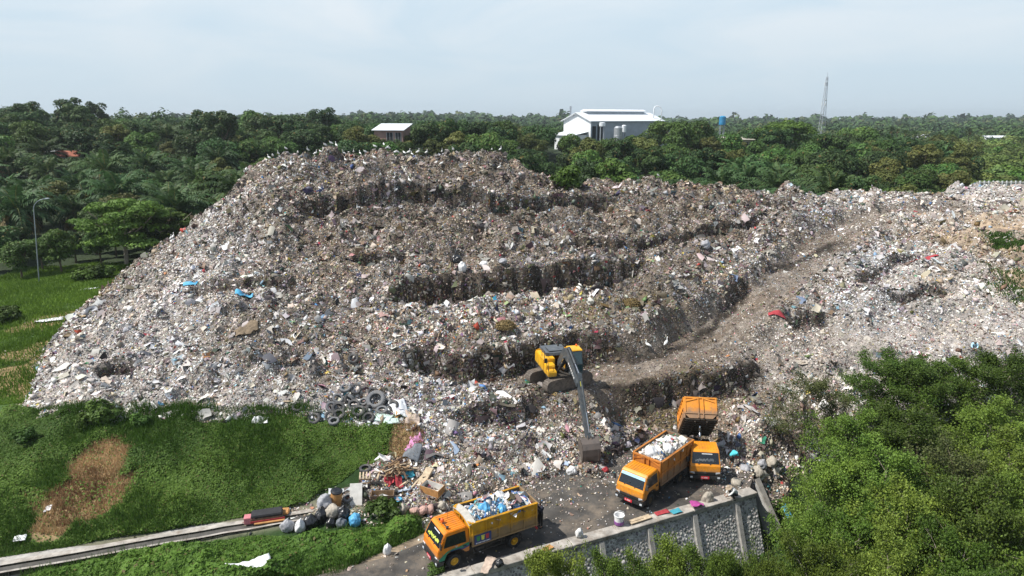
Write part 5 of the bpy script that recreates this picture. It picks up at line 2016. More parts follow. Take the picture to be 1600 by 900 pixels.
def truck(loc, rz, lab, cabm, bedm, rimm, ang=0.0, banner=None, beacon=False, band=False, sign=False, visor=False, tail_open=False, dash=None, bh=1.42, bw=2.02, bl=4.05, hx_=-3.0):
    root = empty('garbage_truck', loc, rz)
    tag(root, lab, 'dump truck', 'orange tipper trucks at the dump')
    # --- cab shell
    prof = [(1.18, .80), (1.42, .80), (1.58, 1.0), (1.80, 1.10), (2.30, 1.10), (2.50, .98), (2.62, .72), (2.98, .70), (3.04, .95), (3.00, 1.30), (2.93, 1.42), (2.58, 2.12), (2.45, 2.22), (1.35, 2.26), (1.2, 2.18), (1.16, 1.4)]
    b = MB()
    n = len(prof)
    vs = [(x, -cab_y(z), z) for x, z in prof] + [(x, cab_y(z), z) for x, z in prof]
    fs = [tuple(range(n)), tuple(range(2 * n - 1, n - 1, -1))] + [(i, i + n, (i + 1) % n + n, (i + 1) % n) for i in range(n)]
    b.add(vs, fs)
    cab = b.build('cab', cabm, root, bevel=.035, seg=2)
    b = MB()
    for i in range(9): b.box((1.88, -.72 + i * .18, 2.252), (1.0, .035, .022), rot=(0, .035, 0))
    b.build('roof_ribs', cabm, cab)
    # crease under the windscreen
    nrm = Vector((.895, 0, .447))
    def wsq(t0, t1, wb, wt_, off):
        lo = Vector((2.93, 0, 1.42)).lerp(Vector((2.58, 0, 2.12)), t0) + nrm * off
        hi = Vector((2.93, 0, 1.42)).lerp(Vector((2.58, 0, 2.12)), t1) + nrm * off
        return [lo + Vector((0, -wb, 0)), lo + Vector((0, wb, 0)), hi + Vector((0, wt_, 0)), hi + Vector((0, -wt_, 0))]
    b = MB()
    b.plate(wsq(.03, .96, .87, .82, -.01), nrm * .018)
    ws_ = b.build('windscreen', 'glass_dark', cab, bevel=.004)
    if banner:
        t0, bm_ = banner
        b = MB()
        if t0 > 0:
            b.plate(wsq(t0, .95, .845, .815, .011), nrm * .004)
        else:
            for i in range(-4, 5): b.plate([p + Vector((0, i * .075 + .1, 0)) for p in wsq(.80, .88, .028, .028, .011)], nrm * .004)
            b.plate([p + Vector((0, -.0, 0)) for p in wsq(.28, .30, .0, .0, .011)], nrm * .004) if False else None
        b.build('sun_strip', bm_, ws_)
    if dash:
        b = MB()
        rr = random.Random(3)
        for i in range(16):
            yy = -.6 + 1.2 * i / 15 * (1 if dash == 'lime_stuff' else .9)
            pq = Vector((2.93, 0, 1.42)).lerp(Vector((2.58, 0, 2.12)), .30 + rr.uniform(-.08, .10)) + nrm * .012
            b.box((pq.x, yy, pq.z), (.02, rr.uniform(.07, .14), rr.uniform(.07, .16)), rot=(rr.uniform(-.5, .5), -.46, 0))
        b.build('dashboard_clutter', dash, ws_, jit=.006)
    b = MB()
    for yy in (-.42, .30):
        q = [p for p in wsq(.02, .06, 0, 0, .02)]
        b.tube([q[0] + Vector((0, yy, 0)), q[0] + nrm * .03 + Vector((-.10, yy + .36, .19))], .012, 5)
        b.tube([q[0] + Vector((0, yy, -.04)), q[0] + Vector((0, yy, .02))], .03, 6)
    b.build('wiper', 'black_plastic', ws_)
    for sy in (-1, 1):
        b = MB()
        side_poly(b, [(1.27, .86), (1.44, .86), (1.60, 1.07), (1.82, 1.16), (2.32, 1.16), (2.54, 1.02), (2.66, 1.05), (2.78, 1.38), (2.74, 1.46), (2.50, 2.10), (1.32, 2.14), (1.27, 2.05)], sy, .008)
        door = b.build('door', cabm, cab)
        b = MB()
        q = [(1.36, 1.42), (2.66, 1.42), (2.66, 1.48), (2.46, 2.02), (1.40, 2.05)]
        pl = [Vector((x, sy * (cab_y(z) + .008), z)) for x, z in q]
        b.plate(pl if sy < 0 else pl[::-1], (0, sy * .008, 0))
        b.build('window', 'glass_dark', door)
        b = MB()
        b.box((1.46, sy * (cab_y(1.22) + .022), 1.22), (.20, .03, .07))
        b.build('handle', 'black_plastic', door, bevel=.008)
        b = MB()
        y0 = sy * cab_y(1.75)
        b.tube([(2.72, y0, 1.55), (2.92, y0 + sy * .20, 1.55), (2.92, y0 + sy * .20, 1.72)], .014, 6)
        b.tube([(2.62, y0, 1.95), (2.92, y0 + sy * .20, 1.90)], .014, 6)
        b.box((2.93, y0 + sy * .22, 1.72), (.06, .18, .34))
        b.build('mirror', 'black_plastic', cab, bevel=.012)
        b = MB()
        b.plate([(3.00, sy * .66, .76), (3.035, sy * .66, .90), (3.035, sy * .92, .93), (2.93, sy * .965, .80)] if sy > 0 else [(3.00, sy * .66, .76), (2.93, sy * .965, .80), (3.035, sy * .92, .93), (3.035, sy * .66, .90)], (.045, sy * .012, 0))
        b.build('headlight', 'lamp_glass', cab)
        if band:
            b = MB()
            pl = [(2.96, .73), (2.98, .84), (2.52, 1.18), (2.20, 1.25), (1.80, 1.26), (1.20, 1.36), (1.20, 1.20), (1.60, 1.14), (1.80, 1.18), (2.30, 1.18), (2.52, 1.04), (2.64, .73)]
            q = [Vector((x, sy * (cab_y(z) + .010), z)) for x, z in pl]
            b.plate(q if sy < 0 else q[::-1], (0, sy * .005, 0), 0)
            pl = [(2.30, 1.18), (1.80, 1.18), (1.60, 1.14), (1.20, 1.20), (1.20, 1.12), (1.52, 1.04), (1.62, 1.06), (1.82, 1.13), (2.30, 1.13)]
            q = [Vector((x, sy * (cab_y(z) + .012), z)) for x, z in pl]
            b.plate(q if sy < 0 else q[::-1], (0, sy * .005, 0), 1)
            b.build('colour_band', ['band_green', 'band_blue'], door)
            b = MB()
            for (dx_, dz_, s_) in ((0, 0, .07), (.05, .06, .05), (-.05, .05, .045)):
                b.box((1.95 + dx_, sy * (cab_y(1.3) + .013), 1.30 + dz_), (s_, .006, s_ * 1.2), rot=(0, .6, 0))
            b.build('emblem', 'grey_tarp', door)
    b = MB()
    b.box((3.02, 0, .83), (.06, 1.30, .17))
    for zz in (.78, .83, .88): b.box((3.055, 0, zz), (.02, 1.26, .018))
    gr = b.build('grille', 'black_plastic', cab)
    b = MB()
    for a in range(3):
        t = a * 2.094 + 1.571
        b.plate([(3.066, 0, .90), (3.066, math.cos(t - .35) * .05, .90 + math.sin(t - .35) * .05), (3.066, math.cos(t) * .10, .90 + math.sin(t) * .10), (3.066, math.cos(t + .35) * .05, .90 + math.sin(t + .35) * .05)], (.012, 0, 0))
    b.build('badge', 'chrome', gr)
    b = MB()
    b.prism([(-.99, .42), (.99, .42), (.99, .70), (-.99, .70)], 2.70, 3.08, axis='x')
    b.box((3.085, 0, .56), (.05, 1.5, .16))
    bp = b.build('bumper', 'black_plastic', root, bevel=.04, seg=2)
    b = MB()
    b.box((3.125, 0, .56), (.02, .52, .17), mi=0)
    for i in range(7):
        if i not in (1, 6): b.box((3.138, -.19 + i * .063, .565), (.006, .035, .085), mi=1)
    b.build('number_plate', ['plate_red', 'plain_white'], bp)
    for sy in (-1, 1):
        b = MB(); b.box((3.09, sy * .86, .56), (.03, .16, .10)); b.build('fog_lamp', 'lamp_glass', bp)
    if beacon:
        b = MB()
        b.tube([(2.28, -.46, 2.31), (2.28, .62, 2.31)], .025, 6)
        for yy in (-.4, .55): b.box((2.28, yy, 2.27), (.08, .08, .10))
        bb = b.build('light_bar', 'black_plastic', cab)
        b = MB(); b.lathe([(.10, 0), (.10, .12), (.06, .19), (.01, .20)], (2.28, -.05, 2.33), 'z', 12); b.build('beacon', 'beacon', bb, smooth=True)
        b = MB(); b.lathe([(.07, 0), (.09, .06), (.01, .08)], (2.28, .60, 2.33), 'z', 10); b.tube([(1.9, -.3, 2.26), (1.55, -.62, 2.95)], .01, 4); b.build('antenna', 'black_plastic', bb)
    # --- chassis
    b = MB()
    for sy in (-1, 1): b.box((-.35, sy * .40, .74), (5.6, .09, .20))
    for xx in (-2.9, -2.1, -1.0, 0.0, .8, 1.4): b.box((xx, 0, .74), (.10, .75, .14))
    b.box((2.1, 0, .62), (1.5, .8, .5))
    b.box((1.0, 0, 1.15), (.16, 1.5, .7))
    b.tube([(-1.6, -.75, .42), (-1.6, .75, .42)], .10, 8); b.lathe([(.22, -.18), (.24, 0), (.22, .18)], (-1.6, 0, .42), 'y', 12)
    b.tube([(2.05, -.7, .42), (2.05, .7, .42)], .07, 8)
    b.tube([(1.3, 0, .62), (-1.4, 0, .5)], .06, 8)
    b.build('chassis', 'chassis', root)
    b = MB(); b.tube([(-.35, -.72, .62), (.75, -.72, .62)], .24, 14); b.build('fuel_tank', 'chassis', root)
    b = MB(); b.box((.45, .70, .66), (.55, .36, .36)); b.box((.45, .70, .86), (.57, .38, .03)); b.build('battery_box', 'black_plastic', root, bevel=.015)
    for sy in (-1, 1):
        b = MB()
        for zz in (.55, .80): b.tube([(-.95, sy * .93, zz), (1.0, sy * .93, zz)], .025, 6)
        for xx in (-.8, .1, .9): b.box((xx, sy * .90, .74), (.04, .05, .40))
        b.build('side_guard', 'chassis', root)
        b = MB()
        for i in range(9):
            a0, a1 = math.pi * (.08 + .84 * i / 9), math.pi * (.08 + .84 * (i + 1) / 9)
            c0, c1 = (math.cos(a0) * .52, math.sin(a0) * .52), (math.cos(a1) * .52, math.sin(a1) * .52)
            b.plate([(-1.6 + c0[0], sy * .52, .42 + c0[1]), (-1.6 + c0[0], sy * .98, .42 + c0[1]), (-1.6 + c1[0], sy * .98, .42 + c1[1]), (-1.6 + c1[0], sy * .52, .42 + c1[1])], (0, 0, .012))
        b.build('mudguard', 'black_plastic', root)
        b = MB(); b.box((-3.12, sy * .72, .70), (.05, .34, .12)); b.build('tail_light', 'tail_light', root)
        wheel(root, 2.05, sy * .82, .42, .24, rimm)
        wheel(root, -1.6, sy * .74, .42, .22, rimm, True)
    bed = dump_bed(root, bedm, bl, bw, bh, (hx_, 0, 1.02), ang, sign, visor, tail_open)
    # lifting ram
    b = MB()
    a = Vector((.55, 0, .72))
    e = Vector((hx_ + math.cos(ang) * bl * .83 + math.sin(ang) * .1, 0, 1.02 + math.sin(ang) * bl * .83 - .15))
    if ang < .1: e = Vector((.95, 0, 2.15))
    m1 = a.lerp(e, .45)
    b.tube([a, m1], .10, 10, 1); b.tube([m1, a.lerp(e, .78)], .075, 10, 0); b.tube([a.lerp(e, .78), e], .055, 10, 0)
    b.build('lifting_ram', ['chrome', 'chassis'], root, smooth=True)
    return root, bed


def heading(dx, dy): return math.atan2(dy, dx)


h1 = heading(-.87, -.495)
T1, T1B = truck((-1.72, 33.40, .013), h1, 'orange tipper truck with a picture board and a heap of blue and white bags', 'paint_orange', 'bed_yellow', 'rim_yellow', 0, ('x' and (0, 'plain_white')), True, True, True, True, False, 'lime_stuff')
h2 = heading(-.67, -.742)
T2, T2B = truck((9.20, 39.66, .013), h2, 'orange truck with a pale blue windscreen strip, white sacks heaped in its bed', 'paint_amber', 'bed_rust', 'rim_dark', 0, (.72, 'sky_strip'), bh=1.66)
h3 = heading(-.12, -.993)
T3, T3B = truck((12.92, 43.10, .013), h3, 'orange truck tipping its raised bed, beside the man in turquoise', 'paint_amber', 'bed_orange', 'rim_dark', R(44), (0, 'plain_white'), tail_open=True, dash='hood_grey', bw=2.2, bh=1.5, bl=3.3, hx_=-2.3)


# ---- loads
def heap(name, root_loc, rz, x0, x1, w, z0, hgt, n, size, weights, seed, lab):
    g = np.random.default_rng(seed)
    u, v = g.uniform(0, 1, n), g.uniform(-1, 1, n)
    x = x0 + (x1 - x0) * u
    y = v * w
    prof = (np.sin(np.pi * np.clip(u * .9 + .06, 0, 1)) ** .6) * (1 - np.abs(v) ** 2.6 * .9)
    z = z0 + hgt * prof * (1 + .25 * vnoise(x * 1.6, y * 1.6, seed)) + g.uniform(-.08, .05, n)
    nr = np.stack([g.normal(0, .3, n), v * .6, np.ones(n)], -1)
    wts = np.repeat(weights[None], n, 0)
    col = pick_cols(wts, g)
    sz = size * g.uniform(.5, 1.35, n) * (1 + 1.3 * (g.random(n) < .12))
    V1, F1, C1 = pieces(np.stack([x, y, z], -1)[:n // 2], nr[:n // 2], sz[:n // 2], col[:n // 2], 0, g)
    V2, F2, C2 = pieces(np.stack([x, y, z], -1)[n // 2:], nr[n // 2:], sz[n // 2:], col[n // 2:], 1, g)
    me = fast_mesh(name, np.concatenate([V1, V2]), np.concatenate([F1, F2 + len(V1)]), np.concatenate([C1, C2]), ['litter'])
    # a dull core so that no light passes under the loose pieces
    o = link(name, me, None, root_loc, (0, 0, rz))
    tag(o, lab, 'load', kind='stuff')
    return o


W_bags = wv(white=40, off=14, blue=16, lblue=12, grey=8, red=3, yellow=2, black=4, dgrey=4, pink=2, teal=4)
W_sack = wv(white=42, off=26, grey=12, beige=8, blue=3, red=3, lblue=3, green=2, dgrey=5)
heap('garbage_load', T1.location, h1, -2.80, .85, .80, 2.12, .62, 3200, .105, W_bags, 5, 'heap of blue and white plastic bags filling the truck with the picture board')
heap('garbage_load', T2.location, h2, -2.80, .85, .80, 2.42, .36, 2000, .105, W_sack, 6, 'heap of mixed pale waste filling the truck with white sacks')

# ================================================================ EXCAVATOR
mat('digger_yellow', (.78, .42, .015), .4, .14, 1.5, dirt=(.30, .19, .08), dirt_amt=.4, dirt_scale=2, mud=.7, mud_z=1.7)
mat('digger_grey', (.060, .072, .082), .5, .3, 2, dirt=(.16, .14, .12), dirt_amt=.5, dirt_scale=2.5)
mat('track_steel', (.12, .10, .085), .85, .4, 5, dirt=(.22, .18, .14), dirt_amt=.8, dirt_scale=3)
mat('cab_glass', (.02, .05, .06), .08, .1, 1, spec=.7)
mat('worn_steel', (.16, .135, .12), .55, .35, 3, metal=.3, dirt=(.10, .07, .05), dirt_amt=.6, dirt_scale=3)
hx = R(-77)
ec = Vector((3.65, 49.75, 3.27))
X = empty('excavator', tuple(ec), hx)
tag(X, 'yellow and grey excavator on the lowest bench reaching down to the yard', 'excavator')
tro = R(33) - hx
for sy in (-1, 1):
    b = MB()
    L2, hh, ww = 1.75, .46, .30
    prof = []
    for i in range(9):
        a = -math.pi / 2 + math.pi * i / 8
        prof.append((L2 + math.cos(a) * hh * .9, hh + math.sin(a) * hh))
    for i in range(9):
        a = math.pi / 2 + math.pi * i / 8
        prof.append((-L2 + math.cos(a) * hh * .9, hh + math.sin(a) * hh))
    b.prism(prof, sy * 1.15 - ww, sy * 1.15 + ww)
    # shoes
    per = []
    for i in range(len(prof)):
        p, q = Vector((prof[i][0], 0, prof[i][1])), Vector((prof[(i + 1) % len(prof)][0], 0, prof[(i + 1) % len(prof)][1]))
        n = max(1, int((q - p).length / .17))
        for j in range(n):
            c = p.lerp(q, (j + .5) / n)
            d = (q - p).normalized()
            b.box((c.x, sy * 1.15, c.z), (.13, ww * 2 + .04, .07), rot=(0, -math.atan2(d.z, d.x), 0))
    b.build('track', 'track_steel', X, rot=(0, 0, tro))
b = MB()
b.box((0, 0, .55), (1.5, 1.9, .4)); b.lathe([(.02, .70), (.65, .70), (.65, 1.02), (.02, 1.02)], (0, 0, 0), 'z', 20)
b.build('undercarriage', 'chassis', X, rot=(0, 0, tro))
b = MB()
b.box((-.35, 0, 1.06), (3.8, 2.5, .12))
b.build('turntable_deck', 'chassis', X)
b = MB()
b.prism([(-2.25, 1.12), (.3, 1.12), (.3, 2.12), (-1.8, 2.12), (-2.25, 1.95)], -1.34, -.42)       # engine and pump side
b.prism([(-2.25, 1.12), (.25, 1.12), (.25, 2.10), (-1.8, 2.10), (-2.25, 1.95)], .40, 1.34)
b.build('house', 'digger_yellow', X, bevel=.05, seg=2)
b = MB()
b.prism([(.32, 1.12), (1.0, 1.12), (1.0, 1.78), (.9, 1.86), (.32, 1.86)], -1.34, -.62)           # tool box step
b.prism([(1.02, 1.12), (1.55, 1.12), (1.55, 1.50), (1.45, 1.56), (1.02, 1.56)], -1.32, -.64)
b.build('tool_box', 'digger_yellow', X, bevel=.04, seg=2)
b = MB()
n = 10
pr = [(-2.45 + .25 * (1 - math.sin(math.pi * i / n)) * 0, 0) for i in range(n)]
arc = [(-2.25, -1.33)] + [(-2.25 - .42 * math.sin(math.pi * i / n), -1.33 + 2.66 * i / n) for i in range(1, n)] + [(-2.25, 1.33)]
b.prism(arc, 1.08, 2.05, axis='z')
b.build('counterweight', 'digger_yellow', X, bevel=.05, seg=2)
b = MB()
b.prism([(-2.2, 2.13), (-.25, 2.13), (-.3, 2.36), (-2.05, 2.40), (-2.25, 2.25)], -1.0, .80)
b.box((-1.1, -.1, 2.42), (1.2, 1.2, .05)); b.box((-.7, -.9, 2.30), (.9, .2, .2))
b.build('engine_hood', 'hood_grey', X, bevel=.03, seg=2)
b = MB(); b.tube([(-1.55, .35, 2.35), (-1.55, .35, 2.85)], .07, 10); b.build('exhaust_pipe', 'chassis', X)
b = MB()
for (y0) in (-1.28,):
    b.tube([(.35, y0, 1.85), (.35, y0, 2.75), (-.4, y0, 2.75), (-.4, y0, 2.1)], .022, 6)
    b.tube([(1.5, y0, 1.5), (1.5, y0, 2.1), (1.0, y0, 2.3), (1.0, y0, 1.8)], .022, 6)
b.tube([(-.3, .45, 2.1), (-.3, .45, 2.9), (-1.6, .45, 2.9)], .022, 6)
b.build('handrail', 'chassis', X)
b = MB()
b.tube([(1.35, -1.25, 1.56), (1.4, -1.45, 2.3)], .02, 5); b.box((1.4, -1.48, 2.4), (.08, .22, .36))
b.build('mirror', 'black_plastic', X, bevel=.01)
# cab
cp_ = [(.30, 1.12), (1.62, 1.12), (1.78, 1.5), (1.72, 2.1), (1.42, 2.98), (.42, 2.98), (.28, 2.6)]
b = MB(); b.prism(cp_, .40, 1.34); cabx = b.build('cab', 'digger_grey', X, bevel=.04, seg=2)
b = MB(); b.prism([(.36, 2.985), (1.48, 2.985), (1.42, 3.08), (.42, 3.10)], .38, 1.36); b.build('cab_roof', 'digger_yellow', cabx, bevel=.03, seg=2)
b = MB()
def cq(z): # front x at height
    return 1.78 - (z - 1.5) * .1 if z < 2.1 else 1.72 - (z - 2.1) * .341
for (z0, z1) in ((2.05, 2.92), (1.32, 1.98)):
    b.plate([(cq(z0) + .005, .46, z0), (cq(z0) + .005, 1.28, z0), (cq(z1) + .005, 1.28, z1), (cq(z1) + .005, .46, z1)], (.012, 0, .004))
b.build('windscreen', 'cab_glass', cabx)
for yy, s_ in ((.40, -1), (1.34, 1)):
    b = MB()
    q = [Vector((.45, yy + s_ * .004, 1.75)), Vector((1.62, yy + s_ * .004, 1.75)), Vector((1.60, yy + s_ * .004, 2.15)), Vector((1.36, yy + s_ * .004, 2.88)), Vector((.50, yy + s_ * .004, 2.88))]
    b.plate(q, (0, s_ * .01, 0)); b.build('window', 'cab_glass', cabx)
b = MB(); b.lathe([(.07, 0), (.07, .12), (.01, .17)], (.6, 1.15, 3.10), 'z', 10); b.build('beacon', 'beacon', cabx)
# boom, stick, bucket (x forward, z up, in the machine's plane y = -0.02)
def arm(name, poly, w, m, holes=()):
    b = MB(); b.prism(poly, -.02 - w / 2, -.02 + w / 2); return b.build(name, m, X, bevel=.025, seg=2)
boom = arm('boom', [(.20, 1.55), (.55, 1.50), (1.25, 2.15), (2.15, 2.72), (2.75, 2.62), (4.95, 1.60), (5.12, 1.68), (5.10, 1.95), (4.9, 2.05), (3.0, 3.22), (2.15, 3.56), (1.55, 3.32), (.35, 2.0)], .46, 'digger_grey')
b = MB()
for i, (f, hgt) in enumerate(((0, .16), (.9, .16), (1.8, .12), (2.6, .16), (3.5, .16), (4.3, .10), (5.2, .16))):
    p = Vector((3.05, 0, 2.68)).lerp(Vector((4.5, 0, 1.98)), f / 6 + .05)
    for sy in (-1, 1): b.box((p.x, -.02 + sy * .233, p.z + .04), (.13, .008, hgt), rot=(0, .45, 0))
b.build('lettering_marks', 'plain_white', boom)
stick = arm('stick', [(4.72, 2.50), (4.95, 2.62), (5.22, 2.10), (5.45, 1.60), (7.30, -1.33), (7.14, -1.45), (6.94, -1.37), (5.05, 1.30), (4.88, 1.78)], .34, 'digger_grey')
b = MB(); b.box((5.32, -.02, 1.98), (.02, .12, .34), rot=(0, -.38, 0)); b.build('sticker', 'sign_yellow', stick)
for (a, e, r, nm) in (((.80, 1.25), (2.25, 2.85), .075, 2), ((2.35, 3.62), (4.82, 2.52), .075, 1), ((5.30, 2.28), (7.27, -.85), .06, 1)):
    for yy in ((-.33, .29) if nm == 2 else (-.02,)):
        A_, E_ = Vector((a[0], yy, a[1])), Vector((e[0], yy, e[1]))
        b = MB()
        b.tube([A_, A_.lerp(E_, .62)], r, 12, 1); b.tube([A_.lerp(E_, .62), E_], r * .55, 10, 0)
        b.tube([A_ + Vector((0, -.09, 0)), A_ + Vector((0, .09, 0))], r * 1.1, 8, 1); b.tube([E_ + Vector((0, -.09, 0)), E_ + Vector((0, .09, 0))], r * 1.1, 8, 1)
        b.build('hydraulic_ram', ['chrome', 'digger_grey'], X)
b = MB()
b.tube([(1.2, .1, 2.0), (2.0, .12, 3.1), (2.4, .12, 3.55), (3.6, .12, 3.0), (4.7, .12, 2.3)], .028, 6)
b.tube([(1.2, -.1, 2.0), (2.0, -.14, 3.1), (2.4, -.14, 3.58), (3.6, -.14, 3.02), (4.9, -.14, 2.2)], .028, 6)
b.build('hose', 'black_plastic', boom)
b = MB()
bp = [(6.72, -.78), (7.05, -.80), (7.36, -1.0), (7.55, -1.35), (7.58, -1.8), (7.46, -2.25), (7.20, -2.62), (6.90, -2.85)]
ip = [(6.96, -2.74), (7.14, -2.55), (7.38, -2.2), (7.49, -1.8), (7.46, -1.38), (7.30, -1.08), (7.02, -.90), (6.72, -.88)]
DX, DZ = .32, -.45
bp = [(x + DX, z + DZ) for x, z in bp]; ip = [(x + DX, z + DZ) for x, z in ip]
b.prism(bp + ip, -.66, .62)
for yy in (-.66, .60):
    b.prism([(6.62 + DX, -.80 + DZ)] + bp[1:] + [(6.52 + DX, -2.1 + DZ), (6.45 + DX, -1.3 + DZ)], yy, yy + .03)
for i in range(4): b.box((7.60 + DX, -.5 + i * .32, -1.8 + DZ), (.03, .05, .8)) if i in (0, 3) else None
for i in range(5): b.box((6.86 + DX, -.58 + i * .28, -2.92 + DZ), (.18, .10, .09), rot=(0, .75, 0))
bk = b.build('bucket', 'worn_steel', X, bevel=.008)
b = MB()
for yy in (-.16, .10):
    b.prism([(x + DX, z + DZ) for x, z in ((6.58, -.95), (6.86, -1.1), (7.16, -.92), (6.98, -.62), (6.72, -.62))], yy, yy + .05)
b.build('bucket_bracket', 'worn_steel', bk)
# ================================================================ THINGS LYING ABOUT
mat('rubber', (.055, .056, .060), .88, .3, 5, dirt=(.20, .18, .16), dirt_amt=.6, dirt_scale=3)
mat('rubber_pale', (.15, .155, .165), .9, .25, 5, dirt=(.26, .23, .2), dirt_amt=.5, dirt_scale=2)
mat('sack_black', (.016, .017, .020), .32, .3, 6, spec=.6)
mat('sack_grey', (.34, .34, .36), .6, .25, 6)
mat('sack_white', (.66, .66, .66), .6, .18, 6)
mat('sack_beige', (.38, .34, .28), .7, .25, 6)
mat('sack_blue', (.10, .36, .62), .4, .2, 6)
mat('sack_pink', (.48, .30, .25), .7, .3, 6)
mat('wood', (.34, .22, .12), .85, .35, 5)
mat('wood_pale', (.48, .38, .26), .85, .3, 5)
mat('wood_dark', (.15, .095, .06), .9, .4, 5)
mat('wood_orange', (.45, .23, .08), .8, .25, 4)
mat('board_white', (.62, .60, .56), .8, .2, 3)
mat('foam_green', (.50, .62, .56), .8, .15, 4)
mat('cloth_red', (.36, .04, .05), .85, .25, 8)
mat('cloth_magenta', (.40, .06, .26), .85, .2, 8)
mat('cloth_pink', (.62, .28, .50), .85, .2, 8)
mat('cloth_teal', (.05, .30, .38), .85, .2, 8)
mat('tarp_blue', (.08, .36, .58), .6, .25, 6)
mat('tarp_white', (.74, .75, .77), .55, .15, 3)
mat('tarp_pale', (.42, .44, .46), .6, .3, 4)
mat('tarp_grey', (.13, .145, .165), .6, .3, 4)
mat('cloth_beige', (.48, .38, .31), .85, .3, 5)
mat('carpet_brown', (.20, .15, .10), .95, .3, 6)
mat('straw', (.20, .145, .065), .95, .5, 10)
mat('mattress_black', (.025, .025, .028), .8, .3, 5)
mat('pink_crate', (.55, .20, .22), .7, .2, 6)
mat('purple_plastic', (.25, .08, .30), .5, .2, 6)


def tyre_mesh(name, R_, w, m):
    b = MB()
    r = R_ * .60
    b.lathe([(r, -w * .42), (r * 1.12, -w * .5), (R_ * .88, -w * .52), (R_ * .97, -w * .42), (R_, -w * .25), (R_, w * .25), (R_ * .97, w * .42), (R_ * .88, w * .52), (r * 1.12, w * .5), (r, w * .42), (r * .99, w * .36), (R_ * .90, w * .30), (R_ * .90, -w * .30), (r * .99, -w * .36)], (0, 0, 0), 'z', 28, close=True)
    for k in range(28):
        a = 2 * math.pi * (k + .5) / 28
        b.box((math.cos(a) * R_ * 1.0, math.sin(a) * R_ * 1.0, 0), (R_ * .06, R_ * .11, w * .72), rot=(0, 0, a))
    ob = b.build(name, m, smooth=False)
    me = ob.data
    D.objects.remove(ob)
    return me


ty = [tyre_mesh('tyre', .42, .24, 'rubber'), tyre_mesh('tyre', .42, .22, 'rubber_pale'), tyre_mesh('tyre', .68, .42, 'rubber_pale')]


def tyre(u, v, s, kind, tilt, az, lab, group='worn tyres dumped at the waste foot', lift=.2):
    p = on(u, v)
    o = link('tyre', ty[kind], None, (p.x, p.y, p.z + lift), (0, 0, 0), s)
    n = Vector((math.sin(tilt) * math.cos(az), math.sin(tilt) * math.sin(az), math.cos(tilt)))
    o.rotation_euler = n.to_track_quat('Z', 'Y').to_euler()
    tag(o, lab, 'tyre', group)
    return o


cam_az = R(-95)
pile = 'worn dark tyre in the loose pile above the green bank'
pale = 'dusty grey tyre lying flat in the loose pile above the green bank'
up_ = 'tyre standing on edge in the loose pile above the green bank'
for (u, v, s, k, t, a, lab) in (
        (540, 611, .98, 1, .35, -1.6, pale), (556, 612, .95, 0, .8, -1.4, pile), (528, 627, .92, 1, .7, -1.0, pale), (544, 628, .9, 0, 1.25, -.3, up_), (549, 628, 1.0, 1, 1.2, .9, up_), (553, 637, 1.05, 0, .55, -1.7, pile),
        (568, 632, .8, 1, .5, -1.9, pale), (607, 635, .95, 1, 1.1, -2.6, up_), (518, 640, .95, 1, .75, -1.0, pale), (529, 642, 1.12, 0, .6, -1.2, pile), (561, 647, 1.1, 0, .45, -1.7, pile), (577, 645, .9, 0, 1.3, -.2, up_),
        (597, 645, .95, 1, .3, -1.6, pale), (517, 655, .92, 0, 1.0, -1.4, pile), (530, 652, 1.0, 0, .5, -1.6, pile), (522, 663, .88, 1, .3, -1.6, pale), (576, 657, .98, 0, .6, -1.7, pile), (583, 617, .85, 0, .9, -1.5, pile),
        (615, 638, .9, 0, 1.0, -2.0, pile)):
    tyre(u, v, s, k, t, a, lab)
tyre(588, 631, 1.0, 2, .75, -1.75, 'very large grey tyre leaning in the pile, biggest of all', lift=.3)
tyre(491, 659, 1.05, 0, .6, -1.6, 'tyre lying alone at the bank edge, apart from the pile')
tyre(466, 640, .92, 0, .6, -1.6, 'lone tyre among pale rubbish, farthest from the pile along the bank')
tyre(552, 565, .95, 0, .8, -1.5, 'single dark tyre up on the slope above the tyre pile')
tyre(610, 741, .78, 0, .95, -1.5, 'small tyre leaning on the heap of broken wood')
tyre(571, 737, .9, 0, .15, -1.6, 'dark tyre lying flat behind the little pallet crate')
tyre(544, 783, .72, 1, .4, -1.8, 'pale tyre half buried behind the grey sack')


# ---- sacks
def sack_mesh(seed, m, tall=1.2, neck=True):
    bm = bmesh.new()
    bmesh.ops.create_icosphere(bm, subdivisions=4, radius=1)
    rr = random.Random(seed)
    ox = rr.uniform(0, 50)
    for v in bm.verts:
        c = v.co.copy()
        n = vnoise(np.array([c.x * 1.4 + ox]), np.array([c.y * 1.4 + c.z * 1.1 + ox]), seed)[0]
        n2 = vnoise(np.array([c.x * 4 + ox]), np.array([c.y * 4 - c.z * 3.4 + ox]), seed + 3)[0]
        n3 = abs(vnoise(np.array([c.x * 7 + c.z * 3]), np.array([c.y * 7 - c.z * 5 + ox]), seed + 5)[0])
        k = 1 + .20 * n + .11 * n2 - .13 * n3
        v.co = Vector((c.x * k, c.y * k * .86, c.z * k * tall))
        if v.co.z < -.72 * tall: v.co.z = -.72 * tall
        if neck and c.z > .80:
            f = (c.z - .80) / .20
            v.co.x *= 1 - .72 * f; v.co.y *= 1 - .72 * f; v.co.z += .30 * f
    for f in bm.faces: f.smooth = True
    me = D.meshes.new('sack')
    bm.to_mesh(me); bm.free()
    me.materials.append(M[m])
    return me


SM = {}


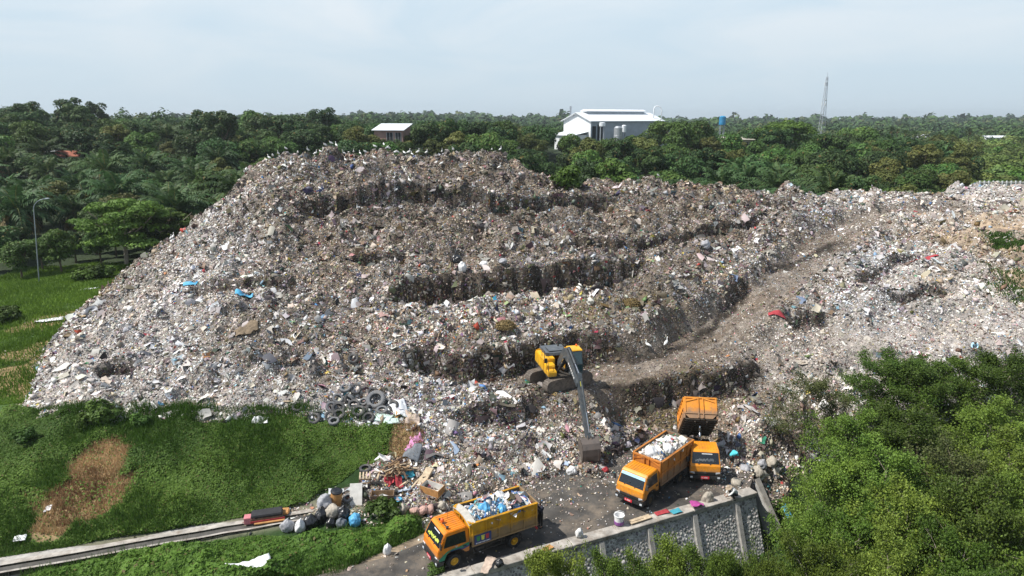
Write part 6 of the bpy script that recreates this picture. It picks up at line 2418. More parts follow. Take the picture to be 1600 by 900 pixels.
def sack(u, v, r, m, lab, tall=1.1, rz=0, tilt=0.0, neck=True, name='sack', cat='sack', group=None, lift=0.0, pos=None, seed=None):
    key = (m, tall, neck, seed)
    if key not in SM: SM[key] = sack_mesh(len(SM) + 1, m, tall, neck)
    p = pos or on(u, v)
    o = link(name, SM[key], None, (p.x, p.y, p.z + r * .66 * tall + lift), (tilt, tilt * .6, rz), r)
    tag(o, lab, cat, group)
    return o


gs = 'filled sacks piled beside the drain'
sack(450, 830, .40, 'sack_grey', 'plump light grey sack at the end of the sack row nearest the drain', 1.05, .4, .15, group=gs)
sack(470, 829, .36, 'sack_white', 'pale narrow sack between the light grey sack and the black bags', 1.25, 1.2, .1, group=gs)
sack(486, 823, .45, 'sack_black', 'shiny black bag next to the pale narrow sack', 1.0, .3, .1, seed=1, group=gs)
sack(502, 815, .45, 'sack_black', 'shiny black bag below the pale upright sack', 1.15, 1.5, .1, seed=2, group=gs)
sack(521, 812, .44, 'sack_beige', 'round beige sack on top of the dark bags', .95, .6, .1, neck=False, group=gs, lift=.25)
sack(517, 822, .32, 'sack_black', 'small dark bag squeezed below the round beige sack', .9, .2, .0, seed=3, group=gs)
sack(538, 812, .42, 'sack_black', 'black bag between the round beige sack and the blue bag', 1.0, .9, .1, seed=4, group=gs, lift=.15)
sack(533, 823, .30, 'tarp_grey', 'crinkled dark grey bag in front of the black bags', 1.0, .4, .1, group=gs)
sack(555, 820, .40, 'sack_blue', 'bright blue bag at the end of the sack row', 1.0, 2.0, .1, group=gs)
sack(508, 801, .46, 'sack_grey', 'tall pale grey woven sack standing behind the black bags', 1.35, 1.0, .05, neck=False, group=gs, lift=.1)
sack(627, 806, .42, 'sack_beige', 'beige sack slumped over a black bag near the road edge', .95, .8, .2, lift=.12)
sack(613, 806, .40, 'sack_black', 'black bag half hidden by the broad leaved bush', 1.0, .8, .2, seed=5)
for i, u in enumerate((648, 660, 672)):
    sack(u, 806 - i * 2, .30, 'sack_pink', 'dull pink bundle in the short row behind the loaded truck cab', 1.25, .5 + i, .9, neck=False, seed=20 + i, group='dull pink bundles by the road')
sack(606, 866, .22, 'sack_white', 'crumpled white bag standing alone at the road edge', 1.9, .3, .1)
sack(691, 795, .30, 'sack_beige', 'beige sack lying beside the loaded truck cab', .9, 2., .5, neck=False)
sack(1105, 787, .34, 'sack_beige', 'tall pale beige sack standing on the yard by the stone wall top', 1.5, .2, .03, neck=False, seed=31)
sack(1126, 697 + 45, .34, 'sack_grey', 'grey sack lying in the waste behind the crouching worker', .8, .4, .6, neck=False) if False else None
sack(1166, 741, .50, 'sack_grey', 'dusty grey sack on the yard corner above the wing wall', .85, .5, .3, neck=False, seed=32)
sack(1182, 744, .46, 'sack_beige', 'brownish sack next to the dusty grey one at the yard corner', .9, 1.5, .3, seed=33)
sack(1150, 757, .40, 'sack_beige', 'flat beige sack lying at the corner behind the crouching worker', .6, .2, .1, neck=False, seed=34)
sack(1205, 728, .42, 'sack_beige', 'tan sack in the waste near the thin sparse tree', .95, 2.5, .3, seed=35)
sack(1190, 730, .36, 'sack_grey', 'greyish sack in the waste beside the tan sack', .9, .9, .3, seed=36)
sack(722, 424, .42, 'sack_white', 'whitish sack standing beside the bent picker on the upper bench', 1.4, .3, .05, neck=False, seed=37)
sack(757, 417, .5, 'sack_white', 'round pale sack lying on the upper bench, beyond the whitish standing sack', .7, .3, .3, neck=False, seed=38)
sack(786, 412, .48, 'sack_grey', 'dull pale sack on the upper bench edge, farther from the picker', .7, 1.3, .3, neck=False, seed=39)
sack(1102, 388, .6, 'sack_grey', 'dark grey round bag on the slope below the haul track', .8, 1.3, .3, seed=40)
sack(945, 738, .24, 'cloth_red', 'red and white tied bag by the excavator bucket', .9, .5, .2, seed=41)
sack(893, 742, .34, 'sack_white', 'white crumpled bag leaning near the excavator bucket', 1.2, .7, .5, neck=False, seed=42)
sack(905, 838, .22, 'sack_white', 'small white bag on the wall coping near the loaded truck', 1.4, .5, .1, seed=43, pos=P(905, 838, .2))
# white sacks riding on the middle truck's load
mt = Matrix.Translation(T2.location) @ Matrix.Rotation(h2, 4, 'Z')
for (x, y, z, r, lab, tall) in ((.35, -.1, 2.55, .52, 'large white sack on top of the middle truck load, at the cab end', .75), (-.55, .45, 2.66, .46, 'white sack in the middle of the middle truck load', .8), (-1.6, -.2, 2.66, .44, 'white sack at the back of the middle truck load', .75)):
    p = mt @ Vector((x, y, z))
    sack(0, 0, r, 'sack_white', lab, tall, x * 3, .15, neck=False, seed=int(50 + r * 100), pos=p - Vector((0, 0, .2)), group='white sacks on the middle truck')
mt1 = Matrix.Translation(T1.location) @ Matrix.Rotation(h1, 4, 'Z')
for (x, y, z, r, m, lab) in ((-.15, .25, 2.62, .40, 'sack_blue', 'bright blue bag on the heap of the picture board truck'), (-1.3, -.3, 2.66, .38, 'sack_white', 'white bag on the heap of the picture board truck'), (-1.0, .55, 2.5, .34, 'sack_blue', 'smaller blue bag at the side of the same heap')):
    p = mt1 @ Vector((x, y, z))
    sack(0, 0, r, m, lab, .8, x, .2, seed=int(80 + r * 100), pos=p - Vector((0, 0, .25)), group='bags on the picture board truck')


# ---- crumpled sheets and cloths
def sheet(u, v, w, d_, m, lab, cat, name, rz=0, amp=.12, lift=.06, seed=1, pos=None, n=14, thick=.012, drape=0.0):
    p = pos or on(u, v)
    xs = np.linspace(-w / 2, w / 2, n); ys = np.linspace(-d_ / 2, d_ / 2, n)
    X_, Y_ = np.meshgrid(xs, ys)
    c, s = math.cos(rz), math.sin(rz)
    k = 1 + .22 * fbm(X_ + seed, Y_, w * .6, 2, seed)
    wx, wy = p.x + (X_ * c - Y_ * s) * k, p.y + (X_ * s + Y_ * c) * k
    base_ = S(wx, wy) if pos is None else np.full(X_.shape, p.z)
    base_ = .5 * base_ + .5 * np.minimum(base_, base_.mean() + .4)
    Z_ = base_ + lift + amp * (fbm(X_ * 1.0 + seed * 3, Y_, .6, 3, seed) * .7 + np.abs(vnoise(X_ / .35 + seed, Y_ / .35, seed)) * .6)
    V = np.stack([wx - p.x, wy - p.y, Z_ - p.z], -1).reshape(-1, 3)
    V2 = V - np.array([0, 0, thick])
    a = (np.arange(n - 1)[:, None] * n + np.arange(n - 1)[None]).ravel()
    Fq = np.stack([a, a + 1, a + n + 1, a + n], -1)
    N0 = n * n
    rim = [i for i in range(n)] + [i * n + n - 1 for i in range(1, n)] + [N0 - 1 - i for i in range(1, n)] + [(n - 1 - i) * n for i in range(1, n - 1)]
    rim = np.array(rim); r2 = np.roll(rim, -1)
    side = np.stack([rim, rim + N0, r2 + N0, r2], -1)
    me = fast_mesh(name, np.concatenate([V, V2]), np.concatenate([Fq, Fq[:, ::-1] + N0, side]), None, [m], True)
    o = link(name, me, None, tuple(p))
    tag(o, lab, cat)
    return o


sheet(385, 518, 1.9, 1.1, 'carpet_brown', 'rolled out brown carpet lying on the side of the dump', 'carpet', 'carpet', .7, .18, .18, 2)
sheet(382, 464, 1.6, 1.0, 'tarp_blue', 'bright blue plastic sheet crumpled on the upper side of the dump', 'plastic sheet', 'plastic_sheet', .2, .2, .12, 3)
sheet(298, 446, 1.3, .7, 'tarp_blue', 'small pale blue plastic sheet high on the dump side', 'plastic sheet', 'plastic_sheet', .2, .12, .12, 13)
sheet(97, 577, 1.2, .6, 'board_white', 'white slab lying near the outer foot of the dump', 'slab', 'slab', 1.0, .03, .15, 4)
sheet(1450, 406, 2.0, .6, 'cloth_red', 'long dull red cloth on the pale waste beside the haul track', 'cloth', 'cloth', -.1, .1, .15, 6)
sheet(1217, 492, 1.5, .45, 'cloth_red', 'bright red cloth strip next to the haul track', 'cloth', 'cloth', -.2, .1, .15, 7)
sheet(625, 642, 1.1, 2.0, 'tarp_white', 'white crumpled sheet hanging at the end of the tyre pile', 'plastic sheet', 'plastic_sheet', .4, .25, .15, 8)
sheet(645, 655, .9, 1.6, 'cloth_beige', 'beige cloth hanging beside the white sheet by the tyre pile', 'cloth', 'cloth', .1, .2, .12, 9)
sheet(600, 655, 1.1, .6, 'foam_green', 'pale green foam slab at the bank edge under the white sheet', 'foam slab', 'foam_slab', -.2, .03, .15, 10, thick=.10)
sheet(612, 660, 1.0, .4, 'foam_green', 'second pale green foam slab, the longer and lower one', 'foam slab', 'foam_slab', .35, .03, .12, 11, thick=.10)
sheet(650, 690, .8, .8, 'cloth_pink', 'pink cloth crumpled at the dry grass edge, upper of two', 'cloth', 'cloth', .3, .2, .12, 12)
sheet(641, 702, .6, .5, 'cloth_pink', 'pink cloth crumpled at the dry grass edge, lower of two', 'cloth', 'cloth', .9, .2, .12, 14)
sheet(644, 712, 1.1, .8, 'tarp_grey', 'dark grey sheet lying above the heap of broken wood', 'sheet', 'plastic_sheet', -.2, .04, .35, 15)
sheet(608, 753, .6, .5, 'cloth_red', 'red cloth below the small leaning tyre', 'cloth', 'cloth', .2, .2, .15, 16)
sheet(624, 758, .45, .7, 'cloth_red', 'red cloth heap beside the open brown box', 'cloth', 'cloth', .2, .2, .18, 17)
sheet(638, 745, .8, .5, 'cloth_teal', 'teal cloth lying beside the heap of broken wood', 'cloth', 'cloth', .3, .2, .15, 18)
sheet(617, 783, .8, .4, 'tarp_blue', 'blue plastic sheet in front of the open brown box', 'plastic sheet', 'plastic_sheet', .3, .12, .12, 19)
sheet(545, 767, 2.3, .4, 'tarp_pale', 'long pale plastic sheet along the foot of the green bank', 'plastic sheet', 'plastic_sheet', .1, .08, .15, 20)
sheet(408, 660, 1.0, .6, 'tarp_white', 'white plastic heap at the edge of the green bank', 'plastic sheet', 'plastic_sheet', .1, .2, .15, 21)
sheet(78, 502, 2.4, 1.2, 'tarp_white', 'white litter sheet spread in the grass beside the bare earth', 'plastic sheet', 'plastic_sheet', .5, .12, .15, 22)
sheet(140, 454, 1.6, .8, 'tarp_white', 'white plastic in the grass near the row of bushes', 'plastic sheet', 'plastic_sheet', .4, .12, .2, 23)
sheet(1090, 792, .8, .5, 'cloth_magenta', 'magenta cloth heap on the coping of the stone wall', 'cloth', 'cloth', .3, .22, .05, 24, pos=P(1089, 790, .22))
sheet(1035, 797, .9, .35, 'cloth_red', 'flat red cloth on the coping of the stone wall', 'cloth', 'cloth', .4, .06, .02, 25, pos=P(1033, 801, .21))
sheet(1055, 798, .7, .4, 'cloth_teal', 'dark teal cloth on the coping, beside the flat red cloth', 'cloth', 'cloth', .4, .1, .02, 26, pos=P(1056, 799, .21))
sheet(1228, 805, .45, .8, 'tarp_blue', 'bright blue rag caught below the wing wall', 'rag', 'rag', .3, .2, .2, 27)
sheet(393, 902, 1.9, 1.3, 'tarp_white', 'big white folded tarpaulin lying in the creepers at the bottom edge', 'tarpaulin', 'tarpaulin', .45, .20, .55, 28, n=22)
sheet(75, 797, .35, .35, 'tarp_white', 'tiny white bag on the dry grass patch', 'bag', 'bag', .3, .2, .15, 29)
sheet(32, 848, .6, .35, 'tarp_white', 'small white scrap in the grass above the drain', 'scrap', 'plastic_scrap', .3, .1, .25, 30)
sheet(762, 885, .5, 1.3, 'cloth_beige', 'pale cloth draped over the coping beside the loaded truck', 'cloth', 'cloth', -.3, .12, .06, 31, pos=P(762, 885, .2))
sack(783, 879, .24, 'sack_black', 'small black bag on the coping beside the pale draped cloth', 1.0, .3, .1, seed=88, pos=P(781, 884, .2))


# ---- boxes, boards, pallet, mattress, drum
def open_box(u, v, w, d_, h, mo, mi_, lab, rz, tilt=.0, name='wooden_box'):
    p = on(u, v)
    r_ = empty(name, tuple(p), rz)
    r_.rotation_euler = (tilt, tilt * .4, rz)
    tag(r_, lab, 'box')
    t = .03
    b = MB(); b.box((0, 0, .02), (w - .002, d_ - .002, .04)); b.build('base', mi_, r_)
    for sy in (-1, 1):
        b = MB(); b.box((0, sy * (d_ / 2 - t / 2), h / 2 + .04), (w, t, h), mi=0); b.box((0, sy * (d_ / 2 - t - .006), h / 2 + .04), (w - 2 * t, .01, h - .01), mi=1); b.build('side_panel', [mo, mi_], r_)
        b = MB(); b.box((sy * (w / 2 - t / 2), 0, h / 2 + .04), (t, d_ - 2 * t, h), mi=0); b.box((sy * (w / 2 - t - .006), 0, h / 2 + .04), (.01, d_ - 2 * t - .02, h - .01), mi=1); b.build('end_panel', [mo, mi_], r_)
    return r_


open_box(676, 770, 1.35, .75, .5, 'wood_orange', 'board_white', 'open orange brown box with a white inside, lying in the rubbish', R(-28), .10)
open_box(598, 782, 1.4, .65, .48, 'wood_dark', 'wood', 'open dark brown box with a pale rim, near the red cloths', R(4), .03)
p = on(571, 757)
r_ = empty('pallet_crate', (p.x, p.y, p.z + .02), R(8)); tag(r_, 'small slatted wooden crate in front of the flat tyre', 'crate')
b = MB()
for i in range(4): b.box((-.3 + i * .2, -.02, .62), (.09, .55, .03), rot=(.35, 0, 0))
b.build('slatted_top', 'wood_pale', r_)
for sx in (-1, 1):
    for sy in (-1, 1):
        b = MB(); b.box((sx * .33, sy * .22, .28), (.05, .05, .6)); b.build('leg', 'wood_dark', r_)
b = MB(); b.box((0, -.22, .2), (.7, .03, .08)); b.box((0, .22, .2), (.7, .03, .08)); b.build('rail', 'wood', r_)
b = MB()
b.box((0, 0, .7), (.75, .05, 1.4)); b.box((0, .03, .7), (.5, .03, 1.0))
p = on(556, 790)
o = b.build('board', 'board_white', None, (p.x, p.y, p.z - .1), (R(-30), 0, R(6)), bevel=.01); tag(o, 'tall pale board leaning behind the sacks', 'board')
p = on(665, 748)
b = MB(); b.box((0, 0, .1), (.5, 1.5, .16), mi=0); b.box((0, -.78, .1), (.5, .08, .17), mi=1)
o = b.build('cupboard_panel', ['wood_pale', 'board_white'], None, (p.x, p.y, p.z + .05), (R(18), 0, R(-18)), bevel=.01); tag(o, 'tan wooden panel with a white end above the open orange brown box', 'panel')
# mattress base on the drain
p = on(418, 812)
r_ = empty('sofa_base', (p.x, p.y, max(p.z, .15)), R(16)); tag(r_, 'black mattress on a red and yellow boards base lying across the drain', 'sofa')
b = MB(); b.box((0, 0, .42), (1.75, .75, .16)); b.build('mattress', 'mattress_black', r_, bevel=.04, seg=2)
b = MB(); b.box((0, -.02, .24), (1.8, .72, .16)); b.build('frame', 'wood_dark', r_, bevel=.01)
b = MB(); b.box((.05, -.36, .14), (1.9, .10, .12)); b.build('rail', 'cloth_red', r_)
b = MB(); b.box((.15, -.50, .08), (1.7, .14, .06)); b.build('board', 'wood_orange', r_)
p = on(391, 818)
b = MB()
b.box((0, 0, .22), (.60, .46, .40))
for i in range(5): b.box((-.24 + i * .12, -.236, .22), (.05, .02, .34))
for i in range(4): b.box((0, -.236, .08 + i * .1), (.56, .02, .03))
o = b.build('plastic_crate', 'pink_crate', None, (p.x, p.y, max(p.z, .15)), (0, 0, R(14))); tag(o, 'faded pink plastic crate at the end of the black mattress', 'crate')
p = on(439, 803)
b = MB(); b.box((0, 0, .1), (1.0, .6, .14)); o = b.build('cushion', 'wood_orange', None, (p.x, p.y, p.z + .05), (R(5), 0, R(10)), bevel=.05, seg=2); tag(o, 'flat mustard cushion between the black mattress and the sacks', 'cushion')
p = on(524, 790)
r_ = empty('drum', (p.x, p.y, p.z - .1)); tag(r_, 'upright brown cardboard drum with a black top behind the sacks', 'drum')
r_.rotation_euler = (.08, .14, 0)
b = MB(); b.lathe([(.02, 0), (.33, 0), (.34, .5), (.33, 1.1), (.30, 1.1), (.30, 1.02), (.02, 1.02)], n=22); b.build('barrel', 'wood_orange', r_)
b = MB(); b.lathe([(.02, 1.10), (.31, 1.10), (.36, 1.12), (.36, 1.18), (.22, 1.24), (.02, 1.22)], n=22); b.build('lid', 'sack_black', r_)
# heap of broken wood: one tangled thing
p = on(616, 738)
b = MB(); wr = random.Random(9)
for i in range(64):
    a = wr.uniform(0, math.pi)
    r = wr.uniform(0, .95)
    t = wr.uniform(0, 6.28)
    b.box((math.cos(t) * r, math.sin(t) * r * .8, .12 + (1 - r) * .55 * wr.uniform(.3, 1.2)), (wr.uniform(.5, 1.5), wr.uniform(.04, .11), wr.uniform(.03, .07)), rot=(wr.uniform(-.3, .3), wr.uniform(-.45, .45), a), mi=wr.choice([0, 0, 1, 2]))
o = b.build('wood_heap', ['wood', 'wood_pale', 'wood_dark'], None, (p.x, p.y, p.z)); tag(o, 'tangled heap of broken wooden frames and sticks at the bank foot', 'wood heap')
for i, (u, v, ln, rz, m, lab) in enumerate(((655, 752, 1.6, 60, 'wood_pale', 'pale stick slanting beside the tan panel'), (626, 762, 1.3, 40, 'wood_pale', 'short pale plank in front of the red cloths'), (590, 750, .9, 85, 'wood_pale', 'thin pale board standing next to the slatted crate'),
                                                (1120, 690, 2.6, 30, 'wood', 'long thin branch sticking out of the waste by the raised bed'), (447, 630, 1.6, -35, 'wood_pale', 'tan plank lying on the dump foot above the bank'))):
    p = on(u, v)
    b = MB(); b.box((0, 0, 0), (ln, .12, .05)); o = b.build('plank', m, None, (p.x, p.y, p.z + .15), (0, R(-14), R(rz)), bevel=.006); tag(o, lab, 'plank')
b = MB(); b.box((0, 0, .03), (1.5, .38, .05)); b.box((-.2, .05, .07), (.9, .2, .03))
q = P(1000, 812, .2); o = b.build('board', 'wood_pale', None, tuple(q), (0, 0, wt + .05)); tag(o, 'flat wooden board lying on the coping of the stone wall', 'board')
b = MB(); b.box((0, 0, .03), (.6, .35, .04)); q = P(856, 857, .2); o = b.build('board', 'wood_orange', None, tuple(q), (0, 0, wt + .3)); tag(o, 'small tan board on the coping near the loaded truck', 'board')
q = P(967, 818, .2)
r_ = empty('bucket', tuple(q)); tag(r_, 'white plastic bucket with a purple foot on the wall coping', 'bucket')
b = MB(); b.lathe([(.02, .02), (.24, .02), (.30, .55), (.32, .55), (.32, .58), (.27, .58), (.22, .06), (.02, .06)], n=20); b.build('pail', 'plain_white', r_)
b = MB(); b.lathe([(.245, 0), (.27, 0), (.285, .2), (.262, .2)], n=20, close=True); b.build('band', 'purple_plastic', r_)
b = MB(); b.tube([(.31, 0, .55), (.26, 0, .75), (0, 0, .86), (-.26, 0, .75), (-.31, 0, .55)], .014, 6); b.build('handle', 'plain_white', r_)
open_box(1126, 788, .75, .6, .32, 'board_white', 'sack_pink', 'white foam box with pink lining by the crouching worker', R(20), .0, 'foam_box')
for (u, v, s, lab) in ((790, 512, .75, 'round clump of dry straw on the bench behind the excavator'), (985, 478, .8, 'low heap of brown straw beside the haul track bank')):
    p = on(u, v)
    g = np.random.default_rng(int(u))
    n = 2600
    d = g.normal(size=(n, 3)); d /= np.linalg.norm(d, axis=1)[:, None]; d[:, 2] = np.abs(d[:, 2])
    pos = d * np.array([1.1, .9, .75]) * s * g.uniform(.75, 1.05, (n, 1))
    V, Fq = cards(pos, d + g.normal(0, .6, (n, 3)), np.full(n, .09), g, 4.0, .2)
    me = fast_mesh('straw_clump', V, Fq, np.clip(np.array([.21, .15, .06]) * g.uniform(.4, 1.5, (n, 1)), .01, .5), ['litter'])
    tag(link('straw_clump', me, None, (p.x, p.y, p.z)), lab, 'straw clump')

# ---- egrets
mat('egret_white', (.80, .80, .78), .8, .06, 8)
mat('egret_bill', (.55, .38, .08), .6, .1, 8)
mat('egret_leg', (.05, .05, .05), .7, .1, 8)


def egret_meshes(pose):
    b = MB()
    hd = .78 if pose == 0 else .60
    b.tube([(-.30, 0, .30), (-.20, 0, .34), (-.05, 0, .40), (.08, 0, .46), (.15, 0, .52), (.15, 0, .60), (.12, 0, hd - .06), (.17, 0, hd), (.22, 0, hd)], [.01, .06, .11, .105, .06, .035, .028, .038, .02], 8)
    o = b.build('body', 'egret_white', smooth=True); body = o.data; D.objects.remove(o)
    b = MB(); b.tube([(.21, 0, hd), (.34, 0, hd - .02)], [.016, .003], 5); o = b.build('bill', 'egret_bill'); bill = o.data; D.objects.remove(o)
    legs = []
    for sy in (-1, 1):
        b = MB(); b.tube([(-.02, sy * .04, .34), (-.05, sy * .04, .17), (0, sy * .04, .0)], .012, 5); b.box((.04, sy * .04, .008), (.12, .05, .016)); o = b.build('leg', 'egret_leg'); legs.append(o.data); D.objects.remove(o)
    return body, bill, legs


EG = [egret_meshes(0), egret_meshes(1)]
er = random.Random(6)
ridge = [(385, 279), (388, 277), (425, 262), (431, 260), (440, 254), (452, 250), (470, 249), (486, 246), (497, 244), (505, 242), (513, 241), (522, 239), (530, 236), (541, 238), (556, 236), (566, 233), (574, 232), (589, 233), (603, 232), (608, 231), (611, 232), (620, 234), (624, 234), (634, 237), (641, 236), (646, 237), (655, 238), (668, 240), (692, 237), (709, 235), (710, 232), (769, 235), (782, 240), (262, 372), (258, 375), (1027, 276)]
slope = [(430, 268), (455, 262), (480, 262), (540, 255), (570, 262), (440, 300), (500, 300), (595, 280), (640, 290), (690, 262), (740, 300), (400, 300), (620, 310), (560, 330), (660, 336), (520, 270), (460, 282), (730, 262), (780, 270), (585, 252), (1040, 545), (1012, 548)]
for i, (u, v) in enumerate(ridge + slope):
    top = i < len(ridge)
    if top:
        # nearest surface point on the skyline in this direction
        d = P(u, 300, 0); d = Vector((d.x, d.y)).normalized()
        rr_ = np.arange(60, 112, .3)
        z = S(d.x * rr_, d.y * rr_)
        j = int(np.argmax((z - H) / rr_))
        p = Vector((d.x * rr_[j], d.y * rr_[j], z[j]))
    else:
        p = on(u, v)
    lab = 'white egret standing on the skyline of the dump' if top else ('white egret on the waste below the skyline of the dump' if v < 400 else 'white egret on the haul track behind the excavator')
    r_ = empty('egret', (p.x, p.y, p.z + .04), er.uniform(0, 6.28))
    tag(r_, lab, 'bird', lab)
    body, bill, legs = EG[er.random() < .4]
    sc = er.uniform(1.0, 1.25)
    r_.scale = (sc,) * 3
    link('body', body, r_); link('bill', bill, r_)
    for q in legs: link('leg', q, r_)

# ---- litter strewn over the yard and road edges
def yard_litter():
    g = np.random.default_rng(41)
    n = 16000
    x = g.uniform(-14, 16, n); y = g.uniform(29, 47, n)
    sd = poly_sd(x, y, [(p.x, p.y) for p in YARD])
    fd = -poly_sd(x, y, FOOTXY)
    pr = np.exp(-np.clip(fd, 0, 20) / 1.6) * 1.0 + .12 + .40 * (fbm(x, y, 2.5, 2, 70) > .35)
    pr *= np.where(x < -4, .45, 1)
    ok = (sd > .1) & (g.random(n) < pr) & (fd > -.5)
    x, y = x[ok], y[ok]
    e = []
    for (u, v, r, m) in ((470, 800, 1.0, 160), (560, 795, 1.5, 420), (640, 795, 1.2, 260), (690, 808, 1.0, 160), (1180, 738, 1.2, 220), (1150, 735, .8, 160), (240, 842, 2.5, 60), (60, 555, 2.0, 120), (70, 500, 1.5, 120), (600, 860, 1.5, 30), (45, 640, 1.2, 80), (1230, 800, .8, 60), (1200, 770, .8, 60)):
        p = on(u, v)
        e.append(np.stack([p.x + g.normal(0, r, m), p.y + g.normal(0, r * .6, m)], -1))
    e = np.concatenate(e)
    x, y = np.append(x, e[:, 0]), np.append(y, e[:, 1])
    n = len(x)
    z = np.where(poly_sd(x, y, [(p.x, p.y) for p in YARD]) > 0, .014, S(x, y))
    w = np.repeat((W_fresh * .7 + W_white * .5 + wv(tan=1, beige=1) * .6)[None], n, 0)
    col = pick_cols(w, g)
    sz = (.035 + .09 * g.random(n) ** 2.2)
    pos = np.stack([x, y, z + sz * .2], -1)
    nr = np.repeat(np.array([[0, 0, 1.0]]), n, 0)
    h_ = n // 2
    V1, F1, C1 = pieces(pos[:h_], nr[:h_], sz[:h_], col[:h_], 0, g)
    V2, F2, C2 = pieces(pos[h_:], nr[h_:], sz[h_:], col[h_:], 1, g)
    return fast_mesh('litter', np.concatenate([V1, V2]), np.concatenate([F1, F2 + len(V1)]), np.concatenate([C1, C2]), ['litter'])


tag(link('litter', yard_litter()), kind='stuff')

# ================================================================ PEOPLE
mat('skin_brown', (.24, .125, .075), .6, .12, 6)
mat('hair_black', (.012, .011, .010), .6, .2, 10)
mat('shirt_navy', (.018, .020, .035), .85, .2, 8)
mat('shirt_turq', (.08, .52, .60), .8, .12, 8)
mat('shirt_white', (.70, .70, .68), .8, .12, 8)
mat('shirt_dark', (.028, .026, .030), .85, .2, 8)
mat('trouser_dark', (.030, .028, .026), .9, .2, 8)
mat('trouser_brown', (.12, .09, .065), .9, .25, 8)
mat('hat_tan', (.42, .33, .24), .9, .2, 8)
mat('shoe', (.02, .018, .016), .8, .2, 8)
mat('eye_white', (.7, .68, .65), .4, .05, 8)


def skin_mesh(name, verts, edges, radii, m, root_i=0, sub=2):
    me = D.meshes.new(name)
    me.from_pydata([tuple(v) for v in verts], edges, [])
    o = D.objects.new(name, me)
    COL.objects.link(o)
    sk = o.modifiers.new('skin', 'SKIN')
    sk.use_smooth_shade = True
    for i, r in enumerate(radii):
        rr_ = r if hasattr(r, '__len__') else (r, r)
        me.skin_vertices[0].data[i].radius = rr_
        me.skin_vertices[0].data[i].use_root = (i == root_i)
    ss = o.modifiers.new('sub', 'SUBSURF')
    ss.levels = sub
    ss.render_levels = sub
    dg = bpy.context.evaluated_depsgraph_get()
    dg.update()
    res = D.meshes.new_from_object(o.evaluated_get(dg))
    res.name = name
    res.materials.clear()
    res.materials.append(M[m])
    D.objects.remove(o)
    return res


